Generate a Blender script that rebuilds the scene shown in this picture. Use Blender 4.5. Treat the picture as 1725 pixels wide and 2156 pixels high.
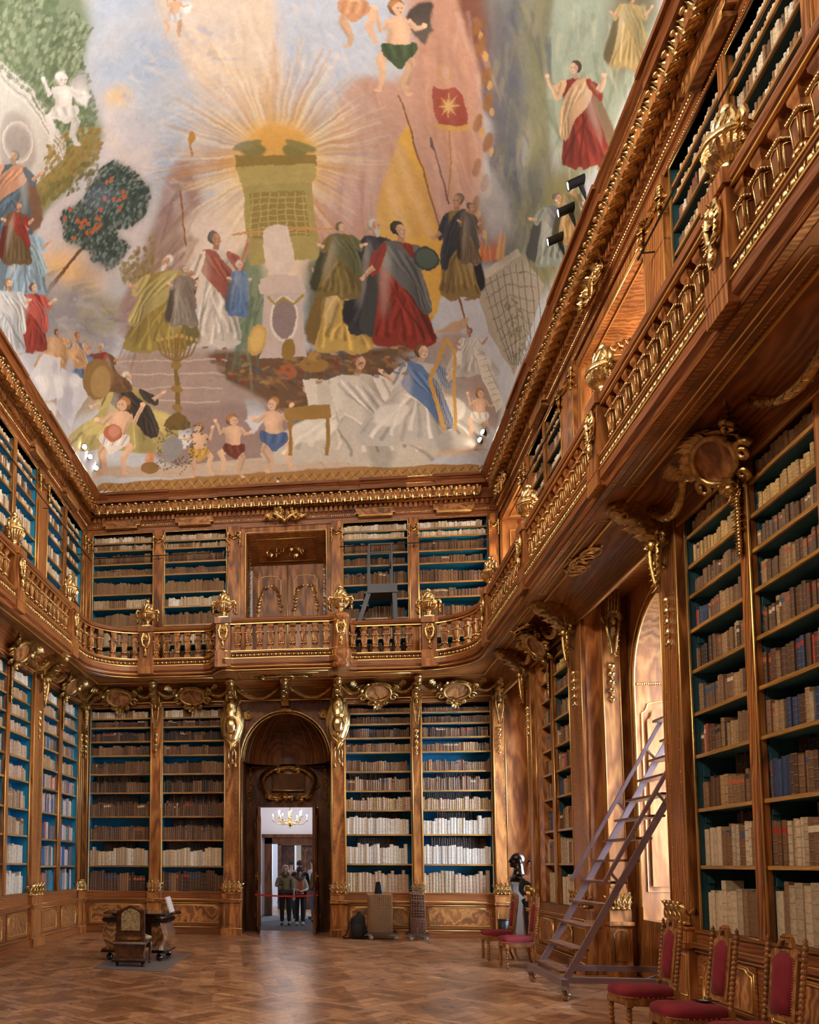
import bpy, bmesh, math, random
import numpy as np
from mathutils import Matrix, Vector
PI = math.pi
# ---- exposure and light levels
EXPOSURE = 0.0; WORLD = .3; DAYP = 420.0; DAYU = 150.0; SPOTP = 90.0; PAINT = 1.0; WASHR = 1050.0; WASHL = 520.0; WASHB = 420.0; VAULT = 760.0
for o in list(bpy.data.objects): bpy.data.objects.remove(o, do_unlink=True)
SC = bpy.context.scene
COL = SC.collection
# ------------------------------------------------------------------ camera
cam = bpy.data.cameras.new('camera'); camo = bpy.data.objects.new('camera', cam); COL.objects.link(camo)
SC.camera = camo
_r = Vector((0.9914118, 0.1306795, 0.00505065)); _d = Vector((-0.00553241, 0.08049522, -0.99673964)); _f = Vector((-0.13065999, 0.9881515, 0.08052688))
camo.matrix_world = Matrix.Translation((0, 0, 1.5)) @ Matrix((_r, -_d, -_f)).transposed().to_4x4()
cam.sensor_fit = 'HORIZONTAL'; cam.sensor_width = 36.0; cam.lens = 1704.36 * 36 / 1725
cam.shift_x = (862.5 - 463.0) / 1725; cam.shift_y = (1680.5 - 1078.0) / 1725
cam.clip_start = .05; cam.clip_end = 200
# ------------------------------------------------------------------ world, exposure
SC.view_settings.view_transform = 'Standard'; SC.view_settings.look = 'None'
SC.view_settings.exposure = EXPOSURE; SC.view_settings.gamma = 1.0; SC.view_settings.use_curve_mapping = False
w = bpy.data.worlds.new('world'); SC.world = w; w.use_nodes = True
w.node_tree.nodes['Background'].inputs[0].default_value = (1.0, .86, .72, 1)
w.node_tree.nodes['Background'].inputs[1].default_value = WORLD
# ------------------------------------------------------------------ lights
def area(name, loc, direction, sx, sy, power, col, spread=PI):
    l = bpy.data.lights.new(name, 'AREA'); l.shape = 'RECTANGLE'; l.size = sx; l.size_y = sy; l.energy = power; l.color = col; l.spread = spread
    o = bpy.data.objects.new(name, l); COL.objects.link(o); o.location = loc
    o.rotation_euler = Vector(direction).to_track_quat('-Z', 'Y').to_euler(); return o
DAY = (.62, .80, 1.0); LED = (1.0, .80, .58)
for y, k in ((-1.0, 5.0), (4.75, 6.5), (10.55, 2.2), (15.85, 2.4)):   # daylight behind the tall windows of the right wall
    area('window_daylight', (5.35, y, 2.7), (-1, .12, -.12), 1.5, 3.6, DAYP * k, DAY, 1.75 if y > 5 else PI)
    area('upper_window_daylight', (5.0, y, 7.3), (-1, 0, -.1), 1.5, 1.9, DAYU, (1.0, .8, .58))
area('room_beyond_light', (.9, 28.6, 2.0), (-.5, -1, -.05), 1.0, 2.2, 420, DAY)
area('room_beyond_light', (2.8, 21.2, 2.2), (-1, .1, -.1), 1.6, 2.2, 70, (.86, .84, 1.0))  # added area lamp to brighten the first white room, no window here
def wash(x, y, tx, ty, tz, e, size=100):                   # added unseen lamps without fixtures, brightening the shelves and back wall
    l = bpy.data.lights.new('shelf_fill', 'SPOT'); l.energy = e; l.color = LED; l.spot_size = math.radians(size); l.spot_blend = 1.0; l.shadow_soft_size = .22
    o = bpy.data.objects.new('shelf_fill', l); COL.objects.link(o); o.location = (x, y, 10.05); o.rotation_euler = (Vector((tx, ty, tz)) - Vector((x, y, 10.05))).to_track_quat('-Z', 'Y').to_euler()
for y in (1.5, 5.0, 8.5): wash(-4.6, y, 3.65, y + 2.5, 4.0, WASHR); wash(2.9, y, -5.35, y + 5.0, 4.0, WASHL)
for x in (-3.6, -.9, 1.9): wash(x, 6.0, x, 17.2, 5.2, WASHB, 80)
for x in (-4.6, 2.9):
    for y in (-1.0, 2.5, 6.0):                              # more added lamps, out of view, to light the vault evenly
        l = bpy.data.lights.new('vault_fill', 'SPOT'); l.energy = VAULT; l.color = (1.0, .93, .84); l.spot_size = math.radians(150); l.spot_blend = 1.0; l.shadow_soft_size = .3
        o = bpy.data.objects.new('vault_fill', l); COL.objects.link(o); o.location = (x, y, 10.0); o.rotation_euler = Vector((-.75 * (1 if x > 0 else -1), .55, .6)).to_track_quat('-Z', 'Y').to_euler()
# ------------------------------------------------------------------ materials
MATS = {}
def nodes(name):
    m = bpy.data.materials.new(name); m.use_nodes = True; nt = m.node_tree
    b = nt.nodes['Principled BSDF']; MATS[name] = m; return m, nt, b
def N(nt, t, **kw):
    n = nt.nodes.new(t)
    for k, v in kw.items():
        if k.startswith('i_'): n.inputs[k[2:].replace('_', ' ')].default_value = v
        else: setattr(n, k, v)
    return n
def ramp(nt, src, stops):
    r = nt.nodes.new('ShaderNodeValToRGB'); e = r.color_ramp.elements
    while len(e) < len(stops): e.new(.5)
    for k, (p, c) in enumerate(stops): e[k].position = p; e[k].color = (*c, 1)
    nt.links.new(src, r.inputs[0]); return r
def mix(nt, a, b, f, mode='MIX'):
    m = nt.nodes.new('ShaderNodeMix'); m.data_type = 'RGBA'; m.blend_type = mode
    for s, v in ((m.inputs[6], a), (m.inputs[7], b), (m.inputs[0], f)):
        if hasattr(v, 'is_linked') or hasattr(v, 'links'): nt.links.new(v, s)
        elif isinstance(v, (int, float)): s.default_value = v
        else: s.default_value = (*v, 1)
    return m.outputs[2]
def plain(name, col, rough=.6, metal=0, bump=0, bscale=60, coat=0, var=0, vscale=8, sheen=0, emit=0):
    m, nt, b = nodes(name); L = nt.links
    b.inputs['Base Color'].default_value = (*col, 1); b.inputs['Roughness'].default_value = rough; b.inputs['Metallic'].default_value = metal
    b.inputs['Coat Weight'].default_value = coat; b.inputs['Sheen Weight'].default_value = sheen
    if emit: b.inputs['Emission Color'].default_value = (*col, 1); b.inputs['Emission Strength'].default_value = emit
    tc = N(nt, 'ShaderNodeTexCoord')
    if var:
        n = N(nt, 'ShaderNodeTexNoise', i_Scale=vscale, i_Detail=4.0); L.new(tc.outputs['Object'], n.inputs['Vector'])
        r = ramp(nt, n.outputs['Fac'], [(.3, tuple(c * (1 - var) for c in col)), (.7, tuple(min(1, c * (1 + var)) for c in col))]); L.new(r.outputs[0], b.inputs['Base Color'])
    if bump:
        n2 = N(nt, 'ShaderNodeTexNoise', i_Scale=bscale, i_Detail=5.0); L.new(tc.outputs['Object'], n2.inputs['Vector'])
        bp = N(nt, 'ShaderNodeBump', i_Strength=bump, i_Distance=.02); L.new(n2.outputs['Fac'], bp.inputs['Height']); L.new(bp.outputs[0], b.inputs['Normal'])
    return m
def wood(name, dark, mid, light, scale=(3.2, 3.2, .55), rough=.40, coat=.10, figure=1.0, distort=7.0):
    m, nt, b = nodes(name); L = nt.links
    tc = N(nt, 'ShaderNodeTexCoord'); oi = N(nt, 'ShaderNodeObjectInfo')
    off = N(nt, 'ShaderNodeVectorMath', operation='SCALE'); off.inputs[0].default_value = (13.7, 7.3, 5.1); L.new(oi.outputs['Random'], off.inputs['Scale'])
    add = N(nt, 'ShaderNodeVectorMath', operation='ADD'); L.new(tc.outputs['Object'], add.inputs[0]); L.new(off.outputs[0], add.inputs[1])
    mp = N(nt, 'ShaderNodeMapping'); mp.inputs['Scale'].default_value = scale; L.new(add.outputs[0], mp.inputs['Vector'])
    wv = N(nt, 'ShaderNodeTexWave', wave_type='RINGS', i_Scale=1.0 * figure, i_Distortion=distort, i_Detail=3.0, i_Detail_Scale=1.1, i_Detail_Roughness=.62); L.new(mp.outputs[0], wv.inputs['Vector'])
    big = N(nt, 'ShaderNodeTexNoise', i_Scale=.9, i_Detail=3.0, i_Distortion=.6); L.new(mp.outputs[0], big.inputs['Vector'])
    mp2 = N(nt, 'ShaderNodeMapping'); mp2.inputs['Scale'].default_value = tuple(s * 14 if s > 1 else s * 5 for s in scale); L.new(add.outputs[0], mp2.inputs['Vector'])
    fine = N(nt, 'ShaderNodeTexNoise', i_Scale=1.0, i_Detail=4.0, i_Roughness=.7); L.new(mp2.outputs[0], fine.inputs['Vector'])
    r = ramp(nt, wv.outputs['Fac'], [(0, tuple(.55 * a + .45 * c for a, c in zip(dark, mid))), (.10, mid), (.5, light), (.9, mid), (1, tuple(.3 * a + .7 * c for a, c in zip(dark, mid)))])
    r2 = ramp(nt, big.outputs['Fac'], [(.32, (.38, .32, .28)), (.5, (.8, .76, .72)), (.7, (1.1, 1.05, 1.0))])
    r3 = ramp(nt, fine.outputs['Fac'], [(.3, (.62, .58, .55)), (.6, (1, 1, 1))])
    c = mix(nt, r.outputs[0], r2.outputs[0], .8, 'MULTIPLY'); c = mix(nt, c, r3.outputs[0], .7, 'MULTIPLY'); L.new(c, b.inputs['Base Color'])
    b.inputs['Roughness'].default_value = rough; b.inputs['Coat Weight'].default_value = coat; b.inputs['Coat Roughness'].default_value = .16; b.inputs['Specular IOR Level'].default_value = .38
    bp = N(nt, 'ShaderNodeBump', i_Strength=.06, i_Distance=.01); L.new(fine.outputs['Fac'], bp.inputs['Height']); L.new(bp.outputs[0], b.inputs['Normal'])
    return m
W1 = wood('walnut', (.05, .012, .004), (.34, .118, .028), (.56, .24, .068))
WH = wood('walnut_horizontal', (.08, .020, .006), (.28, .088, .022), (.38, .14, .040), scale=(.6, .6, 4.2))
WD = wood('walnut_dark', (.035, .010, .003), (.125, .040, .012), (.19, .068, .020), scale=(2.6, 2.6, .5), rough=.45, coat=.08)
WF = wood('walnut_figured', (.06, .018, .006), (.36, .140, .042), (.60, .29, .105), scale=(1.7, 1.7, 1.3), distort=11.0)
WL = wood('walnut_honey', (.11, .032, .009), (.42, .155, .044), (.60, .27, .09), scale=(2.4, 2.4, .5))
WO = wood('oak_carved', (.13, .05, .018), (.34, .145, .048), (.50, .24, .085), scale=(14, 14, 3), rough=.38)
WE = wood('shelf_edge', (.20, .09, .02), (.45, .23, .06), (.62, .36, .11), scale=(1, 1, 8), rough=.34)
GOLD = plain('gilding', (.80, .56, .25), .27, 1.0, bump=.25, bscale=55, var=.28, vscale=22)
GOLDW = plain('gilding_pale', (.88, .66, .34), .22, 1.0, bump=.2, bscale=70, var=.2, vscale=22)
BRONZE = plain('gilding_aged', (.50, .32, .12), .34, 1.0, bump=.3, bscale=50, var=.35, vscale=18)
LINE = plain('gilt_line', (.80, .52, .18), .35, .85)
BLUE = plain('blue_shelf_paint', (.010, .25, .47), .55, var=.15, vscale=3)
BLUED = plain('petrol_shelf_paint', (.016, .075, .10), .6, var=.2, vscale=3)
BLACK = plain('black_metal', (.012, .012, .014), .45, .3)
STEEL = plain('steel', (.55, .53, .50), .3, 1.0)
BRASS = plain('brass', (.78, .52, .2), .28, 1.0)
LADDER = plain('ladder_paint', (.25, .17, .185), .38, .3)
TREAD = wood('ladder_tread', (.10, .04, .02), (.19, .085, .045), (.26, .12, .07), scale=(6, 2, 6), rough=.45, coat=.1)
VELVET = plain('red_velvet', (.17, .003, .012), .85, bump=.1, bscale=200, var=.35, vscale=5, sheen=.04)
WHITEW = plain('white_plaster', (.78, .77, .80), .85, bump=.05)
CARPET = plain('grey_carpet', (.085, .080, .078), .95, bump=.4, bscale=300, var=.2, vscale=60)
GLASS_, _nt, _b = nodes('window_glass'); _b.inputs['Transmission Weight'].default_value = 1; _b.inputs['Roughness'].default_value = .02; _b.inputs['IOR'].default_value = 1.05
MIRROR = plain('mirror_glass', (.62, .60, .55), .03, 1.0)
# parquet: square fields framed by straight boards, every field a lattice of diagonal boards
def parquet():
    m, nt, b = nodes('parquet'); L = nt.links
    tc = N(nt, 'ShaderNodeTexCoord'); mp = N(nt, 'ShaderNodeMapping'); mp.inputs['Rotation'].default_value = (0, 0, math.radians(38)); L.new(tc.outputs['Object'], mp.inputs['Vector'])
    def brick(rot, w_, h_, off, sc=1.0, mort=.006):
        q = N(nt, 'ShaderNodeMapping'); q.inputs['Rotation'].default_value = (0, 0, rot); L.new(mp.outputs[0], q.inputs['Vector'])
        t = N(nt, 'ShaderNodeTexBrick', offset=off, i_Scale=sc, i_Mortar_Size=mort, i_Brick_Width=w_, i_Row_Height=h_, i_Mortar_Smooth=.2)
        t.inputs['Color1'].default_value = (0, 0, 0, 1); t.inputs['Color2'].default_value = (1, 1, 1, 1); t.inputs['Mortar'].default_value = (.5, .5, .5, 1)
        L.new(q.outputs[0], t.inputs['Vector']); return t
    b1 = brick(0, .62, .145, .5); b2 = brick(PI / 2, .62, .145, .5)
    ck = N(nt, 'ShaderNodeTexChecker', i_Scale=1 / .62); L.new(mp.outputs[0], ck.inputs['Vector'])
    ck.inputs['Color1'].default_value = (0, 0, 0, 1); ck.inputs['Color2'].default_value = (1, 1, 1, 1)
    d1 = brick(PI / 4, 1.24, .20, .5); fr = brick(0, 1.24, 1.24, 0, 1.0, .05)
    tone = mix(nt, b1.outputs['Color'], b2.outputs['Color'], ck.outputs['Fac']); tone = mix(nt, tone, d1.outputs['Color'], .5)
    tone = mix(nt, tone, (.75, .75, .75), fr.outputs['Fac'])
    mo = mix(nt, b1.outputs['Fac'], b2.outputs['Fac'], ck.outputs['Fac'])
    g = N(nt, 'ShaderNodeTexNoise', i_Scale=3.0, i_Detail=6.0, i_Distortion=1.5); gm = N(nt, 'ShaderNodeMapping'); gm.inputs['Scale'].default_value = (1, 5, 1); L.new(mp.outputs[0], gm.inputs['Vector']); L.new(gm.outputs[0], g.inputs['Vector'])
    base = ramp(nt, tone, [(0, (.12, .046, .019)), (.5, (.29, .132, .060)), (1, (.62, .34, .18))])
    gr = ramp(nt, g.outputs['Fac'], [(.3, (.78, .75, .72)), (.6, (1.05, 1.05, 1.05))])
    c = mix(nt, base.outputs[0], gr.outputs[0], .8, 'MULTIPLY'); c = mix(nt, c, (.07, .028, .012), mo); L.new(c, b.inputs['Base Color'])
    rr = N(nt, 'ShaderNodeMapRange'); rr.inputs['To Min'].default_value = .2; rr.inputs['To Max'].default_value = .4; L.new(g.outputs['Fac'], rr.inputs['Value']); L.new(rr.outputs[0], b.inputs['Roughness'])
    bp = N(nt, 'ShaderNodeBump', i_Strength=.12, i_Distance=.01); L.new(tone, bp.inputs['Height']); L.new(bp.outputs[0], b.inputs['Normal'])
    return m
PARQ = parquet()
# books: the leather or vellum colour of each volume is a face attribute; bands, gilt lines and title labels are procedural along the spine
def book_mat():
    m, nt, b = nodes('book_spine'); L = nt.links
    a = N(nt, 'ShaderNodeAttribute', attribute_name='tint'); uv = N(nt, 'ShaderNodeUVMap', uv_map='spine')
    sp = N(nt, 'ShaderNodeSeparateXYZ'); L.new(uv.outputs[0], sp.inputs[0])
    tc = N(nt, 'ShaderNodeTexCoord')
    n = N(nt, 'ShaderNodeTexNoise', i_Scale=22.0, i_Detail=5.0, i_Roughness=.7); L.new(tc.outputs['Object'], n.inputs['Vector'])
    rr = ramp(nt, n.outputs['Fac'], [(.28, (.5, .45, .4)), (.55, (1, 1, 1)), (.75, (1.18, 1.14, 1.08))])
    c = mix(nt, a.outputs['Color'], rr.outputs[0], .75, 'MULTIPLY')
    def band(freq, ph, lo, hi):
        fq = N(nt, 'ShaderNodeMath', operation='MULTIPLY_ADD'); fq.inputs[1].default_value = 3.0; fq.inputs[2].default_value = freq - 1.5; L.new(sp.outputs[0], fq.inputs[0])
        pz = N(nt, 'ShaderNodeMath', operation='MULTIPLY_ADD'); pz.inputs[1].default_value = 7.0; pz.inputs[2].default_value = ph; L.new(sp.outputs[0], pz.inputs[0])
        mu = N(nt, 'ShaderNodeMath', operation='MULTIPLY_ADD'); L.new(fq.outputs[0], mu.inputs[1]); L.new(pz.outputs[0], mu.inputs[2]); L.new(sp.outputs[1], mu.inputs[0])
        fr = N(nt, 'ShaderNodeMath', operation='FRACT'); L.new(mu.outputs[0], fr.inputs[0])
        g = N(nt, 'ShaderNodeMath', operation='COMPARE'); g.inputs[1].default_value = (lo + hi) / 2; g.inputs[2].default_value = (hi - lo) / 2; L.new(fr.outputs[0], g.inputs[0]); return g.outputs[0]
    k1 = band(5.0, .02, .0, .07); k2 = band(5.0, .02, .12, .155)
    al = a.outputs['Alpha']
    on = N(nt, 'ShaderNodeMath', operation='MULTIPLY'); L.new(k1, on.inputs[0]); L.new(al, on.inputs[1])
    on2 = N(nt, 'ShaderNodeMath', operation='MULTIPLY'); L.new(k2, on2.inputs[0]); L.new(al, on2.inputs[1])
    c = mix(nt, c, (.03, .012, .006), on.outputs[0]); c = mix(nt, c, (.55, .34, .12), on2.outputs[0])
    # title label on some spines
    a2 = N(nt, 'ShaderNodeAttribute', attribute_name='label_tint')
    l1 = N(nt, 'ShaderNodeMath', operation='COMPARE'); l1.inputs[1].default_value = .78; l1.inputs[2].default_value = .07; L.new(sp.outputs[1], l1.inputs[0])
    l2 = N(nt, 'ShaderNodeMath', operation='MULTIPLY'); L.new(l1.outputs[0], l2.inputs[0]); L.new(a2.outputs['Alpha'], l2.inputs[1])
    c = mix(nt, c, a2.outputs['Color'], l2.outputs[0])
    L.new(c, b.inputs['Base Color']); b.inputs['Roughness'].default_value = .55
    bp = N(nt, 'ShaderNodeBump', i_Strength=.5, i_Distance=.006); L.new(on.outputs[0], bp.inputs['Height']); L.new(bp.outputs[0], b.inputs['Normal'])
    return m
BOOK = book_mat()
# ------------------------------------------------------------------ mesh building
OFF = {}
class MB:
    def __init__(s, M=None): s.v = []; s.f = []; s.m = []; s.sm = []; s.M = M; s.mat = 0; s.s = False
    def add(s, vs, fs, M=None, smooth=None):
        T = M if s.M is None else (s.M if M is None else s.M @ M); n = len(s.v)
        if T is None: s.v.extend(tuple(p) for p in vs)
        else: s.v.extend(tuple(T @ Vector(p)) for p in vs)
        sm = s.s if smooth is None else smooth
        for f in fs: s.f.append(tuple(i + n for i in f)); s.m.append(s.mat); s.sm.append(sm)
        return s
    def box(s, x0, x1, y0, y1, z0, z1, M=None):
        if x0 > x1: x0, x1 = x1, x0
        if y0 > y1: y0, y1 = y1, y0
        if z0 > z1: z0, z1 = z1, z0
        return s.add([(x0, y0, z0), (x1, y0, z0), (x1, y1, z0), (x0, y1, z0), (x0, y0, z1), (x1, y0, z1), (x1, y1, z1), (x0, y1, z1)],
                     [(3, 2, 1, 0), (4, 5, 6, 7), (0, 1, 5, 4), (1, 2, 6, 5), (2, 3, 7, 6), (3, 0, 4, 7)], M, False)
    def wbox(s, W, u0, u1, v0, v1, z0, z1):
        a = W.to(u0, v0, z0); b = W.to(u1, v1, z1); return s.box(a[0], b[0], a[1], b[1], z0, z1)
    def taper(s, w0, d0, z0, w1, d1, z1, M=None):          # square frustum centred on the axis
        return s.add([(-w0, -d0, z0), (w0, -d0, z0), (w0, d0, z0), (-w0, d0, z0), (-w1, -d1, z1), (w1, -d1, z1), (w1, d1, z1), (-w1, d1, z1)],
                     [(3, 2, 1, 0), (4, 5, 6, 7), (0, 1, 5, 4), (1, 2, 6, 5), (2, 3, 7, 6), (3, 0, 4, 7)], M, False)
    def lathe(s, prof, n=16, M=None, smooth=True, sx=1, sy=1, a0=0):
        vs = []; fs = []
        for r, z in prof:
            for k in range(n): a = a0 + 2 * PI * k / n; vs.append((r * math.cos(a) * sx, r * math.sin(a) * sy, z))
        for j in range(len(prof) - 1):
            for k in range(n): k2 = (k + 1) % n; fs.append((j * n + k, j * n + k2, (j + 1) * n + k2, (j + 1) * n + k))
        fs.append(tuple(range(n))[::-1]); fs.append(tuple((len(prof) - 1) * n + k for k in range(n)))
        return s.add(vs, fs, M, smooth)
    def blob(s, c, r, M=None, n=6, m=4, R=None):
        if isinstance(r, (int, float)): r = (r, r, r)
        vs = [(0, 0, -1)]; fs = []
        for j in range(1, m):
            t = -PI / 2 + PI * j / m
            for k in range(n): a = 2 * PI * k / n; vs.append((math.cos(t) * math.cos(a), math.cos(t) * math.sin(a), math.sin(t)))
        vs.append((0, 0, 1)); T = len(vs) - 1
        for k in range(n):
            k2 = (k + 1) % n; fs.append((0, 1 + k2, 1 + k)); fs.append((T, T - n + k, T - n + k2))
            for j in range(m - 2): a = 1 + j * n; fs.append((a + k, a + k2, a + n + k2, a + n + k))
        vs = [Vector((x * r[0], y * r[1], z * r[2])) for x, y, z in vs]
        if R is not None: vs = [R @ p for p in vs]
        c = Vector(c); return s.add([p + c for p in vs], fs, M, True)
    def tube(s, pts, r, n=6, M=None, closed=False, smooth=True, flat=1.0):
        P = [Vector(p) for p in pts]; K = len(P)
        if not isinstance(r, (list, tuple)): r = [r] * K
        vs = []; fs = []; up = None
        for i, p in enumerate(P):
            if closed: t = P[(i + 1) % K] - P[i - 1]
            else: t = P[min(i + 1, K - 1)] - P[max(i - 1, 0)]
            if t.length < 1e-9: t = Vector((0, 0, 1))
            t.normalize()
            if up is None: up = Vector((0, 0, 1)) if abs(t.z) < .9 else Vector((0, 1, 0))
            a = t.cross(up)
            if a.length < 1e-5: a = t.cross(Vector((1, 0, 0)))
            a.normalize(); b = a.cross(t); up = b
            for k in range(n): q = 2 * PI * (k + .5) / n; vs.append(p + (a * math.cos(q) + b * math.sin(q) * flat) * r[i])
        for i in range(K if closed else K - 1):
            j = (i + 1) % K
            for k in range(n): k2 = (k + 1) % n; fs.append((i * n + k, j * n + k, j * n + k2, i * n + k2))
        if not closed: fs.append(tuple(range(n))); fs.append(tuple((K - 1) * n + k for k in range(n))[::-1])
        return s.add(vs, fs, M, smooth)
    def bar(s, a, b, w, d, M=None, up=(0, 0, 1)):           # rectangular bar between two points
        a = Vector(a); b = Vector(b); t = (b - a).normalized(); u = Vector(up)
        x = t.cross(u)
        if x.length < 1e-4: x = t.cross(Vector((0, 1, 0)))
        x.normalize(); y = x.cross(t); vs = []
        for p in (a, b):
            for sx, sy in ((-1, -1), (1, -1), (1, 1), (-1, 1)): vs.append(p + x * sx * w / 2 + y * sy * d / 2)
        return s.add(vs, [(3, 2, 1, 0), (4, 5, 6, 7), (0, 1, 5, 4), (1, 2, 6, 5), (2, 3, 7, 6), (3, 0, 4, 7)], M, False)
    def prism(s, poly, y0, y1, M=None, smooth=False):       # polygon in the local x-z plane, thickness along y
        n = len(poly); vs = [(x, y0, z) for x, z in poly] + [(x, y1, z) for x, z in poly]
        fs = [tuple(range(n)), tuple(range(n, 2 * n))[::-1]] + [((i + 1) % n, i, n + i, n + (i + 1) % n) for i in range(n)]
        return s.add(vs, fs, M, smooth)
    def leaf(s, M, L=.1, W=.05, curl=.5, n=5, lob=.25):     # lobed acanthus leaf: grows along +z, tip curls towards +y
        vs = []; fs = []
        for j in range(n + 1):
            t = j / n; w_ = W * math.sin(PI * min(1, t * .82 + .16)) * (1 + lob * (1 if j % 2 else -1)); th = t * curl * 2.2
            z = L * (math.sin(th) / 2.2 / curl if curl else t); y = L * ((1 - math.cos(th)) / 2.2 / curl if curl else 0)
            for k, q in enumerate((-1, -.45, 0, .45, 1)):
                vs.append((q * w_ / 2, y + (.16, .3, .12, .3, .16)[k] * W * .55 - abs(q) * W * .18, z - abs(q) * L * .06))
        for j in range(n):
            for k in range(4): a = j * 5 + k; fs.append((a, a + 1, a + 6, a + 5))
        m_ = len(vs); vs += [(x, y - W * .1, z) for x, y, z in vs]
        fs += [tuple(i + m_ for i in f[::-1]) for f in list(fs)]
        return s.add(vs, fs, M, True)
    def sweep(s, path, prof, i0=0, i1=None, side=1, close=True):   # profile (out, z) along a plan path, mitred
        P = [Vector((p[0], p[1])) for p in path]; K = len(P); i1 = K - 1 if i1 is None else i1; vs = []; fs = []; n = len(prof)
        for i in range(i0, i1 + 1):
            d1 = (P[i] - P[i - 1]).normalized() if i > 0 else (P[1] - P[0]).normalized()
            d2 = (P[i + 1] - P[i]).normalized() if i < K - 1 else d1
            n1 = Vector((-d1.y, d1.x)) * side; n2 = Vector((-d2.y, d2.x)) * side; m_ = (n1 + n2); m_ = m_ / max(.15, m_.dot(n1)) if m_.length > 1e-6 else n1
            for o, z in prof: q = P[i] + m_ * o; vs.append((q.x, q.y, z))
        for i in range(i1 - i0):
            for k in range(n if close else n - 1): k2 = (k + 1) % n; fs.append((i * n + k, i * n + k2, (i + 1) * n + k2, (i + 1) * n + k))
        if close: fs.append(tuple(range(n))); fs.append(tuple((i1 - i0) * n + k for k in range(n)))
        return s.add(vs, fs, None, False)
    def build(s, name, mat, parent=None, loc=None, local=False):
        me = bpy.data.meshes.new(name)
        off = Vector((0, 0, 0))
        if parent is not None: off = OFF.get(parent.name, Vector((0, 0, 0)))
        elif loc is not None: off = Vector(loc)
        elif not local and s.v:
            A = np.array(s.v); off = Vector(((A[:, 0].min() + A[:, 0].max()) / 2, (A[:, 1].min() + A[:, 1].max()) / 2, A[:, 2].min()))
        if local: off = Vector((0, 0, 0))
        A = np.array(s.v, dtype=float) - np.array(off)
        me.from_pydata([tuple(p) for p in A], [], s.f)
        for m_ in (mat if isinstance(mat, (list, tuple)) else [mat]): me.materials.append(m_)
        me.polygons.foreach_set('material_index', s.m); me.polygons.foreach_set('use_smooth', s.sm)
        bm = bmesh.new(); bm.from_mesh(me); bmesh.ops.recalc_face_normals(bm, faces=bm.faces); bm.to_mesh(me); bm.free()
        me.update()
        o = bpy.data.objects.new(name, me); COL.objects.link(o)
        if parent is not None: o.parent = parent; OFF[o.name] = off
        else: o.location = off; OFF[o.name] = off
        return o
def tag(o, label=None, cat=None, group=None, kind=None):
    if label: o['label'] = label
    if cat: o['category'] = cat
    if group: o['group'] = group
    if kind: o['kind'] = kind
    return o
def thing(name, label, cat, loc=(0, 0, 0), group=None, world=True):
    o = bpy.data.objects.new(name, None); COL.objects.link(o); o.location = loc; o.empty_display_size = .1
    OFF[o.name] = Vector(loc) if world else Vector((0, 0, 0)); return tag(o, label, cat, group)
def struct(o): o['kind'] = 'structure'; return o
def dup(root, loc, rz=0, label=None, group=None):
    r = root.copy(); COL.objects.link(r); r.location = loc; r.rotation_euler = (0, 0, rz)
    if label: r['label'] = label
    if group: r['group'] = group
    for ch in list(root.children):
        c = ch.copy(); COL.objects.link(c); c.parent = r
        for g in ch.children:
            d = g.copy(); COL.objects.link(d); d.parent = c
    return r
def place(me_obj, name, parent, M):                        # a linked copy of a mesh object as a part, at world matrix M
    c = me_obj.copy(); c.name = name; COL.objects.link(c)
    if parent is not None:
        c.parent = parent; c.matrix_local = Matrix.Translation(-OFF[parent.name]) @ M
    else: c.matrix_world = M
    return c
def T(x, y, z): return Matrix.Translation((x, y, z))
def RZ(a): return Matrix.Rotation(a, 4, 'Z')
def RX(a): return Matrix.Rotation(a, 4, 'X')
def RY(a): return Matrix.Rotation(a, 4, 'Y')
XL, XR, D = -5.35, 3.65, 17.2
class Wall:
    def __init__(s, k): s.k = k; s.rz = {'back': PI, 'left': -PI / 2, 'right': PI / 2}[k]
    def to(s, u, v, z):
        return (u, D - v, z) if s.k == 'back' else (XL + v, u, z) if s.k == 'left' else (XR - v, u, z)
    def at(s, u, v, z): return Matrix.Translation(s.to(u, v, z)) @ RZ(s.rz)
WB, WLF, WRT = Wall('back'), Wall('left'), Wall('right')
ORD = ['topmost', 'second', 'third', 'fourth', 'fifth', 'sixth', 'seventh', 'eighth', 'ninth', 'tenth', 'eleventh', 'twelfth']
NTH = ['first', 'second', 'third', 'fourth', 'fifth', 'sixth', 'seventh', 'eighth', 'ninth', 'tenth', 'eleventh', 'twelfth', 'thirteenth', 'fourteenth', 'fifteenth', 'sixteenth', 'seventeenth', 'eighteenth', 'nineteenth', 'twentieth']
def nth(i): return NTH[i] if i < 20 else 'twenty-' + NTH[i - 20] if i < 29 else 'thirtieth' if i == 29 else 'thirty-' + NTH[i - 30]
# ------------------------------------------------------------------ floors, walls, windows
mb = MB(); mb.box(XL - .6, XR + 1.7, -3, 18.45, -.1, 0); struct(mb.build('floor', PARQ))
mb = MB(); mb.box(-4, 3, 18.45, 23.9, -.1, -.002); o = struct(mb.build('floor', CARPET))
mb = MB(); mb.box(-4, 3, 23.9, 29, -.1, -.002); o = struct(mb.build('floor', PARQ))
# left wall and back wall behind the cases
mb = MB(); mb.box(XL - .75, XL - .5, -3, D + .6, 0, 10.2); struct(mb.build('wall_left', WD))
mb = MB()
for b in ((XL - .75, -2.45, 0, 10.2), (.70, XR + 1.0, 0, 10.2), (-2.45, .70, 5.3, 5.75), (-2.45, .70, 8.95, 10.2)): mb.box(b[0], b[1], D + .55, D + .7, b[2], b[3])
struct(mb.build('wall_back', WD))
mb = MB(); mb.box(XL - .75, XR + 1.5, -3.2, -3, 0, 13.2); struct(mb.build('wall_front', WD))
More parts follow.
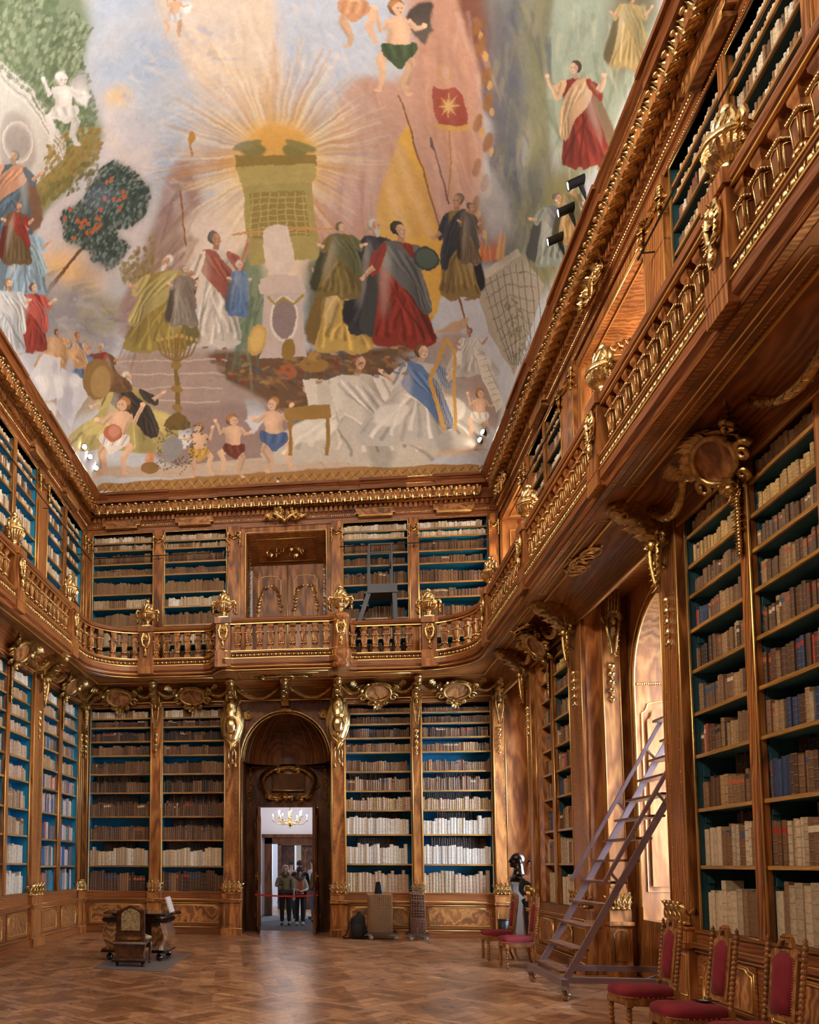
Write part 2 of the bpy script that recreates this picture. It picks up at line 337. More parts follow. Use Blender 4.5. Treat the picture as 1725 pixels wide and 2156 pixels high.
# right wall: piers between the window bays, spandrels, the window openings are real holes
NICHES = [(-1.0, 1.02), (4.75, 1.02), (10.56, 1.02), (15.9, .98)]      # centre along the wall, half width
mb = MB(); ys = -3
for c, hw in NICHES:
    mb.box(XR + 1.25, XR + 1.5, ys, c - hw, 0, 10.2); ys = c + hw
    mb.box(XR + 1.25, XR + 1.5, c - hw, c + hw, 0, .75); mb.box(XR + 1.25, XR + 1.5, c - hw, c + hw, 5.15, 5.9); mb.box(XR + 1.25, XR + 1.5, c - hw, c + hw, 8.7, 10.2)
mb.box(XR + 1.25, XR + 1.5, ys, D + .7, 0, 10.2)
struct(mb.build('wall_right', WD))
wn = 0
for c, hw in NICHES:
    for z0, z1 in ((.75, 5.15), (5.9, 8.7)):
        wn += 1
        fr = MB(); X = XR + 1.36
        for y in (c - hw + .04, c, c + hw - .04): fr.box(X - .04, X + .04, y - .035, y + .035, z0, z1)
        k = 6 if z1 - z0 > 3 else 4
        for i in range(k + 1): z = z0 + .04 + (z1 - z0 - .08) * i / k; fr.box(X - .03, X + .03, c - hw, c + hw, z - .02, z + .02)
        f = struct(fr.build('window_%d' % wn, WHITEW)); g = MB(); g.box(X - .004, X + .004, c - hw, c + hw, z0, z1); g.build('pane', GLASS_, f)
# deep window bays of the right wall: panelled reveals, arched lower opening, flat upper soffit
def gold_path(pts, r=.012, M=None, closed=False, n=4):
    mb = MB(); mb.tube(pts, r, n, M, closed, False); return mb
def shaped_panel(x0, x1, z0, z1, drop=.12, k=8):             # baroque panel outline: shouldered, arched top
    w_ = x1 - x0; c = (x0 + x1) / 2; s_ = min(.22 * w_, .16); P = [(x0, z0), (x1, z0), (x1, z1 - drop)]
    for i in range(1, 5): a = PI / 2 * i / 4; P.append((x1 - s_ * math.sin(a) * .6, z1 - drop * math.cos(a) * .75 - drop * .25 * (1 - i / 4)))
    for i in range(1, k): t = i / k; P.append((x1 - s_ * .6 - (w_ - 1.2 * s_) * t, z1 + drop * .28 * math.sin(PI * t)))
    for i in range(4, 0, -1): a = PI / 2 * i / 4; P.append((x0 + s_ * math.sin(a) * .6, z1 - drop * math.cos(a) * .75 - drop * .25 * (1 - i / 4)))
    P.append((x0, z1 - drop)); return P
tn = 0
for ci, (c, hw) in enumerate(NICHES):
    y0, y1 = c - 1.28, c + 1.28
    if ci == 3: y1 = 17.2
    tn += 1; mb = MB()
    # far and near cheeks
    for yy, sg in ((y0, -1), (y1, 1)):
        mb.box(XR, XR + .55, yy, yy + sg * .35, 0, 5.35)
        mb.box(XR + .55, XR + 1.25, c + sg * hw, yy + sg * .35, 0, 5.35)
    rv = mb
    # spandrel with arched opening at XR+.55
    K = 20; vs = []; fs = []; zs = 4.0; rr = hw; x = XR + .55
    arc = [(c - rr * math.cos(PI * i / K), zs + .98 * math.sin(PI * i / K)) for i in range(K + 1)]
    for xx in (x, XR + 1.25):
        for (y, z) in arc: vs.append((xx, y, z))
    for i in range(K): fs.append((i, i + 1, K + 2 + i, K + 1 + i))
    rv.add(vs, fs)
    vs = []; fs = []
    for i, (y, z) in enumerate(arc): vs += [(x, y, z), (x, y, 5.35)]
    for i in range(K): fs.append((2 * i, 2 * i + 2, 2 * i + 3, 2 * i + 1))
    rv.add(vs, fs); rv.box(XR, XR + 1.3, y0, y1, 5.3, 5.4)
    rv.box(XR + .55, XR + 1.25, c - hw, c + hw, 0, .78)
    o = struct(rv.build('trim_%d' % tn, WL))
    g = MB(); pts = [(x - .015, c - rr, .95)] + [(x - .015, y, z) for y, z in arc] + [(x - .015, c + rr, .95)]; g.tube(pts, .018, 6)
    pts2 = [(x - .012, c - rr * .96 - .13, .95)] + [(x - .012, c + (y - c) * 1.13, zs + (z - zs) * 1.13) for y, z in arc] + [(x - .012, c + rr * 1.13, .95)]; g.tube(pts2, .012, 4)
    for sg in (-1, 1):                                       # panels on the splayed reveals and on the cheeks
        Y = c + sg * hw - sg * .006
        P = shaped_panel(.62, 1.20, 1.15, 3.7); g.tube([(XR + a, Y, z) for a, z in P], .012, 4, closed=True)
        g.tube([(XR + a, Y, z) for a, z in shaped_panel(.62, 1.2, .2, .68, .05)], .01, 4, closed=True)
        for i in range(24): g.blob((XR + .58 + .028 * i, Y, 3.98), (.016, .016, .022))
    g.build('gilt_moulding', LINE, o)
    p = MB()
    for sg in (-1, 1):
        Y = c + sg * hw
        p.add([(XR + a, Y - sg * .03, z) for a, z in shaped_panel(.68, 1.14, 1.22, 3.6)], [tuple(range(len(shaped_panel(0, 1, 0, 1))))])
    p.build('figured_panel', WL, o)
    # upper bay
    tn += 1; mb = MB(); ztop = 8.72
    for sg in (-1, 1):
        mb.box(XR, XR + 1.25, c + sg * 1.22, c + sg * (1.42 if ci < 3 or sg < 0 else 1.3), 5.6, ztop)
    mb.box(XR, XR + 1.25, y0, y1, ztop, ztop + .12)
    mb.box(XR - .0, XR + 1.25, y0, y1, 5.6, 5.9)
    o = struct(mb.build('trim_%d' % tn, WL))
    g = MB()
    for sg in (-1, 1):
        Y = c + sg * 1.214
        g.tube([(XR + a, Y, z) for a, z in ((.2, 6.1), (1.05, 6.1), (1.05, 8.5), (.2, 8.5))], .011, 4, closed=True)
        g.tube([(XR + .03, Y, z) for z in (5.9, 8.7)], .014, 4)
    g.tube([(XR + .15, c - 1.0, ztop - .008), (XR + 1.1, c - 1.0, ztop - .008), (XR + 1.1, c + 1.0, ztop - .008), (XR + .15, c + 1.0, ztop - .008)], .012, 4, closed=True)
    g.tube([(XR + .02, c - 1.2, ztop - .01), (XR + .02, c + 1.2, ztop - .01)], .016, 4)
    g.build('gilt_moulding', LINE, o)
    cl = MB()
    for sg in (-1, 1):
        for i in range(14):
            a = i / 13; cl.leaf(T(XR + .35 + .5 * a, c + sg * (.85 - .18 * math.sin(a * PI)), ztop - .03) @ RY(PI / 2 * (1 if i % 2 else -.2)) @ RX(PI), .11, .06, .4)
        cl.leaf(T(XR + .62, c + sg * .7, ztop - .03) @ RX(sg * PI / 2), .2, .08, .4)
    cl.build('gilt_spray', GOLD, o)
# ------------------------------------------------------------------ lower door portal of the back wall: niche with half dome
PX0, PX1, PC = -1.82, .11, -.865
mb = MB()
YD = 18.25
mb.box(PX0 - .3, PX0 + .02, D + .0, YD, 0, 3.72); mb.box(PX1 - .02, PX1 + .3, D, YD, 0, 3.72)
mb.box(PX0, -1.56, YD, YD + .2, 0, 3.75); mb.box(-.19, PX1, YD, YD + .2, 0, 3.75); mb.box(-1.56, -.19, YD, YD + .2, 2.78, 3.75)
# spandrel above arch
K = 24; R_ = (PX1 - PX0) / 2; arc = [(PC - R_ * math.cos(PI * i / K), 3.72 + 1.06 * math.sin(PI * i / K)) for i in range(K + 1)]
vs = []; fs = []
for (x, z) in arc: vs += [(x, D, z), (x, D, 5.37)]
for i in range(K): fs.append((2 * i, 2 * i + 2, 2 * i + 3, 2 * i + 1))
mb.add(vs, fs)
mb.box(PX0 - .3, PX0, D, D + .1, 3.7, 5.37); mb.box(PX1, PX1 + .3, D, D + .1, 3.7, 5.37); mb.box(PX0 - .3, PX1 + .3, YD, YD + .15, 3.7, 5.6)
o = struct(mb.build('trim_%d' % (tn + 1), WD)); tn += 1
dm = MB(); vs = []; fs = []; J = 12                        # half dome
for j in range(J + 1):
    e = PI / 2 * j / J
    for i in range(K + 1):
        a = PI * i / K; vs.append((PC - R_ * math.cos(a) * math.cos(e) if False else PC - R_ * math.cos(a) * math.cos(e), D + .02 + (YD - D) * math.sin(a) * math.cos(e), 3.72 + 1.06 * math.sin(e)))
for j in range(J):
    for i in range(K): q = j * (K + 1) + i; fs.append((q, q + 1, q + K + 2, q + K + 1))
dm.add(vs, fs, None, True); d_ = dm.build('dome', WD, o)
rb = MB()
for a in (.12, .3, .5, .7, .88):
    for da in (-.035, .035):
        q = PI * (a + da); rb.tube([(PC - R_ * .985 * math.cos(q) * math.cos(e), D + .02 + (YD - D) * .97 * math.sin(q) * math.cos(e), 3.72 + 1.05 * math.sin(e)) for e in [PI / 2 * j / 12 * .93 for j in range(13)]], .008, 4)
rb.tube([(x, D - .012, z) for x, z in arc], .02, 6); rb.tube([(PC + (x - PC) * .95, D + .03, 3.72 + (z - 3.72) * .95) for x, z in arc], .01, 4)
rb.tube([(PX0 + .02, D - .01, 3.72), (PX0 + .02, D - .01, .1)], .01, 4); rb.tube([(PX1 - .02, D - .01, 3.72), (PX1 - .02, D - .01, .1)], .01, 4)
for i in range(46): rb.blob((PX0 + .14 + i * .0365, YD - .02, 3.69), (.013, .013, .02))
rb.build('gilt_moulding', BRONZE, o)
sp_ = MB()
for sg in (-1, 1):
    for i in range(14):
        a = i * .45; sp_.leaf(T(PC + sg * .80, D - .01, 4.68) @ RZ(PI) @ RY(a) @ T(0, 0, .02), .11, .06, .5, 4)
    sp_.blob((PC + sg * .80, D - .03, 4.68), .035)
for i in range(11): sp_.leaf(T(PC - .12 + .024 * i, D - .03, 4.76) @ RZ(PI) @ RY(-.9 + .18 * i), .11, .07, .6, 4)
sp_.build('gilt_rosettes', BRONZE, o)
# door leaves
def door_leaf(name, hx, sg, ang, z1, w_, Y, lab):
    lf = MB(); M = T(hx, Y, 0) @ RZ(ang)
    lf.box(0, sg * w_, -.03, .03, .02, z1, M)
    o = struct(lf.build(name, WD))
    pn = MB()
    for s2 in (-1, 1):
        for (a, b) in ((.15, .9), (1.05, z1 - .2)):
            pn.tube([(sg * x, s2 * .035, z) for x, z in shaped_panel(.1, w_ - .1, a, b, .06)], .012, 4, M, True)
    pn.build('raised_panel', W1, o)
    h = MB(); h.box(sg * (w_ - .06), sg * (w_ - .02), -.045, .045, 1.15, 1.33, M); h.blob((sg * (w_ - .04), -.07, 1.24), .025, M); h.box(-.02 * sg, .02 * sg, -.05, .05, 1.1, 1.25, M); h.box(-.02 * sg, .02 * sg, -.05, .05, .3, .42, M); h.box(-.02 * sg, .02 * sg, -.05, .05, 2.3, 2.42, M)
    h.build('brass_lock', BRASS, o); return o
door_leaf('door_1', -1.55, 1, -math.radians(82), 2.74, .72, YD, '')
door_leaf('door_2', -.20, -1, math.radians(84), 2.74, .70, YD, '')
# rooms beyond the door
mb = MB(); mb.box(-4, -1.62, YD + .2, YD + .25, 0, 4.2); mb.box(-.13, 3, YD + .2, YD + .25, 0, 4.2); mb.box(-4, 3, YD + .2, YD + .25, 2.8, 4.2)
mb.box(-4.05, -4, YD + .2, 29, 0, 4.2); mb.box(3, 3.05, YD + .2, 29, 0, 4.2); mb.box(-4, 3, YD + .2, 29, 4.2, 4.25)
mb.box(-4, -1.75, 23.7, 23.9, 0, 4.2); mb.box(-.05, 3, 23.7, 23.9, 0, 4.2); mb.box(-1.75, -.05, 23.7, 23.9, 2.32, 4.2)
mb.box(-1.95, -1.88, 18.5, 23.7, 0, 4.2)
mb.box(-4, -1.07, 28.8, 28.9, 0, 4.2); mb.box(-.85, 3, 28.8, 28.9, 0, 4.2); mb.box(-1.07, -.85, 28.8, 28.9, 0, 1.2); mb.box(-1.07, -.85, 28.8, 28.9, 2.5, 4.2)
struct(mb.build('wall_beyond', WHITEW))
mb = MB()
for a, b, c, d in ((-1.80, -1.58, 0, 2.3), (-.30, -.02, 0, 2.3), (-1.80, -.02, 2.08, 2.3)): mb.box(a, b, 23.6, 23.95, c, d)
mb.box(-1.88, .05, 23.55, 23.7, 2.26, 2.36)
struct(mb.build('trim_40', WD))
mb = MB()
mb.box(-1.62, -1.50, 27.0, 27.3, 0, 2.3); mb.box(-1.62, -.1, 27.0, 27.3, 2.12, 2.3); mb.box(-1.5, -1.07, 27.25, 27.32, 0, 2.12); mb.box(-.85, -.05, 27.25, 27.32, 0, 2.12)
o = struct(mb.build('door_3', WD)); g = MB(); g.tube([(x, 27.24, z) for x, z in shaped_panel(-.72, -.22, .3, 2.0, .06)], .02, 4, closed=True); g.build('raised_panel', W1, o)
# dark wall cabinet and box in the first room
t = thing('wall_cabinet', 'dark wooden wall cabinet beyond the doorway, on the left', 'cabinet', (-1.78, 19.6, 0))
mb = MB(); mb.box(-1.87, -1.70, 19.2, 20.0, 0, 2.55); mb.build('body', WD, t); mb = MB(); mb.box(-1.88, -1.62, 19.12, 20.05, 2.55, 2.68); mb.build('cornice', WD, t)
mb = MB(); mb.lathe([(.05, 2.68), (.03, 2.74), (.05, 2.82), (.03, 2.88), (.035, 2.94), (0.005, 2.98)], 8, T(-1.66, 19.4, 0)); mb.build('carved_figure', BRONZE, t)

# ------------------------------------------------------------------ upper door portal
mb = MB(); UX0, UX1, UY = -1.72, .02, 18.2
mb.box(UX0 - .12, UX0, D, UY, 5.6, 8.9); mb.box(UX1, UX1 + .12, D, UY, 5.6, 8.9)
mb.add([(UX0, D, 8.72), (UX1, D, 8.72), (UX1, UY, 8.36), (UX0, UY, 8.36), (UX0, D, 8.95), (UX1, D, 8.95), (UX1, UY, 8.95), (UX0, UY, 8.95)], [(0, 1, 2, 3), (4, 5, 6, 7), (0, 4, 5, 1), (1, 5, 6, 2), (3, 2, 6, 7), (0, 3, 7, 4)])
mb.box(UX0, UX1, UY, UY + .1, 8.3, 9.0); mb.box(UX0, UX1, D, UY, 5.5, 5.6)
o = struct(mb.build('trim_41', W1))
g = MB()
g.tube([(UX0 + .22, D + .18, 8.655), (UX1 - .22, D + .18, 8.655), (UX1 - .22, UY - .15, 8.4), (UX0 + .22, UY - .15, 8.4)], .012, 4, closed=True)
g.tube([(UX0 - .01, D - .02, 5.6), (UX0 - .01, D - .02, 8.74), (UX1 + .01, D - .02, 8.74), (UX1 + .01, D - .02, 5.6)], .016, 4)
g.build('gilt_moulding', LINE, o)
cl = MB(); rnd = random.Random(5)
for i in range(34):
    a = rnd.uniform(-1, 1); b = rnd.uniform(-1, 1) * (1 - abs(a)) ** .5 * .8
    cl.leaf(T((UX0 + UX1) / 2 + a * .42, D + .55 + b * .2, 8.545 - b * .07) @ RX(PI - .3) @ RZ(rnd.uniform(0, 6)) @ RX(1.0), .13, .08, .5)
cl.build('gilt_bouquet', GOLD, o)
cl = MB()
for sg, xx in ((1, UX0 + .015), (-1, UX1 - .015)):
    for i in range(26):
        z = 6.6 + 1.75 * i / 25; cl.leaf(T(xx, D + .45 + rnd.uniform(-.09, .09), z) @ RZ(-sg * PI / 2) @ RY(rnd.uniform(-.9, .9)), .14, .07, .4)
cl.build('gilt_drop', GOLD, o)
for k, (x0, x1) in enumerate(((UX0 + .06, -.865), (-.845, UX1 - .06))):
    lf = MB(); lf.box(x0, x1, UY - .1, UY - .04, 5.6, 8.32); o = struct(lf.build('door_%d' % (4 + k), W1))
    p = MB(); p.tube([(x, UY - .105, z) for x, z in shaped_panel(x0 + .14, x1 - .14, 5.8, 8.05, .08)], .012, 4, closed=True); p.build('gilt_moulding', LINE, o)
    cl = MB(); xc = (x0 + x1) / 2
    for sg in (-1, 1):
        for i in range(11): a = i / 10; cl.leaf(T(xc + sg * (.03 + .2 * a ** .6), UY - .11, 7.85 - .55 * a ** 1.6) @ RZ(PI) @ RY(sg * (-2.2 + rnd.uniform(-.5, .5))), .12, .07, .4)
    cl.build('gilt_festoon', GOLD, o)
g = MB(); g.tube([(-.855, UY - .11, 5.6), (-.855, UY - .11, 8.32)], .02, 6); g.build('door_strip', LINE, bpy.data.objects['door_4'])
# ------------------------------------------------------------------ bookcases
SH = dict(
 LB=[.90, 1.45, 2.01, 2.52, 3.04, 3.45, 3.86, 4.17, 4.48, 4.685], RB=[.925, 1.515, 2.13, 2.64, 3.05, 3.455, 3.865, 4.17, 4.465, 4.70],
 A=[.88, 1.505, 2.065, 2.60, 3.027, 3.457, 3.873, 4.225, 4.532, 4.841], B=[.89, 1.535, 2.07, 2.60, 3.01, 3.415, 3.85, 4.26, 4.587, 4.86],
 C=[.944, 1.444, 1.96, 2.474, 2.942, 3.328, 3.715, 4.04, 4.367, 4.643], DD=[.954, 1.491, 1.991, 2.463, 2.965, 3.359, 3.775, 4.068, 4.381, 4.682],
 U=[5.95, 6.32, 6.75, 7.165, 7.49, 7.905, 8.18, 8.495, 8.672])
BAYS = []      # (wall, u0, u1, shelf heights, top, text, dark) filled with books further down
def bookcase(W, bays, zs, ztop, label, where, dark=False, base=0.0, depth=.42, teeth=False, lower=True):
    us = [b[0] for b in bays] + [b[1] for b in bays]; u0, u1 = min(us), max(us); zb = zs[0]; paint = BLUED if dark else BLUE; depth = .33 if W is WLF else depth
    t = thing('bookcase', label, 'bookcase', W.to((u0 + u1) / 2, 0, base), 'tall walnut bookcases around the hall')
    m = MB(); m.wbox(W, u0 - .06, u1 + .06, -depth - .03, -depth, base, ztop + .1); m.wbox(W, u0 - .03, u0 - .008, -depth, -.01, zb, ztop); m.wbox(W, u1 + .008, u1 + .03, -depth, -.01, zb, ztop)
    m.build('back_panel', paint, t)
    m = MB(); m.wbox(W, u0 - .06, u1 + .06, -depth, .0, ztop, ztop + .14); m.wbox(W, u0 - .06, u1 + .06, 0, .03, ztop + .02, ztop + .06)
    m.build('top_rail', WH, t)
    for k in range(len(bays) - 1):
        a, b = bays[k][1], bays[k + 1][0]
        if b < a: a, b = bays[k + 1][1], bays[k][0]
        if b - a < .18:
            m = MB(); m.wbox(W, a, b, -.05, .03, zb, ztop); m.wbox(W, (a + b) / 2 - .012, (a + b) / 2 + .012, -depth, -.05, zb, ztop); m.build('divider', W1, t)
    for (a, b) in bays:
        g = MB()
        g.tube([W.to(a, .012, zb), W.to(b, .012, zb), W.to(b, .012, ztop), W.to(a, .012, ztop)], .014, 4, closed=True)
        g.build('gilt_beading', LINE, t)
        for z in zs[1:]:
            s_ = MB(); s_.wbox(W, a - .03, b + .03, -depth, -.03, z - .028, z - .004); s_.mat = 1; s_.wbox(W, a - .0, b + .0, -.03, -.006, z - .034, z)
            s_.build('shelf', [paint, WE], t)
        for e_ in (a, b):
            if any(abs(e_ - q) < 1e-6 for q in (u0, u1)): continue
            k_ = 1 if e_ == max(a, b) else -1; sd = MB(); sd.wbox(W, e_ + k_ * .004, e_ + k_ * .02, -depth, -.052, zb, ztop); sd.build('side_lining', paint, t)
        if teeth:
            th = MB(); z = zb
            far = max(a, b)
            th.wbox(W, far - .012, far, -.12, -.06, zb, ztop)
            while z < ztop: th.wbox(W, far - .03, far, -.12, -.06, z, z + .075); z += .15
            th.build('toothed_rack', paint, t)
    if lower:
        m = MB()
        m.wbox(W, u0 - .06, u1 + .06, -depth, .035, .0, zb - .005)
        m.wbox(W, u0 - .06, u1 + .06, .035, .10, 0, .13); m.wbox(W, u0 - .06, u1 + .06, .035, .075, .13, .155); m.wbox(W, u0 - .06, u1 + .06, .035, .08, .70, .74); m.wbox(W, u0 - .06, u1 + .06, .035, .055, .67, .70); m.wbox(W, u0 - .06, u1 + .06, .0, .05, zb - .03, zb - .004)
        m.build('plinth', WH, t)
        l = MB()
        for z, v in ((.16, .08), (.665, .055), (.745, .07)): l.tube([W.to(u0 - .06, v, z), W.to(u1 + .06, v, z)], .008, 4)
        l.build('gilt_line', LINE, t)
        for (a, b) in bays:
            d_ = MB(); d_.wbox(W, a + .03, b - .03, .035, .048, .19, .645)
            P = shaped_panel(a + .10, b - .10, .25, .60, .05); d_.mat = 1
            d_.add([W.to(x, .052, z) for x, z in P], [tuple(range(len(P)))]); d_.mat = 0
            dd = d_.build('cupboard_door', [WH, WF], t)
            q = MB(); q.tube([W.to(x, .052, z) for x, z in P], .011, 4, closed=True); q.tube([W.to(x, .05, z) for x, z in shaped_panel(a + .07, b - .07, .22, .62, .04)], .006, 4, closed=True); q.build('gilt_moulding', LINE, dd)
            q = MB(); q.blob(W.to(b - .06, .06, .42), .014); q.build('keyhole_plate', BRASS, dd)
    else:
        m = MB(); m.wbox(W, u0 - .06, u1 + .06, -depth, .0, base, zb - .005); m.build('plinth', WH, t)
    for k, (a, b) in enumerate(bays): BAYS.append((W, a, b, zs, ztop, where, k, dark, depth))
    return t
ZT = 4.90
bookcase(WB, [(-5.16, -3.80), (-3.54, -2.18)], SH['LB'], 4.90, 'walnut bookcase of dark brown volumes on the lower back wall, left of the doorway', 'lower bookcase left of the doorway')
bookcase(WB, [(.40, 1.76), (1.98, 3.38)], SH['RB'], 4.90, 'blue-lined walnut bookcase on the lower back wall, right of the doorway, with two white rows', 'lower bookcase right of the doorway')
bookcase(WLF, [(15.78, 16.86), (14.58, 15.64)], SH['C'], 4.93, 'bright blue-lined walnut bookcase in the left corner holding modern coloured volumes', 'left corner bookcase')
bookcase(WLF, [(13.02, 14.04), (11.9, 12.92)], SH['DD'], 4.93, 'bright blue-lined walnut bookcase at the left edge of the floor, topmost row white', 'bookcase at the left edge')
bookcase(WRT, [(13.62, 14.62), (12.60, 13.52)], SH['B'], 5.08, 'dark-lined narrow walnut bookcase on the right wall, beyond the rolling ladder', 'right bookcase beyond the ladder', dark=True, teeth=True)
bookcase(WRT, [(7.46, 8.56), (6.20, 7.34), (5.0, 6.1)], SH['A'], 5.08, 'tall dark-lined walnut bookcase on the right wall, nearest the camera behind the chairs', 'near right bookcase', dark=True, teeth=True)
UZ = 8.86
bookcase(WB, [(-5.18, -3.80), (-3.54, -2.15)], SH['U'], UZ, 'gallery bookcase of pale vellum volumes on the back wall, left of the upper door', 'gallery bookcase left of the upper door', base=5.6, lower=False)
bookcase(WB, [(.38, 1.76), (1.98, 3.40)], SH['U'], UZ, 'gallery bookcase of brown volumes behind the black library steps, back wall', 'gallery bookcase behind the library steps', base=5.6, lower=False)
bookcase(WLF, [(15.78, 16.86), (14.58, 15.64)], SH['U'], UZ, 'blue-lined gallery bookcase of the left wall, in the corner', 'left gallery bookcase in the corner', base=5.6, lower=False)
bookcase(WLF, [(13.02, 14.04), (11.9, 12.92)], SH['U'], UZ, 'blue-lined gallery bookcase of the left wall, at the picture edge', 'left gallery bookcase at the edge', base=5.6, lower=False)
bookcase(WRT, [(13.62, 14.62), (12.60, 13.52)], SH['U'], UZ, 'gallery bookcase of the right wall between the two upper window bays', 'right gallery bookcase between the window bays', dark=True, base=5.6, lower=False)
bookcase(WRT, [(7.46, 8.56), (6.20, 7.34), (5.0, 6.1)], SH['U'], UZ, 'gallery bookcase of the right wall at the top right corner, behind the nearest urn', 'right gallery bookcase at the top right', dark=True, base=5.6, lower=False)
# ------------------------------------------------------------------ pilasters
def keep(o): COL.objects.unlink(o); return o
rnd = random.Random(11)
def acanthus_base():                                       # gilded acanthus block at the foot of a pilaster, unit width .34 x .24 high
    m = MB(); m.lathe([(.09, 0), (.12, .02), (.125, .07), (.10, .15), (.06, .21)], 12, sy=.42)
    for x in (-.14, -.05, .05, .14):
        m.leaf(T(x, .03, 0) , .26, .15, .28, 7, .3); m.blob((x, .085, .225), (.026, .026, .026)); m.blob((x, .05, .02), (.03, .04, .03)); m.tube([(x - .02, .07, .03), (x - .03, .085, .1), (x, .09, .16), (x + .025, .085, .1), (x + .01, .085, .06)], .010, 5)
    for x in (-.17, .17): m.leaf(T(x, -.01, 0) @ RZ(PI / 2 * (-1 if x > 0 else 1)), .22, .11, .35, 6)
    return m
def drop_garland():                                        # bell-flower chain hanging down, 1 m long from z=0
    m = MB(); z = 0
    for k in range(26):
        a = k / 25; w_ = .055 * (1 - .35 * a)
        for q in range(3): m.leaf(T(rnd.uniform(-.02, .02), .02, z) @ RZ(q * 2.1) @ RX(PI * .82), .08 * (1.1 - .4 * a), w_ * 1.2, .5, 4)
        m.blob((0, .03, z - .01), (w_ * .5, w_ * .5, .03)); z -= .95 / 26
    return m
def bells():                                               # string of four gilded bell flowers
    m = MB()
    for k in range(5):
        r = .062 - .006 * k; z = -.115 * k
        m.lathe([(.012, z), (r * .75, z - .02), (r, z - .055), (r * .8, z - .085), (r * .35, z - .1), (.008, z - .115)], 8, T(0, .035, 0))
        for q in range(4): m.leaf(T(0, .035, z - .005) @ RZ(q * PI / 2 + .4) @ RX(PI * .86), .1, .06, .3, 4)
    return m
def capital():                                             # carved mask, volutes and fluted console above it; z=0 at its foot
    m = MB()
    m.prism([(-.13, .25), (.13, .25), (.15, .62), (-.15, .62)], 0, .14)
    for x in (-.08, -.027, .027, .08): m.tube([(x, .15, .3), (x, .17, .45), (x, .2, .6)], .014, 5)
    for sg in (-1, 1):
        sp = [(sg * (.13 + .055 * math.cos(t) * (1 - t / 14)), .1, .2 + .06 * math.sin(t) * (1 - t / 14)) for t in [k * .5 for k in range(18)]]
        m.tube(sp, [.026 * (1 - .03 * k) for k in range(18)], 6)
        m.tube([(sg * .06, .1, .22), (sg * .11, .13, .12), (sg * .09, .13, -.02), (sg * .05, .12, -.2), (sg * .02, .1, -.34)], [.03, .034, .03, .024, .012], 6)
        for k in range(7): m.leaf(T(sg * (.10 - .01 * k), .12, .16 - .07 * k) @ RY(sg * (2.4 + .1 * k)), .1, .06, .5, 4)
    for k in range(9): a = PI * k / 8; m.leaf(T(.07 * math.cos(a), .12, .2 + .03 * math.sin(a)) @ RY(PI / 2 - a), .12, .06, .6, 4)
    m.blob((0, .15, .17), (.055, .05, .065)); m.blob((0, .2, .16), .018)
    m.leaf(T(0, .12, .08) @ RX(PI * .95), .2, .1, .4, 6)
    return m
P_BASE = keep(acanthus_base().build('gilt_acanthus_base', GOLD, local=True))
P_DROP = keep(drop_garland().build('gilt_drop_garland', GOLD, local=True))
P_BELL = keep(bells().build('gilt_bell_flowers', GOLDW, local=True))
P_CAP = keep(capital().build('carved_capital', BRONZE, local=True))
def pilaster(W, u0, u1, v, zb, zt, label, cap=True, drop=True, ped=True, basez=None, name='pilaster', capz=None, bs=1.0):
    uc = (u0 + u1) / 2; w_ = u1 - u0
    t = thing(name, label, 'pilaster', W.to(uc, 0, zb), 'walnut pilasters with gilt carving')
    m = MB(); z1 = zb + .9 if ped else zb
    m.wbox(W, u0, u1, -.03, v, z1, zt)
    m.wbox(W, u0 + w_ * .0, u1 - w_ * .0, v, v + .0, z1, zt) if False else None
    m.build('shaft', W1, t)
    g = MB()
    for a in (u0 + .012, u1 - .012): g.tube([W.to(a, v + .004, z1 + .25), W.to(a, v + .004, zt)], .009, 4)
    if w_ > .26:
        for a in (u0 + w_ * .22, u1 - w_ * .22):
            z = z1 + .35
            while z < zt - .9: g.blob(W.to(a, v + .004, z), .007, n=4, m=3); z += .11
    g.build('gilt_fillet', LINE, t)
    if ped:
        m = MB(); m.wbox(W, u0 - .03, u1 + .03, -.03, v + .05, 0, z1); m.wbox(W, u0 - .05, u1 + .05, 0, v + .10, 0, .14); m.wbox(W, u0 - .05, u1 + .05, 0, v + .09, .69, .745); m.wbox(W, u0 - .04, u1 + .04, 0, v + .065, z1 - .03, z1)
        m.build('pedestal', W1, t)
        q = MB(); q.tube([W.to(a, v + .055, z) for a, z in ((u0 + .02, .22), (u1 - .02, .22), (u1 - .02, .62), (u0 + .02, .62))], .006, 4, closed=True)
        for z in (.15, .75): q.tube([W.to(u0 - .05, v + .1, z), W.to(u1 + .05, v + .1, z)], .007, 4)
        q.build('gilt_moulding', LINE, t)
        s_ = w_ / .34 * 1.05 * bs
        place(P_BASE, 'gilt_acanthus_base', t, W.at(uc, v - .01, z1) @ Matrix.Diagonal((s_, 1.15, 1.0, 1)))
    if cap:
        cz = zt - .62 if capz is None else capz; s_ = min(1.0, max(.62, w_ / .36))
        place(P_CAP, 'carved_capital', t, W.at(uc, v - .01, cz) @ Matrix.Diagonal((s_, 1, 1, 1)))
    if drop:
        cz = zt - .62 if capz is None else capz
        place(P_BELL, 'gilt_bell_flowers', t, W.at(uc, v - .02, cz - .38) @ Matrix.Diagonal((.85, .85, 1, 1)))
    return t
ZP = 5.34
for (a, b, v, lab) in ((-5.32, -5.20, .03, 'slim walnut corner pilaster at the left end of the lower back wall'),
                       (-3.79, -3.55, .07, 'walnut pilaster between the two dark bays left of the doorway'),
                       (1.77, 1.97, .07, 'walnut pilaster behind the small wicker stand, right of the doorway'),
                       (3.40, 3.66, .10, 'honey walnut pilaster at the right end of the lower back wall, behind the chairs')):
    pilaster(WB, a, b, v, 0, ZP, lab)
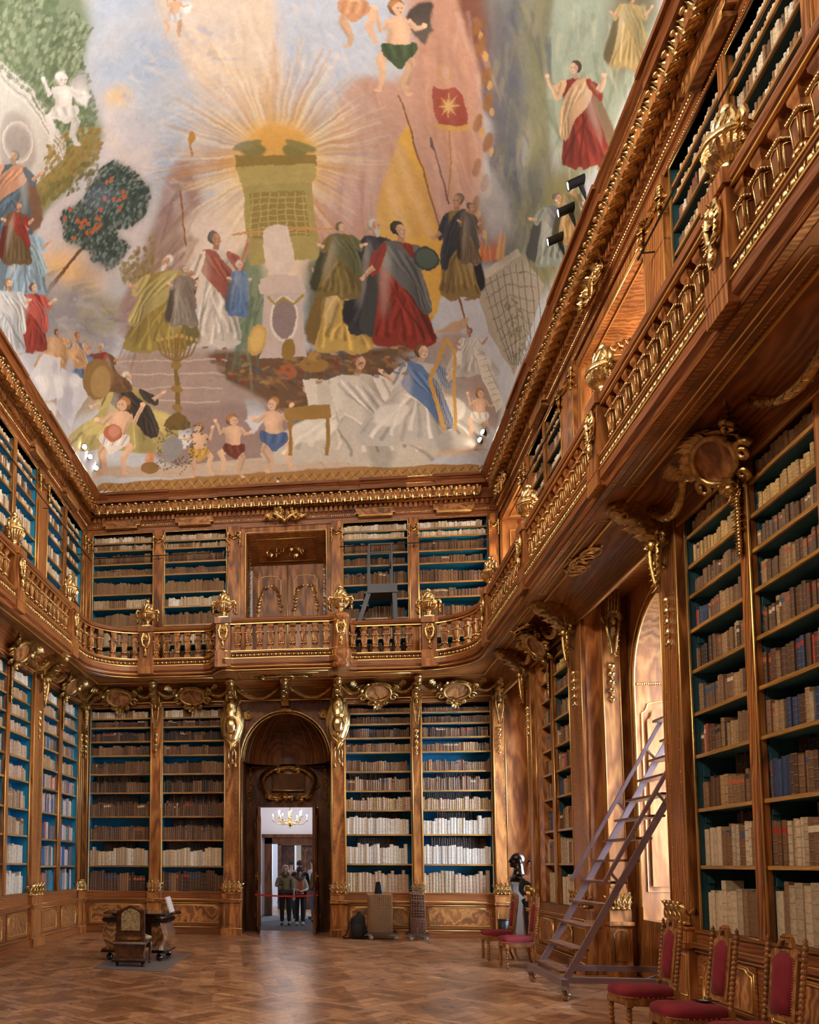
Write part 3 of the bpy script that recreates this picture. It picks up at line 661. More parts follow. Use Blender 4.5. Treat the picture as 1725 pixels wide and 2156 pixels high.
for (a, b, lab) in ((-2.17, -1.83, 'wide walnut pilaster with helmet trophy on the left of the doorway'), (.10, .39, 'wide walnut pilaster with helmet trophy on the right of the doorway')):
    pilaster(WB, a, b, .10, 0, ZP, lab, drop=False)
for (a, b, v, lab) in ((14.06, 14.56, .06, 'walnut pilaster of the left wall between the two blue bookcases'), (16.90, 17.1, .03, 'narrow walnut pilaster in the left corner of the hall'), (11.3, 11.85, .06, 'walnut pilaster of the left wall just outside the picture edge')):
    if a != 11.3: pilaster(WLF, a, b, v, 0, ZP, lab)
for (a, b, v, lab) in ((14.72, 15.02, .06, 'walnut pilaster of the right wall beside the dark bust'),
                       (11.86, 12.5, .05, 'broad honey walnut pilaster behind the rolling ladder'),
                       (8.66, 9.12, .06, 'walnut pilaster with gilt foot behind the near chairs, right of the ladder')):
    pilaster(WRT, a, b, v, 0, ZP, lab, bs=.8)
# the slimmer pilaster on the cheek of the window bay, facing the camera
t = thing('pilaster', 'slim walnut pilaster on the window cheek, its gilt foot seen through the ladder', 'pilaster', (3.93, 11.84, 0), 'walnut pilasters with gilt carving')
m = MB(); m.box(3.82, 4.06, 11.70, 11.86, .9, 5.3); m.build('shaft', W1, t)
m = MB(); m.box(3.80, 4.08, 11.66, 11.86, 0, .9); m.box(3.78, 4.1, 11.62, 11.86, 0, .14); m.box(3.78, 4.1, 11.62, 11.86, .69, .745); m.build('pedestal', W1, t)
q = MB(); q.tube([(x, 11.655, z) for x, z in shaped_panel(3.85, 4.03, .22, .62, .04)], .007, 4, closed=True); q.tube([(3.83, 11.695, 1.2), (3.83, 11.695, 5.3)], .008, 4); q.tube([(4.05, 11.695, 1.2), (4.05, 11.695, 5.3)], .008, 4); q.build('gilt_moulding', LINE, t)
place(P_BASE, 'gilt_acanthus_base', t, T(3.94, 11.71, .9) @ RZ(PI) @ Matrix.Diagonal((.75, 1.1, 1, 1)))
place(P_CAP, 'carved_capital', t, T(3.94, 11.71, 4.7) @ RZ(PI) @ Matrix.Diagonal((.75, 1, 1, 1)))
place(P_BELL, 'gilt_bell_flowers', t, T(3.94, 11.72, 4.32) @ RZ(PI))
# gallery level pilasters: plain shafts with a small swag
def swag():
    m = MB()
    for k in range(15):
        a = k / 14 * 2 - 1; x = a * .11; z = -.10 * (1 - a * a)
        for q in range(2): m.leaf(T(x, .02, z + .02) @ RZ(rnd.uniform(0, 6)) @ RX(2.2), .07, .05, .5, 4)
        m.blob((x, .025, z), (.022, .022, .022))
    for sg in (-1, 1):
        for k in range(8): m.leaf(T(sg * .12, .02, -.03 * k) @ RZ(k * 1.7) @ RX(2.7), .09, .05, .5, 4); m.blob((sg * .12, .03, -.035 * k), (.026 - .002 * k, .022, .026))
        m.blob((sg * .12, .03, .02), .03)
    return m
P_SWAG = keep(swag().build('gilt_swag', GOLD, local=True))
def upper_pil(W, u0, u1, lab, v=.05):
    uc = (u0 + u1) / 2; t = thing('pilaster', lab, 'pilaster', W.to(uc, 0, 5.6), 'gallery pilasters with gilt swags')
    m = MB(); m.wbox(W, u0, u1, -.03, v, 5.6, 8.9); m.build('shaft', W1, t)
    g = MB()
    for a in (u0 + .01, u1 - .01): g.tube([W.to(a, v + .004, 5.7), W.to(a, v + .004, 8.9)], .009, 4)
    g.build('gilt_fillet', LINE, t); place(P_SWAG, 'gilt_swag', t, W.at(uc, v, 8.72) @ Matrix.Diagonal((max(.75, (u1 - u0) / .26), 1, 1.1, 1)))
for a, b, lab in ((-5.32, -5.2, 'slim gallery pilaster in the left corner of the back wall'), (-3.79, -3.55, 'gallery pilaster between the two bays left of the upper door'), (-2.13, -1.84, 'gallery pilaster on the left of the upper door'),
                  (.13, .37, 'gallery pilaster on the right of the upper door'), (1.77, 1.97, 'gallery pilaster between the bays behind the black library steps'), (3.42, 3.62, 'gallery pilaster in the right corner of the back wall')):
    upper_pil(WB, a, b, lab)
for a, b, lab in ((14.06, 14.56, 'gallery pilaster of the left wall between the two blue bookcases'), (16.90, 17.12, 'narrow gallery pilaster of the left wall in the corner')): upper_pil(WLF, a, b, lab)
for a, b, lab in ((14.68, 14.98, 'gallery pilaster of the right wall next to the corner window bay'), (11.86, 12.5, 'gallery pilaster of the right wall on the far side of the large upper window bay'), (8.66, 9.2, 'gallery pilaster of the right wall on the near side of the large upper window bay')): upper_pil(WRT, a, b, lab)
# helmet trophies beside the doorway
def trophy(name, lab, xc):
    t = thing(name, lab, 'trophy', (xc, D - .1, 3.7), 'gilded helmet and mantle trophies')
    m = MB(); n = 20; vs = []; fs = []
    for j in range(15):
        a = j / 14; z = 4.92 - a * 1.02; w_ = .30 * math.sin(PI * min(1, .12 + a * .92)) ** .6 * (1 - .25 * a)
        for k in range(n + 1):
            q = PI * k / n; fold = .03 * math.sin(k * 1.6 + j * .7) * (.3 + a)
            vs.append((xc - w_ * math.cos(q), D - .08 - (.26 * math.sin(q) * (1 - .3 * a) + fold), z - .05 * math.sin(q)))
    for j in range(14):
        for k in range(n): b = j * (n + 1) + k; fs.append((b, b + 1, b + n + 2, b + n + 1))
    m.add(vs, fs, None, True); m.build('mantle', GOLD, t)
    h = MB(); h.lathe([(.02, .32), (.09, .29), (.125, .2), (.13, .08), (.11, -.02), (.13, -.05), (.1, -.08)], 14, T(xc, D - .26, 4.66)); h.lathe([(.03, .0), (.05, .03), (.02, .06)], 8, T(xc, D - .38, 4.78))
    h.tube([(xc, D - .30, 5.0), (xc, D - .42, 4.9), (xc, D - .42, 4.75)], [.01, .03, .015], 6)
    h.blob((xc, D - .33, 4.42), (.13, .1, .2)); h.build('helmet_and_breastplate', GOLDW, t)
    c = MB()
    for k in range(6): c.tube([(xc - .16 + .06 * k, D - .34 + .02 * (k % 2), 4.2 - .02 * k), (xc, D - .37, 4.02 - .035 * k), (xc + .19 - .05 * k, D - .33, 4.14 - .03 * k)], .022, 6)
    for x, zl in ((-.07, 3.62), (.02, 3.72), (.08, 3.64)):
        c.tube([(xc + x * .4, D - .22, 4.0), (xc + x, D - .2, 3.85), (xc + x, D - .2, zl)], [.03, .03, .012], 6); c.lathe([(.006, 0), (.03, -.02), (.022, -.045), (.04, -.11)], 8, T(xc + x, D - .2, zl))
    c.build('cords_and_tassels', GOLD, t)
trophy('helmet_trophy', 'gilded helmet and drapery trophy at the left of the doorway arch', -2.0)
trophy('helmet_trophy', 'gilded helmet and drapery trophy at the right of the doorway arch', .245)
# ------------------------------------------------------------------ gallery: plan line of its front edge (right, corner, bowed centre, corner, left)
def arc(cx, cy, r, a0, a1, n): return [(cx + r * math.cos(a0 + (a1 - a0) * i / n), cy + r * math.sin(a0 + (a1 - a0) * i / n)) for i in range(n + 1)]
GX0, GX1, GY, GB = -4.82, 2.88, 16.32, 15.9
SEGR = [(GX1, 3.2)] + [(GX1, 3.2 + i * 1.2) for i in range(1, 10)] + arc(GX1 - 1.0, GY - 1.0, 1.0, 0, PI / 2, 12)
SEGB = [(1.2, GY), (.62, GY), (.50, GY - .05), (.44, GB + .06), (.38, GB - .03), (.20, GB - .08), (.08, GB), (-.9, GB - .03), (-1.84, GB), (-2.0, GB - .04), (-2.14, GB + .0), (-2.24, GB + .16), (-2.34, GY - .06), (-2.5, GY), (-3.2, GY)]
SEGL = arc(GX0 + 1.0, GY - 1.0, 1.0, PI / 2, PI, 12) + [(GX0, 14.0), (GX0, 12.8), (GX0, 11.6), (GX0, 10.0), (GX0, 7.0), (GX0, 3.2)]
GP = SEGR + SEGB + SEGL
gal = thing('gallery', 'walnut gallery floor with gilt egg moulding running around the hall', 'gallery', (-.9, 17.0, 5.36))
m = MB(); m.sweep(GP, [(-.25, 5.76), (.0, 5.76), (.035, 5.75), (.035, 5.715), (.0, 5.70), (-.005, 5.63), (.03, 5.61), (.045, 5.60), (.045, 5.50), (.0, 5.47), (-.02, 5.42), (-.06, 5.40), (-.07, 5.365), (-.25, 5.36)])
m.build('fascia', WH, gal)
l = MB()
for o_, z in ((.038, 5.752), (.048, 5.602), (-.015, 5.455), (-.068, 5.385)):
    l.sweep(GP, [(o_ - .008, z - .008), (o_ + .008, z - .008), (o_ + .008, z + .008), (o_ - .008, z + .008)])
l.build('gilt_line', LINE, gal)
def along(P, step, off=0.0):                               # points and tangents along a polyline
    out = []; acc = off
    for i in range(len(P) - 1):
        a = Vector((*P[i], 0)); b = Vector((*P[i + 1], 0)); L_ = (b - a).length
        if L_ < 1e-6: continue
        while acc <= L_: out.append((a + (b - a) * (acc / L_), (b - a).normalized())); acc += step
        acc -= L_
    return out
e = MB()
for p, d in along(GP, .088):
    if p.y < 4.2: continue
    nrm = Vector((-d.y, d.x, 0)); c = p + nrm * .015; a = math.atan2(d.y, d.x)
    near = p.x > 2.5 and p.y < 12
    e.blob((c.x, c.y, 5.665), (.034, .03, .036), n=8 if near else 6, m=5 if near else 4, R=RZ(a).to_3x3())
    q = c + d * .044; e.tube([(q.x + nrm.x * .01, q.y + nrm.y * .01, 5.70), (q.x + nrm.x * .02, q.y + nrm.y * .02, 5.665), (q.x + nrm.x * .01, q.y + nrm.y * .01, 5.632)], .009, 4)
e.build('gilt_egg_moulding', GOLD, gal)
# slab and soffit
m = MB(); vs = [(x, y, 5.37) for x, y in GP] + [(XL - .4, 3.2, 5.37), (XL - .4, D + .4, 5.37), (XR + .6, D + .4, 5.37), (XR + .6, 3.2, 5.37)]; n = len(vs)
vs = [(p[0], p[1], p[2]) for p in vs] + [(p[0], p[1], 5.60) for p in vs]
m.add(vs, [tuple(range(n)), tuple(range(n, 2 * n))[::-1]]); m.build('soffit', W1, gal)
def rect(pts, r=.011, z=5.362):
    g = MB(); g.tube([(x, y, z) for x, y in pts], r, 4, closed=True); g.build('gilt_panel_moulding', LINE, gal)
for y0, y1 in ((5.2, 8.45), (9.3, 11.8), (12.4, 14.7)): rect([(3.02, y0), (3.5, y0), (3.5, y1), (3.02, y1)]); rect([(3.08, y0 + .08), (3.44, y0 + .08), (3.44, y1 - .08), (3.08, y1 - .08)], .006)
for y0, y1 in ((11.5, 14.1), (14.4, 16.2)): rect([(-5.22, y0), (-4.95, y0), (-4.95, y1), (-5.22, y1)])
rect([(-1.75, 16.05), (.05, 16.05), (.05, 17.0), (-1.75, 17.0)]); rect([(-1.55, 16.2), (-.15, 16.2), (-.15, 16.85), (-1.55, 16.85)], .007)
rect([(-3.6, 16.45), (-2.35, 16.45), (-2.35, 16.8), (-3.6, 16.8)]); rect([(.6, 16.45), (1.7, 16.45), (1.7, 16.8), (.6, 16.8)])
def spray(L_, seed, wd=.16):                               # oval openwork spray for a soffit, in the local x-y plane facing down
    m = MB(); r_ = random.Random(seed)
    for i in range(int(60 * L_)):
        a = r_.uniform(-1, 1); b = r_.uniform(-1, 1) * (1 - abs(a)) ** .6
        m.leaf(T(a * L_ / 2, b * wd, -.01) @ RZ(r_.uniform(0, 6.3)) @ RX(PI / 2 + .5), .13, .07, .6, 4)
    for k in range(3):
        c = (k - 1) * L_ * .3; rr = (.14, .19, .14)[k]
        m.tube([(c + rr * 1.25 * math.cos(t), rr * .8 * math.sin(t), -.025) for t in [i * PI / 10 for i in range(20)]], .018, 6, closed=True)
    return m
for (x, y, L_, a) in ((3.25, 10.5, 1.0, PI / 2), (3.25, 13.6, .7, PI / 2), (-.85, 16.5, 1.05, 0)):
    o = spray(L_, int(y * 10)).build('gilt_openwork_spray', GOLD, local=True); o.matrix_world = T(x, y, 5.36); o.parent = gal; o.matrix_local = Matrix.Translation(-OFF[gal.name]) @ T(x, y, 5.36) @ RZ(a)
# balustrades
def baluster():
    m = MB(); q = math.sqrt(.5)
    def sq(prof): 
        for (a, z0), (b, z1) in zip(prof, prof[1:]): m.taper(a, a, z0, b, b, z1)
    sq([(.062, 5.76), (.062, 5.83), (.04, 5.85), (.032, 5.87), (.030, 5.89), (.045, 5.93), (.058, 6.12)]); sq([(.07, 6.12), (.072, 6.15), (.045, 6.17), (.04, 6.22), (.06, 6.26), (.065, 6.31)])
    m.mat = 1
    for sx, sy in ((1, 0), (-1, 0), (0, 1), (0, -1)):
        M = RZ(math.atan2(sy, sx) - PI / 2)
        m.tube([(-.030, .050, 5.945), (.030, .050, 5.945), (.042, .061, 6.10), (0, .062, 6.115), (-.042, .061, 6.10)], .006, 4, M, True)
        for k in range(7): m.blob((-.06 + .02 * k, .072, 6.135), (.012, .01, .014), M, n=5, m=3)
        m.blob((0, .045, 5.90), (.03, .02, .022), M, n=5, m=3); m.blob((-.04, .04, 5.905), (.02, .02, .025), M, n=5, m=3)
    return m
P_BAL = keep(baluster().build('baluster', [W1, GOLD], local=True))
def festoon():
    m = MB(); m.blob((0, .03, .40), (.055, .035, .055), n=8, m=6); m.blob((0, .06, .40), .025)
    for k in range(8): a = k * PI / 4; m.leaf(T(.02 * math.cos(a), .02, .40 + .02 * math.sin(a)) @ RY(PI / 2 - a), .09, .05, .5, 4)
    for sg in (-1, 1):
        m.tube([(0, .02, .48), (sg * .06, .03, .47), (sg * .085, .03, .36), (sg * .06, .03, .24), (0, .04, .2)], [.015, .025, .03, .028, .02], 6)
        for k in range(7): m.leaf(T(sg * (.04 + .04 * math.sin(k * .5)), .03, .44 - .035 * k) @ RY(sg * (2.2 + .2 * k)), .08, .05, .5, 4)
    m.tube([(0, .03, .2), (0, .04, .1), (0, .03, .02)], [.03, .035, .012], 6)
    for k in range(6): m.leaf(T(0, .03, .2 - .03 * k) @ RY(PI + (.5 if k % 2 else -.5)), .08, .05, .5, 4)
    return m
P_FEST = keep(festoon().build('gilt_festoon', GOLD, local=True))
NEWELS = dict(right=[5.95, 8.72, 11.95, 14.75], back=[(-3.73, GY), (-2.05, GB), (.30, GB), (2.06, GY - .02)], left=[14.75, 11.95, 9.0])
URN = []
def balustrade(name, lab, P, newels, nrm):
    c = P[len(P) // 2]; t = thing('balustrade', lab, 'balustrade', (c[0], c[1], 5.76), 'gallery balustrades')
    m = MB(); m.sweep(P, [(-.15, 6.31), (-.02, 6.31), (.0, 6.335), (.025, 6.35), (.035, 6.39), (.03, 6.42), (-.01, 6.44), (-.13, 6.44), (-.17, 6.42), (-.17, 6.35)]); m.build('handrail', WH, t)
    l = MB(); l.sweep(P, [(.0, 6.305), (.018, 6.305), (.018, 6.322), (.0, 6.322)]); l.build('gilt_line', LINE, t)
    for p, d in along(P, .222, .11):
        if any((p.xy - Vector(q[:2])).length < .19 for q in newels) or p.y < 4.4: continue
        a = math.atan2(d.y, d.x); q = p - Vector((-d.y, d.x, 0)) * .075
        place(P_BAL, 'baluster', t, T(q.x, q.y, 0) @ RZ(a))
    for (x, y, a) in newels:                               # a: direction the newel faces
        M = T(x, y, 0) @ RZ(a - PI / 2); nb = MB()
        if abs(x - .30) < .01: nb.lathe([(.17, 5.36), (.19, 5.42), (.17, 5.5), (.2, 5.6), (.2, 5.72), (.16, 5.76), (.16, 6.31), (.19, 6.36), (.2, 6.42), (.17, 6.46)], 20, M @ T(0, -.03, 0))
        else:
            nb.box(-.145, .145, -.19, .045, 5.76, 6.33, M); nb.box(-.17, .17, -.21, .075, 6.33, 6.45, M); nb.box(-.165, .165, -.2, .075, 5.60, 5.77, M); nb.box(-.165, .165, -.1, .07, 5.44, 5.6, M)
        o = nb.build('newel_post', W1, t); OFF[o.name] = OFF[t.name]
        f = place(P_FEST, 'gilt_festoon', o, M @ T(0, .045 if abs(x - .30) > .01 else .13, 5.79) @ Matrix.Diagonal((1, 1, 1.05, 1)))
        URN.append((x, y, a))
balustrade('r', 'walnut and gilt balustrade of the right gallery, rising to the top right corner', SEGR[:-6], [(GX1, y, PI) for y in NEWELS['right']], None)
balustrade('b', 'walnut and gilt balustrade of the back gallery, bowed forward over the doorway', SEGR[-7:] + SEGB + SEGL[:7], [(x, y, -PI / 2) for x, y in NEWELS['back']], None)
balustrade('l', 'walnut and gilt balustrade of the left gallery', SEGL[6:], [(GX0, y, 0) for y in NEWELS['left']], None)
# urns on the newels
def urn(label):
    t = thing('urn', label, 'urn', (0, 0, 0), 'gilded lidded urns on the balustrade', world=False)
    m = MB(); m.box(-.09, .09, -.09, .09, 0, .03); m.lathe([(.085, .03), (.075, .045), (.045, .07), (.038, .1), (.06, .115)], 16); m.build('foot', GOLDW, t, local=True)
    m = MB(); vs = []; fs = []; n = 48; prof = [(.05, .115), (.09, .14), (.13, .185), (.152, .235), (.15, .25)]
    for j, (r, z) in enumerate(prof):
        for k in range(n): q = r * (1 + (.055 if k % 2 else -.04) * (0 if j in (0, 4) else 1)); a = 2 * PI * k / n; vs.append((q * math.cos(a), q * math.sin(a), z))
    for j in range(4):
        for k in range(n): k2 = (k + 1) % n; fs.append((j * n + k, j * n + k2, (j + 1) * n + k2, (j + 1) * n + k))
    m.add(vs, fs, None, False); m.lathe([(.15, .25), (.165, .26), (.165, .285), (.155, .29), (.16, .3), (.14, .31), (.08, .33)], 24); m.build('fluted_bowl', GOLD, t, local=True)
    m = MB()
    for k in range(7): a = k * 2 * PI / 7; m.tube([(.075 * math.cos(a + s_ * .9), .075 * math.sin(a + s_ * .9), .33 + .13 * s_) for s_ in (0, .35, .7, 1)], [.03, .028, .022, .012], 6)
    m.lathe([(.075, .325), (.065, .36), (.045, .42), (.03, .455), (.045, .465), (.02, .475)], 12); m.blob((0, 0, .51), (.042, .042, .045), n=12, m=8); m.build('lid', GOLDW, t, local=True)
    for sg in (-1, 1):
        m = MB(); m.tube([(sg * .06, 0, .45), (sg * .075, 0, .46), (sg * .09, 0, .4), (sg * .1, 0, .34), (sg * .14, 0, .32), (sg * .2, 0, .34), (sg * .215, 0, .29), (sg * .2, 0, .24)], [.016, .018, .018, .018, .02, .026, .024, .02], 6)
        for k in range(9): m.leaf(T(sg * .195, 0, .27 - .02 * k) @ RZ(k * 1.4) @ RX(2.6), .07, .05, .5, 4); m.blob((sg * .195, 0, .25 - .018 * k), .02)
        m.build('handle_garland', GOLD, t, local=True)
    return t
UL = ['gilded urn nearest the camera, large at the top right on the gallery rail', 'gilded urn on the right gallery rail, below the large upper window bay', 'gilded urn on the right gallery rail, in front of the corner window bay', 'gilded urn at the far right corner of the gallery rail, before brown books',
      'gilded urn on the back rail, left bay, before the vellum rows', 'gilded urn on the back rail at the left of the upper door', 'gilded urn on the rounded newel at the right of the upper door', 'gilded urn on the back rail, right of the black library steps',
      'gilded urn on the left gallery rail, beside the left corner', 'gilded urn on the left gallery rail, at the picture edge', '']
u0 = urn(UL[0])
for i, (x, y, a) in enumerate(URN[:10]):
    if i == 0: u0.location = (x + .06, y, 6.45); u0.rotation_euler = (0, 0, a - PI / 2); u0.scale = (1.12,) * 3
    else: u = dup(u0, (x - .08 * math.cos(a), y - .08 * math.sin(a), 6.45), a - PI / 2, UL[i]); u.scale = (1.12,) * 3
# ------------------------------------------------------------------ cove under the gallery with cartouches, garlands and consoles
CP = [(XR, 3.2), (XR, D), (XL, D), (XL, 3.2)]
m = MB(); prof = [(.03, 5.0)] + [(.05 + .42 * (1 - math.cos(PI / 2 * k / 8)), 5.03 + .33 * math.sin(PI / 2 * k / 8)) for k in range(9)] + [(.0, 5.37), (.0, 5.0)]
m.sweep(CP, prof); cv = struct(m.build('trim_50', WH))
l = MB()
for o_, z in ((.045, 5.0), (.47, 5.35)): l.sweep(CP, [(o_ - .012, z - .012), (o_ + .012, z - .012), (o_ + .012, z + .012), (o_ - .012, z + .012)])
l.build('gilt_line', LINE, cv)
def cartouche(s_=1.0, seed=1):
    r_ = random.Random(seed); fr = MB(); pl = MB()
    oval = [(.24 * math.cos(a), .17 * math.sin(a)) for a in [i * PI / 12 for i in range(24)]]
    pl.add([(x, .10, z) for x, z in oval], [tuple(range(24))]); pl.add([(x * .98, .0, z * .98) for x, z in oval] + [(x, .10, z) for x, z in oval], [(i, (i + 1) % 24, 24 + (i + 1) % 24, 24 + i) for i in range(24)])
    fr.tube([(x * 1.05, .11, z * 1.05) for x, z in oval], .028, 6, closed=True)
    for sg in (-1, 1):
        for (cx, cz, r0, ph, dr) in ((.30, -.10, .085, 0, 1), (.34, .10, .06, 2.4, -1), (.14, -.22, .05, 3.6, 1)):
            fr.tube([(sg * (cx + r0 * (1 - t / 11) * math.cos(ph + dr * t)), .09 + .004 * t, cz + r0 * (1 - t / 11) * math.sin(ph + dr * t)) for t in [k * .55 for k in range(16)]], [.030 * (1 - .035 * k) for k in range(16)], 6)
        for k in range(10): a = .3 + k * .28; fr.leaf(T(sg * .27 * math.cos(a), .10, .19 * math.sin(a)) @ RY(sg * (PI / 2 - a) + r_.uniform(-.6, .6)), .13, .085, .7, 5)
        for k in range(6): fr.leaf(T(sg * (.30 + .03 * k), .08, -.02 + .05 * k) @ RY(sg * (.6 + .25 * k)), .15, .08, .6, 5)
    for k in range(9): a = k * 2 * PI / 9; fr.leaf(T(.03 * math.cos(a), .13, -.24 + .03 * math.sin(a)) @ RY(PI / 2 - a), .10, .06, .5, 4)
    fr.blob((0, .16, -.24), .035, n=8, m=6)
    for k in range(5): fr.leaf(T(-.08 + .04 * k, .12, .17) @ RY(-.6 + .3 * k), .15, .07, .6, 5)
    return fr, pl
fr, pl = cartouche()
t0 = thing('cartouche', 'x', 'cartouche', (0, 0, 0), world=False); fr.build('scrolled_frame', BRONZE, t0, local=True); pl.build('oval_plaque', WF, t0, local=True)
CT = [(WB, -4.48, 'gilt-framed oval cartouche above the far left bay of the back wall'), (WB, -2.86, 'gilt-framed oval cartouche above the bay just left of the doorway'), (WB, 1.08, 'gilt-framed oval cartouche above the bay just right of the doorway'), (WB, 2.68, 'gilt-framed oval cartouche above the far right bay of the back wall'),
      (WLF, 15.71, 'silvery lit cartouche of the left wall nearest the corner'), (WLF, 13.0, 'silvery lit cartouche of the left wall at the picture edge'),
      (WRT, 13.56, 'dark gilt cartouche above the narrow bookcase beyond the ladder'), (WRT, 7.4, 'large dark gilt cartouche above the near right bookcase')]
for i, (W, u, lab) in enumerate(CT):
    big = 1.15 if W is WRT else 1.05
    M = W.at(u, .14, 5.14) @ RX(-.65) if True else None
    c = t0 if i == 0 else dup(t0, (0, 0, 0))
    c.matrix_world = M @ Matrix.Diagonal((big, big, big, 1)); c['label'] = lab; c['group'] = 'oval cartouches under the gallery'
def garland_mb(P, r=.035, step=.05, seed=3):               # leaf rope through 3D points
    r_ = random.Random(seed); m = MB(); V = [Vector(p) for p in P]
    m.tube(V, r * .8, 6)
    for i in range(len(V) - 1):
        L_ = (V[i + 1] - V[i]).length; n = max(1, int(L_ / step)); d = (V[i + 1] - V[i]).normalized(); R = d.to_track_quat('Z', 'Y').to_matrix().to_4x4()
        for k in range(n):
            p = V[i] + (V[i + 1] - V[i]) * (k / n)
            for q in range(3): m.leaf(Matrix.Translation(p) @ R @ RZ(q * 2.1 + k) @ T(0, -r * .5, 0) @ RX(-.35), step * 2.0, r * 1.3, .3, 3)
    return m
def hang(W, a, b, v=.25, z=5.25, sag=.2, lab='', n=10):
    pts = []
    for i in range(n + 1): t = i / n; pts.append(W.to(a + (b - a) * t, v - .10 * 4 * t * (1 - t) * .6, z - sag * 4 * t * (1 - t)))
    o = garland_mb(pts, .056, .06, int(abs(a * 10))).build('leaf_garland', BRONZE); tag(o, lab, 'garland', 'gilded leaf garlands under the gallery')
hl = [(WB, -3.64, -3.16, 'gilded leaf garland left of the cartouche nearest the doorway on its left'), (WB, -4.15, -3.70, 'gilded leaf garland right of the far left cartouche of the back wall'), (WB, -5.2, -4.80, 'short gilded garland in the left corner of the back wall'),
      (WB, -2.55, -2.05, 'gilded leaf garland touching the left helmet trophy'), (WB, -1.90, -.98, 'gilded leaf garland over the left half of the doorway arch'), (WB, -.75, .15, 'gilded leaf garland over the right half of the doorway arch'),
      (WB, .34, .80, 'gilded leaf garland right of the right helmet trophy'), (WB, 1.38, 1.82, 'gilded leaf garland left of the console behind the small wicker stand'), (WB, 1.92, 2.38, 'gilded leaf garland left of the far right cartouche'), (WB, 2.98, 3.5, 'gilded leaf garland in the right corner of the back wall'),
      (WLF, 16.1, 16.95, 'silvery garland of the left wall running into the corner'), (WLF, 14.35, 15.3, 'silvery garland between the pilaster and the cartouche of the left wall'), (WLF, 13.4, 14.25, 'silvery garland of the left wall near the picture edge'),
      (WRT, 13.95, 14.8, 'dark garland of the right wall beside the corner'), (WRT, 12.35, 13.15, 'dark garland above the narrow bookcase, towards the ladder'), (WRT, 7.95, 8.8, 'dark garland left of the large cartouche of the right wall'), (WRT, 5.6, 6.75, 'dark garland of the right wall at the picture edge')]
for W, a, b, lab in hl: hang(W, a, b, lab=lab, sag=.16 if abs(b - a) < .6 else .24)
def console():                                             # scrolled bracket from the wall out to the soffit
    m = MB(); pf = [(.0, .0), (.05, -.02), (.12, .05), (.16, .16), (.24, .26), (.36, .33), (.46, .40), (.50, .46), (.46, .50), (0, .50)]
    vs = [(-.07, y, z) for y, z in pf] + [(.07, y, z) for y, z in pf]; n = len(pf)
    m.add(vs, [tuple(range(n)), tuple(range(n, 2 * n))[::-1]] + [(i, (i + 1) % n, n + (i + 1) % n, n + i) for i in range(n)])
    m.tube([(0, .42 + .075 * (1 - t / 14) * math.cos(t), .42 + .075 * (1 - t / 14) * math.sin(t)) for t in [k * .5 for k in range(20)]], .06, 8)
    for k in range(8): a = k / 7; m.leaf(T(0, .06 + .34 * a, .02 + .33 * a ** 1.3) @ RX(-.5) @ RY(.4 * (-1) ** k), .16, .12, .5, 5)
    return m
P_CON = keep(console().build('console', BRONZE, local=True))
for W, u, lab in ((WB, -3.67, 'scrolled gilt console above the pilaster of the two dark bays'), (WB, -2.0, 'scrolled gilt console above the left helmet trophy'), (WB, -.865, 'small carved console at the crown of the doorway arch'), (WB, .245, 'scrolled gilt console above the right helmet trophy'), (WB, 1.87, 'scrolled gilt console above the pilaster behind the wicker stand'), (WB, 3.53, 'scrolled gilt console at the right end of the back wall'),
                  (WLF, 14.31, 'scrolled console of the left wall between the blue bookcases'), (WLF, 16.98, 'scrolled console of the left wall in the corner'), (WRT, 14.85, 'scrolled console of the right wall beside the corner window bay'), (WRT, 12.2, 'scrolled console above the broad pilaster behind the ladder'), (WRT, 8.9, 'scrolled console at the far end of the near right bookcase')):
    o = P_CON.copy(); COL.objects.link(o); o.matrix_world = W.at(u, .05, 4.88) @ Matrix.Diagonal((1.5 if W is not WB else 1.1, 1.1, .98, 1)); tag(o, lab, 'console', 'scrolled consoles under the gallery')
# gilded flower drops on the dividers of the bookcases
P_FLOW = keep(drop_garland().build('flower_drop', GOLD, local=True))
for W, u, lab in ((WLF, 15.71, 'gilded flower drop on the divider of the left corner bookcase'), (WLF, 12.97, 'gilded flower drop on the divider at the left picture edge'), (WRT, 13.57, 'gilded flower drop on the divider of the narrow bookcase beyond the ladder'), (WRT, 7.40, 'large gilded flower drop on the divider of the near right bookcase')):
    o = P_FLOW.copy(); COL.objects.link(o); o.matrix_world = W.at(u, .02, 5.0) @ Matrix.Diagonal((1.2, 1.2, .85, 1)); tag(o, lab, 'flower drop', 'gilded flower drops')
# ------------------------------------------------------------------ cornice
CORN = [('right', 0, 1, 'walnut cornice of the right wall with a row of gilt acanthus brackets'), ('back', 1, 2, 'walnut cornice of the back wall with a row of gilt acanthus brackets'), ('left', 2, 3, 'walnut cornice of the left wall with a row of gilt acanthus brackets')]
CPL = [(XR, 4.5), (XR, D), (XL, D), (XL, 9.0)]
CPROF = [(-.1, 8.86), (.03, 8.86), (.04, 8.96), (.07, 8.97), (.075, 9.06), (.09, 9.07), (.09, 9.2), (.15, 9.21), (.16, 9.24), (.16, 9.42), (.19, 9.43), (.34, 9.44), (.345, 9.52), (.36, 9.53), (.39, 9.56), (.43, 9.60), (.43, 9.63), (-.1, 9.63)]
ab = MB(); ab.box(-.045, .045, .0, .15, .0, .17)
ab.mat = 1
for sg in (-1, 0, 1): ab.leaf(T(sg * .035, .10, -.01) @ RY(sg * .25), .2, .085, .45, 6)
for sg in (-1, 1): ab.leaf(T(sg * .05, .06, 0) @ RZ(-sg * 1.2), .18, .1, .4, 5)
ab.blob((0, .18, .15), (.045, .03, .025))
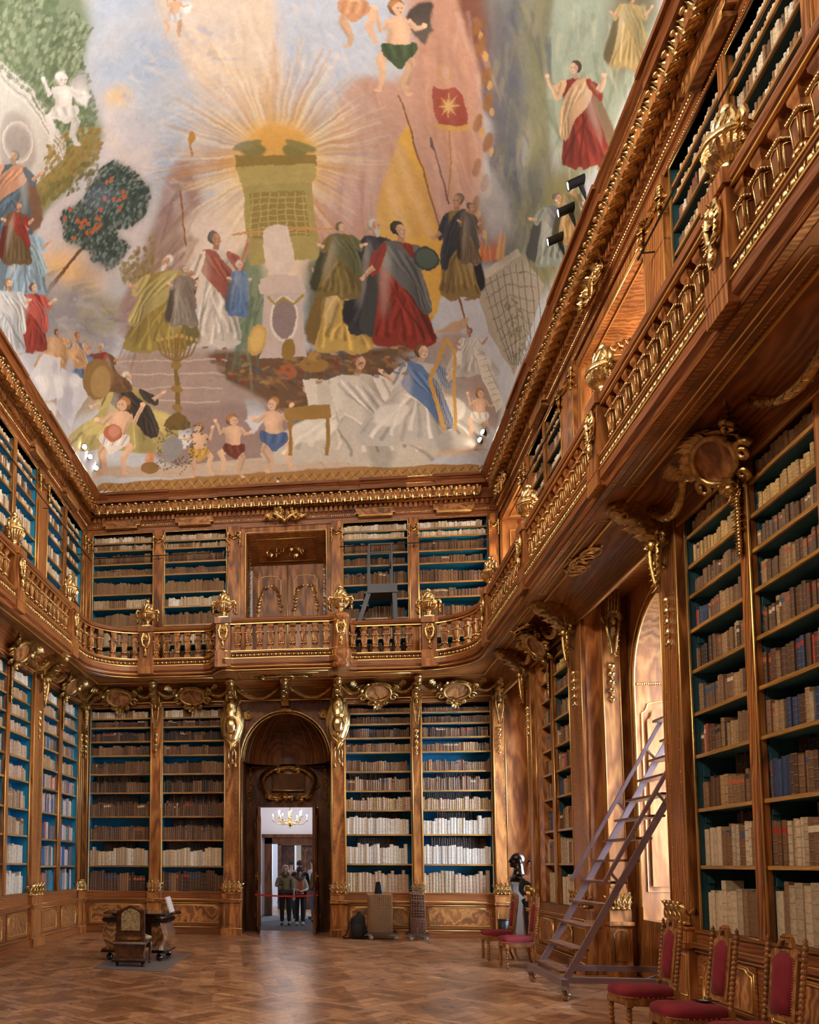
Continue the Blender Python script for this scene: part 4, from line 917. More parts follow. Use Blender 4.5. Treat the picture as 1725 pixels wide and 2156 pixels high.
for sx in (-.025, .025): ab.leaf(T(sx, -.01, .0) @ RX(-PI / 2) @ RY(sx * 8), .21, .10, .35, 7, .34)
ab.leaf(T(0, -.01, -.008) @ RX(-PI / 2), .23, .09, .4, 7, .34)
P_BR = keep(ab.build('acanthus_bracket', [W1, GOLD], local=True))
def egg(m, W, u0, u1, v, z, st, r): 
    u = u0
    while u < u1: m.blob(W.to(u, v, z), r, n=5, m=3); u += st
for nm, i0, i1, lab in CORN:
    W = dict(right=WRT, back=WB, left=WLF)[nm]
    u0, u1 = (4.6, D - .2) if nm == 'right' else (9.0, D - .2) if nm == 'left' else (XL + .2, XR - .2)
    t = thing('cornice', lab, 'cornice', W.to((u0 + u1) / 2, 0, 8.86), 'walnut cornice around the hall')
    m = MB(); m.sweep(CPL, CPROF, i0, i1)
    m.build('moulding', WH, t)
    d_ = MB(); u = u0
    while u < u1: d_.wbox(W, u, u + .062, .09, .145, 9.09, 9.195); u += .105
    d_.build('dentils', W1, t)
    g = MB(); egg(g, W, u0, u1, .078, 9.015, .042, (.018, .018, .03)); egg(g, W, u0, u1, .035, 8.885, .03, .011)
    a, b = (W.to(u0, .43, 9.625), W.to(u1 - .2, .43, 9.625)); g.tube([a, b], .012, 4); a, b = (W.to(u0, .35, 9.52), W.to(u1 - .2, .35, 9.52)); g.tube([a, b], .008, 4)
    g.build('gilt_egg_band', GOLD, t)
    u = u0 + .12; k = 0
    while u < u1 - .2:
        place(P_BR, 'acanthus_bracket', t, W.at(u, .16, 9.25) @ Matrix.Diagonal((1.15 if k % 2 else .95, 1, 1, 1))); u += .178 if nm == 'back' else .205; k += 1
    # projecting blocks above every second pilaster
    bl = {'back': [(-4.75, -3.4), (-2.3, -1.2 + 1.5), (.75, 1.7), (2.3, 3.3)], 'left': [(13.5, 14.9), (10.6, 12.4)], 'right': [(13.0, 14.3), (9.6, 11.6), (7.2, 8.2), (5.0, 6.4)]}[nm]
    bm_ = MB()
    for a, b in bl: bm_.wbox(W, a, b, .2, .385, 9.435, 9.53); bm_.wbox(W, a - .02, b + .02, .2, .455, 9.58, 9.64)
    bm_.build('projecting_block', WH, t)
# flat cartouche tablets on the cornice frieze
for W, u, lab in ((WB, -4.5, 'inlaid tablet on the cornice above the far left gallery bay'), (WB, -2.85, 'inlaid tablet on the cornice above the second gallery bay from the left'), (WB, 1.07, 'inlaid tablet on the cornice above the black library steps'), (WB, 2.7, 'inlaid tablet on the cornice in the right corner of the back wall'), (WLF, 13.9, 'inlaid tablet on the left cornice near the picture edge'), (WLF, 15.7, 'inlaid tablet on the left cornice near the corner'), (WRT, 13.5, 'inlaid tablet on the right cornice above the gallery bookcase between the windows'), (WRT, 7.4, 'large inlaid tablet on the right cornice at the top edge of the picture')):
    t = thing('cornice_tablet', lab, 'tablet', W.to(u, .1, 8.93), 'inlaid tablets on the cornice'); m = MB(); h = .42
    P = [(u - h, 8.99), (u - h * .85, 8.99), (u - h * .85, 8.93), (u + h * .85, 8.93), (u + h * .85, 8.99), (u + h, 8.99), (u + h, 9.12), (u - h, 9.12)]
    n = len(P); m.add([W.to(a, .17, z) for a, z in P] + [W.to(a, .05, z) for a, z in P], [tuple(range(n)), tuple(range(n, 2 * n))[::-1]] + [(i, (i + 1) % n, n + (i + 1) % n, n + i) for i in range(n)]); m.build('board', WF, t)
    g = MB(); g.tube([W.to(a, .172, z) for a, z in P], .009, 4, closed=True); g.tube([W.to(u + (a - u) * .93, .172, 9.025 + (z - 9.025) * .75) for a, z in P], .006, 4, closed=True); g.build('gilt_moulding', LINE, t)
def knot(seed):
    m = MB(); r_ = random.Random(seed)
    for i in range(34):
        a = r_.uniform(-1, 1); m.leaf(T(a * .34, .05, .02 + .10 * (1 - abs(a)) * r_.uniform(-1, 1)) @ RY(r_.uniform(0, 6.3)), .13, .07, .6, 4)
    for sg in (-1, 1): m.tube([(0, .08, -.1), (sg * .1, .1, 0), (sg * .2, .08, .06), (sg * .3, .06, 0)], [.03, .03, .025, .012], 6)
    for k in range(7): m.blob((r_.uniform(-.3, .3), .08, r_.uniform(-.03, .06)), .028)
    return m
P_KNOT = keep(knot(4).build('gilt_knot', GOLD, local=True))
for W, u, lab in ((WB, -.86, 'gilded ribbon and fruit knot on the cornice above the upper door'), (WRT, 16.0, 'gilded knot on the right cornice above the corner window bay'), (WRT, 10.5, 'gilded knot on the right cornice above the large upper window bay')):
    o = P_KNOT.copy(); COL.objects.link(o); o.matrix_world = W.at(u, .12, 9.0) @ Matrix.Diagonal((1.25, 1.2, 1.2, 1)); tag(o, lab, 'carving', 'gilded knots on the cornice')
# ------------------------------------------------------------------ books
CALF = [(.13, .062, .03), (.18, .09, .045), (.10, .045, .022), (.22, .12, .06), (.15, .085, .05)]; TAN = [(.36, .22, .105), (.30, .18, .085), (.42, .28, .14), (.27, .15, .07)]
VEL = [(.62, .50, .34), (.70, .60, .44), (.54, .42, .28), (.48, .37, .25), (.66, .57, .43)]; WHT = [(.80, .76, .70), (.74, .68, .60), (.84, .80, .74)]; DRK = [(.03, .015, .01), (.05, .022, .012), (.022, .02, .022), (.06, .03, .02)]
MOD = [(.04, .10, .30), (.02, .16, .30), (.40, .05, .04), (.70, .66, .60), (.10, .10, .12), (.55, .42, .40), (.05, .20, .16), (.30, .12, .06), (.03, .05, .12)]
GTAN = [(.52, .34, .12), (.46, .30, .11), (.58, .40, .16)]; PINK = [(.50, .36, .26), (.56, .43, .32), (.44, .30, .20)]
def mixp(*a):
    r = []
    for p, k in a: r += [p] * k
    return r
CN = [('white', WHT), ('cream', VEL), ('tan', TAN), ('golden tan', GTAN), ('pinkish', PINK), ('brown', CALF), ('dark', DRK)]
def cname(c):
    if c[0] > 2.2 * c[1] and c[0] > .3: return 'red'
    if c[2] > c[0] * 1.5: return 'blue'
    if c[1] > c[0] * 1.3: return 'green'
    if min(c) > .55: return 'white'
    if c[0] > .45 and c[2] > .22: return 'cream'
    if c[0] > .40: return 'golden'
    if c[0] > .24: return 'tan'
    if c[0] > .08: return 'brown'
    return 'dark'
# rows from the bottom: (palette choices, (min thickness, max thickness), height share of the gap, banding)
def rows_for(where, k):
    C = (CALF, (.028, .045), .62, 1); S = (CALF, (.02, .034), .72, 1); Dk = (DRK, (.03, .05), .7, .6)
    if where.startswith('lower bookcase left'): return [(mixp((CALF[0], 2), (DRK[3], 2), (CALF[2], 3), (TAN[3], 1)), (.045, .075), .74, .6), (VEL + WHT[:1], (.045, .095), .64, .15), (CALF, (.034, .05), .58, 1), (CALF, (.034, .05), .58, 1), (CALF + DRK, (.034, .05), .62, 1), (CALF, (.026, .04), .66, 1), (CALF + TAN[3:], (.022, .036), .7, 1), (DRK + CALF[:2], (.022, .036), .68, 1), (CALF[:3] + DRK, (.022, .036), .78, 1), (mixp((VEL[3], 3), (WHT[1], 2), (CALF[3], 1)), (.03, .05), .85, .3)]
    if where.startswith('lower bookcase right'): return [(mixp((PINK[0], 3), (PINK[1], 2), (VEL[3], 1), (VEL[2], 1)), (.06, .075), .72, .5), (WHT, (.05, .066), .62, .18), (mixp((WHT[0], 4), (WHT[1], 2), (VEL[4], 1)), (.05, .07), .68, .18), (mixp((PINK[0], 3), (TAN[2], 2)), (.04, .05), .62, 1), (CALF[3:] + PINK[2:] + CALF, (.036, .05), .68, 1), (mixp((CALF[1], 2), (CALF[3], 2), (TAN[0], 1)), (.03, .04), .55, 1), (CALF[3:] + TAN[:1], (.03, .042), .6, 1), (CALF + DRK[:2], (.028, .038), .7, 1), (CALF, (.022, .03), .7, 1), (mixp((CALF[3], 2), (TAN[3], 2)), (.018, .026), .6, .6)]
    if where.startswith('left corner'): return [(mixp(*[(c, 1) for c in MOD]), (.03, .055), .8, .4), (MOD + MOD[3:6], (.025, .05), .75, .4), (MOD, (.03, .06), .6, .5), (MOD + [MOD[3]] * 3, (.025, .045), .75, .2), (PINK + MOD[:3], (.025, .04), .7, .6), (PINK + TAN, (.03, .045), .65, .6), (PINK + MOD[1:2] + CALF[3:], (.02, .035), .75, .5), (PINK, (.022, .036), .6, .7), (PINK + TAN, (.022, .036), .72, .7), (WHT + [MOD[1]], (.03, .05), .85, .1)]
    if where.startswith('bookcase at the left'): return [(WHT, (.04, .07), .72, .2), (WHT + VEL[1:2], (.04, .08), .68, .2), (TAN + PINK, (.03, .05), .62, .7), (PINK + TAN, (.03, .045), .6, .7), (PINK, (.03, .045), .62, .8), (PINK, (.03, .045), .66, .8), (PINK + VEL[:2], (.026, .04), .66, .8), (PINK, (.026, .04), .66, .8), (TAN + PINK, (.026, .04), .66, .8), (WHT, (.03, .05), .88, .1)]
    if 'right bookcase' in where and 'gallery' not in where:
        mixb = mixp(*[(c, 3) for c in CALF], (TAN[0], 3), (TAN[3], 3), (DRK[2], 1), (MOD[8], 1), (VEL[3], 1), (MOD[2], 1))
        top = (mixp((VEL[0], 3), (VEL[2], 3), (VEL[3], 2), (WHT[1], 1)), (.04, .075), .78, .3)
        return [(mixp((VEL[0], 3), (VEL[2], 4), (VEL[3], 3), (CALF[3], 1)), (.055, .11), .72, .45), (mixp((VEL[3], 3), (VEL[2], 2), (CALF[3], 3), (CALF[1], 2), (WHT[1], 1)), (.045, .085), .70, .7), (mixb, (.04, .075), .60, .9), (mixb, (.035, .075), .66, .8), (mixb, (.032, .06), .66, .9), (mixb, (.03, .055), .62, .9), (mixb, (.03, .05), .62, .9), (mixp(*[(c, 3) for c in CALF], (MOD[8], 1), (TAN[0], 2)), (.03, .045), .62, .9), (mixp((GTAN[0], 4), (GTAN[1], 3), (TAN[0], 1)), (.032, .044), .66, 1), top]
    u = [(mixp((VEL[3], 2), (CALF[3], 3), (VEL[2], 1)), (.03, .05), .7, .3), (mixp((VEL[3], 2), (VEL[0], 2), (CALF[3], 2), (CALF[1], 2), (WHT[1], 1)), (.03, .055), .68, .3), (TAN[1:2] + TAN[3:] + CALF[3:4], (.022, .036), .68, .4), (mixp((VEL[3], 2), (VEL[0], 2), (TAN[3], 2), (WHT[0], 1)), (.028, .045), .68, .3), (TAN[1:2] + TAN[3:], (.02, .03), .66, .4), (CALF[3:] + TAN[3:], (.02, .032), .6, .6), (CALF + TAN[3:], (.022, .034), .72, .8), (VEL[2:4] + CALF[3:4], (.024, .036), .8, .4), (VEL + WHT[1:], (.026, .042), .8, .2)]
    if 'steps' in where: u = [(CALF, (.03, .05), .7, .8)] + [(mixp((CALF[1], 2), (CALF[3], 3), (TAN[3], 2), (VEL[3], 1)), (.03, .045), .68, .9), (CALF, (.028, .04), .62, .9), (CALF[1:] + TAN[3:], (.024, .036), .6, .9), (CALF[1:] + TAN[3:], (.024, .036), .64, .9), (CALF, (.022, .034), .64, .8), (CALF[1:], (.022, .034), .72, .8), (VEL + WHT, (.026, .042), .85, .2), (VEL + WHT, (.026, .042), .85, .2)]
    if 'left gallery' in where or 'right gallery' in where: u = [(p + VEL[:3] + WHT[1:2], a, b, c) for p, a, b, c in u]
    return u
LABELC = [(.30, .03, .015), (.42, .10, .03), (.02, .02, .02), (.60, .50, .36), (.03, .08, .18)]
rb = random.Random(2024); BK = []
for (W, a, b, zs, ztop, where, k, dark, depth) in BAYS:
    rows = rows_for(where, k); tops = zs[1:] + [ztop]; right = W is WRT
    for ri, (z, zt) in enumerate(zip(zs, tops)):
        if ri >= len(rows): break
        pal, (t0_, t1_), hs, band = rows[ri]; gap = zt - z - .035; seq = 0
        order_lr = 1 if W is not WRT else -1               # walking from left to right as one faces the case
        lo, hi = min(a, b) + .004, max(a, b) - .004
        u = lo if W is not WRT else hi; sc = rb.uniform(.94, 1.05); c = rb.choice(pal); run = 0; w_ = t0_; hh = gap * hs * sc; stop = (hi - lo) * (.04 if rb.random() < .4 else 0) 
        while True:
            if run <= 0:
                c = rb.choice(pal); run = rb.choice([1, 1, 2, 3, 5, 9] if t1_ < .05 and W is WB else [1, 1, 1, 2, 4]); w_ = rb.uniform(t0_, t1_); hh = gap * min(.96, hs * rb.uniform(.86, 1.16)); lab = rb.choice(LABELC) if rb.random() < .3 and band > .5 and c[0] < .4 else None; bnd = band if rb.random() < .85 else 0
            run -= 1; ww = w_ * rb.uniform(.88, 1.12); h = hh * rb.uniform(.96, 1.04)
            if (u + ww > hi - stop) if W is not WRT else (u - ww < lo + stop): break
            j = rb.uniform(.8, 1.2); col = tuple(min(.9, x * j) for x in c)
            uu = u if W is not WRT else u - ww
            p = W.to(uu + ww / 2, 0, z + h / 2); d2 = p[0] ** 2 + p[1] ** 2 + (p[2] - 1.5) ** 2
            cosx = abs(p[1]) / math.sqrt(d2) if W is WB else abs(p[0]) / math.sqrt(d2)
            vis = not (p[1] < 6.5 and p[0] > 0) and not (p[0] < 0 and W is WLF and p[1] < 12.7) and not (W is WRT and p[1] < 6.62)
            BK.append([ww * h * cosx / d2 * (1 if vis else 0), W, uu, ww, z + .001, h, col, lab, bnd, where, k, ri, seq, len(zs), rb.uniform(-.02, .006)])
            seq += 1; u += (ww + .001) * (1 if W is not WRT else -1)
        # a second, darker rank of volumes on a raised board behind the front one
        if (ri < 5 and 'lower' in where and ri > 0 or (ri in (2, 1) and 'near right' in where) or (ri < 6 and 'left corner' in where)) and rb.random() < .8:
            u = lo + (hi - lo) * rb.uniform(0, .35); pc = rb.choice([DRK, DRK + CALF[:2]]); e_ = hi - (hi - lo) * rb.uniform(0, .3)
            while u < e_ - .05:
                ww = rb.uniform(.03, .05); BK.append([0, W, u, ww, z + .06, gap * rb.uniform(.82, .9), rb.choice(pc), None, .5, where, k, ri, -1, len(zs), -.2]); u += ww + .001
def book_geo(W, u, w_, z, h, dv):
    d0 = -.045 + dv; dp = d0 - .17; P = []
    cs = [(u, dp), (u, d0 - .012), (u + w_ * .2, d0 - .003), (u + w_ * .5, d0), (u + w_ * .8, d0 - .003), (u + w_, d0 - .012), (u + w_, dp)]
    for zz in (z, z + h):
        for a, v in cs: P.append(W.to(a, v, zz))
    F = [(i, i + 1, i + 8, i + 7) for i in range(6)] + [tuple(range(7, 14)), tuple(range(6, -1, -1))]
    return P, F
def book_mesh(name, items):
    V = []; F = []; tint = []; lab = []; uvs = []
    for (W, u, w_, z, h, col, lb, bnd, dv) in items:
        ph = (u * 37.7 + z * 11.3) % 1.0
        P, Fs = book_geo(W, u, w_, z, h, dv); n = len(V); V += P
        for fi, f in enumerate(Fs):
            F.append(tuple(i + n for i in f))
            top = fi >= 6; spine = 1 <= fi <= 4
            tint.append((*((.42, .36, .26) if top else col), bnd if spine else 0)); lab.append((*(lb or (0, 0, 0)), 1.0 if (lb and spine) else 0))
            for q in f: uvs += [ph, 0.0 if q < 7 else 1.0]
    me = bpy.data.meshes.new(name); me.from_pydata(V, [], F); me.materials.append(BOOK)
    for nm, dat in (('tint', tint), ('label_tint', lab)):
        at = me.attributes.new(nm, 'FLOAT_COLOR', 'FACE'); at.data.foreach_set('color', np.array(dat, dtype=np.float32).ravel())
    ul = me.uv_layers.new(name='spine'); ul.data.foreach_set('uv', np.array(uvs, dtype=np.float32)); me.update(); return me
BK.sort(key=lambda r: -r[0]); NI = 300
for r in BK[:NI]:
    _, W, u, w_, z, h, col, lb, bnd, where, k, ri, seq, nr, dv = r
    me = book_mesh('book', [(W, u, w_, z, h, col, lb, bnd, dv)]); c = W.to(u + w_ / 2, -.1, z)
    me.transform(Matrix.Translation(-Vector(c))); o = bpy.data.objects.new('book', me); COL.objects.link(o); o.location = c
    row = ['bottom', 'second lowest', 'third lowest', 'fourth lowest', 'fifth lowest', 'sixth lowest', 'seventh lowest', 'third highest', 'second highest', 'topmost'][ri] if nr == 10 else nth(ri)
    bay = ('left bay', 'right bay', 'third bay')[k] if W is not WRT else ('far bay', 'near bay', 'nearest bay')[k]
    wh = {'near right bookcase': 'near right bookcase'}.get(where, where)
    short = wh.replace('lower bookcase ', 'lower case ').replace('gallery bookcase ', 'gallery case ').replace('bookcase ', 'case ')
    tag(o, '%s book, %s from left, %s shelf, %s, %s' % (cname(col), nth(seq), row, bay, short), 'book', 'books on the %s shelf of the %s' % (row, wh))
me = book_mesh('smaller_books', [(r[1], r[2], r[3], r[4], r[5], r[6], r[7], r[8], r[14]) for r in BK[NI:]])
o = bpy.data.objects.new('distant_books', me); COL.objects.link(o)
tag(o, 'the remaining rows of old leather and vellum books on all the farther shelves', 'books', kind='stuff')
print('BOOKS', len(BK))
# ------------------------------------------------------------------ red chairs with bobbin-turned posts
def bobbin(m, a, b, r, k, n=8):
    a = Vector(a); b = Vector(b); L_ = (b - a).length; pr = []
    for i in range(k * 6 + 1):
        t = i / (k * 6); pr.append((r * (.62 + .38 * abs(math.sin(PI * k * t)) ** .6), t * L_))
    m.lathe(pr, n, Matrix.Translation(a) @ (b - a).to_track_quat('Z', 'Y').to_matrix().to_4x4())
def make_chair(label):
    t = thing('upholstered_chair', label, 'chair', (0, 0, 0), 'red velvet chairs along the right wall', world=False)
    # faces +y; seat .46 wide, .47 high
    m = MB(); P = []
    for i in range(28):
        a = 2 * PI * i / 28; c_, s_ = math.cos(a), math.sin(a); wx = .235 * (1 if s_ > 0 else .86); P.append((math.copysign(abs(c_) ** .42, c_) * wx, math.copysign(abs(s_) ** .42, s_) * .225))
    n = 28; vs = []
    for z, k in ((.375, 1.0), (.385, 1.0), (.415, 1.03), (.445, 1.0), (.468, .86), (.478, .55), (.482, .2)): vs += [(x * k, y * k, z) for x, y in P]
    fs = [(j * n + i, j * n + (i + 1) % n, (j + 1) * n + (i + 1) % n, (j + 1) * n + i) for j in range(6) for i in range(n)] + [tuple(range(n))[::-1], tuple(6 * n + i for i in range(n))]
    m.add(vs, fs, None, True); m.build('seat_cushion', VELVET, t, local=True)
    m = MB(); vs = []
    for z, k in ((.315, .97), (.33, 1.0), (.38, 1.01), (.384, .9)): vs += [(x * k, y * k, z) for x, y in P]
    m.add(vs, [(j * n + i, j * n + (i + 1) % n, (j + 1) * n + (i + 1) % n, (j + 1) * n + i) for j in range(3) for i in range(n)] + [tuple(range(n))[::-1]], None, False); m.build('seat_frame', WO, t, local=True)
    m = MB()
    for i in range(84):
        q = i / 84 * 28; i0 = int(q); f = q - i0; x = P[i0 % 28][0] * (1 - f) + P[(i0 + 1) % 28][0] * f; y = P[i0 % 28][1] * (1 - f) + P[(i0 + 1) % 28][1] * f
        m.blob((x * 1.035, y * 1.035, .388), .0055, n=5, m=3)
    tag(m.build('brass_nails', BRASS, t, local=True), kind='stuff')
    for sx in (-1, 1):
        m = MB(); m.box(sx * .195 - .026, sx * .195 + .026, .155, .205, .30, .36); bobbin(m, (sx * .195, .18, 0.02), (sx * .195, .18, .30), .024, 7); m.blob((sx * .195, .18, .018), (.018, .018, .02)); m.build('leg', WO, t, local=True)
        m = MB(); m.tube([(sx * .165, -.20, .36), (sx * .165, -.205, .25), (sx * .17, -.225, .12), (sx * .178, -.275, 0)], [.026, .024, .02, .018], 4, smooth=False); m.build('leg', WO, t, local=True)
        m = MB(); m.box(sx * .165 - .024, sx * .165 + .024, -.235, -.185, .34, .44); bobbin(m, (sx * .165, -.21, .43), (sx * .172, -.275, .99), .021, 15); m.lathe([(.012, 0), (.018, .01), (.01, .02), (.016, .03), (.004, .055)], 8, T(sx * .172, -.275, .985)); m.build('back_post', WO, t, local=True)
    M = T(0, -.225, 0) @ RX(math.radians(6.8)) @ T(0, 0, .0)
    crest = [(-.118, .50), (.118, .50), (.118, .93), (.10, .96), (.075, .965), (.06, .995), (.05, 1.03), (.025, 1.05), (-.025, 1.05), (-.05, 1.03), (-.06, .995), (-.075, .965), (-.10, .96), (-.118, .93)]
    def yz(p): return (p[0], -.21 - (p[1] - .43) * .116, p[1])
    m = MB(); n = len(crest)
    hole = [(-.032, .975), (.032, .975), (.03, 1.0), (.012, 1.018), (-.012, 1.018), (-.03, 1.0)]
    # crest and rails built as a frame around the pad
    inner = [(-.094, .525), (.094, .525), (.094, .895), (.06, .92), (.02, .945), (-.02, .945), (-.06, .92), (-.094, .895)]
    def strip(outer, inn, th=.014):
        vs = []; K = len(outer)
        for P_ in (outer, inn):
            for p in P_: x, y, z = yz(p); vs += [(x, y - th, z), (x, y + th, z)]
        for i in range(K):
            j = (i + 1) % K; o0, o1, i0, i1 = 2 * i, 2 * j, 2 * K + 2 * i, 2 * K + 2 * j
            m.add([vs[q] for q in (o0, o1, i1, i0, o0 + 1, o1 + 1, i1 + 1, i0 + 1)], [(0, 1, 2, 3), (7, 6, 5, 4), (0, 4, 5, 1), (3, 2, 6, 7)])
    strip([(-.125, .50), (.125, .50), (.125, .935), (.07, .965), (.022, .972), (-.022, .972), (-.07, .965), (-.125, .935)], inner)
    strip([(-.08, .955), (.08, .955), (.066, .995), (.05, 1.035), (.022, 1.055), (-.022, 1.055), (-.05, 1.035), (-.066, .995)], [(-.036, .972), (.036, .972), (.036, .99), (.03, 1.005), (.012, 1.015), (-.012, 1.015), (-.03, 1.005), (-.036, .99)])
    for k in range(5): x, y, z = yz((-.036 + .018 * k, 1.035)); m.blob((x, y + .016, z), .008, n=5, m=3)
    m.bar((-.125, yz((0, .56))[1], .56), (-.165, yz((0, .56))[1], .56), .02, .02); m.bar((.125, yz((0, .56))[1], .56), (.165, yz((0, .56))[1], .56), .02, .02)
    m.bar((-.125, yz((0, .9))[1], .9), (-.17, yz((0, .9))[1], .9), .02, .02); m.bar((.125, yz((0, .9))[1], .9), (.17, yz((0, .9))[1], .9), .02, .02)
    m.build('back_frame', WO, t, local=True)
    m = MB(); K = 8; vs = []
    for k_, dy in ((1.0, .008), (.93, .026), (.5, .034)):
        cx, cz = 0, .72
        vs += [(cx + (x - cx) * k_, yz((x, cz + (z - cz) * k_))[1] + dy, cz + (z - cz) * k_) for x, z in inner]
    vs += [(x, yz((x, z))[1] - .016, z) for x, z in inner]
    m.add(vs, [(j * K + i, j * K + (i + 1) % K, (j + 1) * K + (i + 1) % K, (j + 1) * K + i) for j in range(2) for i in range(K)] + [tuple(16 + i for i in range(8)), tuple(24 + i for i in range(8))[::-1]] + [(i, (i + 1) % K, 24 + (i + 1) % K, 24 + i) for i in range(K)], None, True)
    m.build('back_pad', VELVET, t, local=True)
    m = MB()
    for i in range(K):
        a, b = inner[i], inner[(i + 1) % K]; L_ = math.hypot(b[0] - a[0], b[1] - a[1]); q = max(1, int(L_ / .017))
        for k in range(q): x, y, z = yz((a[0] + (b[0] - a[0]) * k / q, a[1] + (b[1] - a[1]) * k / q)); m.blob((x * .97, y + .016, .72 + (z - .72) * .985), .0052, n=5, m=3)
    tag(m.build('brass_nails', BRASS, t, local=True), kind='stuff')
    return t
CH = [(2.70, 7.55, 1.68, 'red velvet chair nearest the foot of the rolling ladder, empty seat'), (2.70, 6.60, 1.70, 'red velvet chair with a black leaflet lying on its seat'), (2.74, 5.78, 1.86, 'red velvet chair cut by the bottom right corner of the picture'),
      (2.74, 12.40, 1.66, 'nearer of the two red velvet chairs by the corner, before the dark bust'), (2.68, 13.45, 1.65, 'farther of the two red velvet chairs by the dark bust')]
for i, (x, y, a, lab) in enumerate(CH):
    c = make_chair(lab) if i == 0 else dup(c0, (0, 0, 0), 0, lab)
    if i == 0: c0 = c
    c.location = (x, y, 0); c.rotation_euler = (0, 0, a); c.scale = (.84, 1.04, 1.0)
t = thing('leaflet', 'black leaflet with small white lettering lying on a red chair seat', 'leaflet', (2.82, 6.62, .487))
M = T(2.82, 6.62, .489) @ RZ(.35); m = MB(); m.box(-.075, .075, -.055, .055, 0, .004, M); m.build('card', BLACK, t)
m = MB()
for k, w_ in enumerate((.05, .07, .035, .035)): m.box(-w_ / 2 - .01, w_ / 2 - .01, .03 - .018 * k - .003, .03 - .018 * k + .003, .004, .0046, M)
m.build('white_lettering', WHITEW, t)
# ------------------------------------------------------------------ rolling ladder
t = thing('rolling_ladder', 'tall mauve-brown metal rolling ladder leaning towards the right wall', 'ladder', (3.2, 10.3, 0))
YN, YF = 9.78, 10.94
def LX(z): return 2.68 + (z - .2) / 1.75
for y in (YN, YF):
    m = MB(); m.bar((LX(.2), y, .2), (LX(3.35), y, 3.35), .035, .11, up=(0, 1, 0)) if False else m.add([(LX(.18) - .035, y - .016, .18), (LX(.18) + .045, y - .016, .18), (LX(3.35) + .045, y - .016, 3.35), (LX(3.35) - .035, y - .016, 3.35), (LX(.18) - .035, y + .016, .18), (LX(.18) + .045, y + .016, .18), (LX(3.35) + .045, y + .016, 3.35), (LX(3.35) - .035, y + .016, 3.35)], [(0, 1, 2, 3), (7, 6, 5, 4), (0, 4, 5, 1), (1, 5, 6, 2), (2, 6, 7, 3), (3, 7, 4, 0)])
    m.build('stringer', LADDER, t)
z = .27
while z < 3.4:
    m = MB(); x = LX(z); m.box(x - .09, x + .09, YN + .016, YF - .016, z, z + .028); m.build('tread', TREAD, t)
    z += .255
for y in (YN - .05, YF + .05):
    m = MB(); a = (3.12, y, 1.30); b = (4.30, y, 3.38); m.bar(a, b, .04, .04)
    for s_ in (.06, .5, .82): p = Vector(a) + (Vector(b) - Vector(a)) * s_; m.bar(p, (LX(p.z - .14) , y, p.z - .14), .025, .025)
    m.build('handrail', LADDER, t)
m = MB()
for y in (YN, YF): m.bar((4.36, y, .2), (4.36, y, 3.85 if y == YF else 3.4), .05, .05)
m.bar((4.36, YN, 3.35), (4.36, YF, 3.35), .05, .05); m.bar((4.36, YN, 1.2), (4.36, YF, 1.2), .04, .04); m.box(4.16, 4.42, YN, YF, 3.33, 3.36)
m.build('rear_posts', LADDER, t)
m = MB()
for y in (YN, YF): m.box(2.58, 4.4, y - .035, y + .035, .17, .235)
m.box(2.56, 2.64, YN - .3, YF + .1, .165, .24); m.box(4.34, 4.42, YN - .1, YF + .1, .165, .24); m.bar((3.5, YN, .2), (4.3, YF, .2), .03, .03)
m.build('base_frame', LADDER, t)
def caster(parent, x, y, z, r=.062, a=.4, fork=STEEL, wheel=STEEL):
    M = T(x, y, 0) @ RZ(a); m = MB(); m.box(-.05, .05, -.04, .04, z - .012, z, M)
    for sy in (-1, 1): m.add([(-.03, sy * .03, z - .01), (.035, sy * .03, z - .01), (.055, sy * .03, r), (.03, sy * .03, r - .015), (-.03, sy * .036, z - .01), (.035, sy * .036, z - .01), (.055, sy * .036, r), (.03, sy * .036, r - .015)], [(0, 1, 2, 3), (7, 6, 5, 4), (0, 4, 5, 1), (1, 5, 6, 2), (2, 6, 7, 3), (3, 7, 4, 0)], M)
    m.box(-.09, -.02, -.03, .03, z - .03, z - .018, M); m.lathe([(.018, -.045), (.018, .045)], 10, M @ T(.04, 0, r) @ RX(PI / 2))
    o = m.build('caster', fork, parent); w_ = MB()
    w_.lathe([(r * .75, -.022), (r * .97, -.018), (r, 0), (r * .97, .018), (r * .75, .022)], 20, M @ T(.04, 0, r) @ RX(PI / 2)); w_.build('wheel', wheel, o)
AMB = plain('amber_wheel', (.42, .24, .10), .4); RUB = plain('grey_rubber', (.30, .31, .32), .5)
for x, y in ((2.60, YN - .26), (2.60, YF + .06), (4.38, YN - .05), (4.38, YF + .05)): caster(t, x, y, .165, .062, .9, STEEL, AMB)
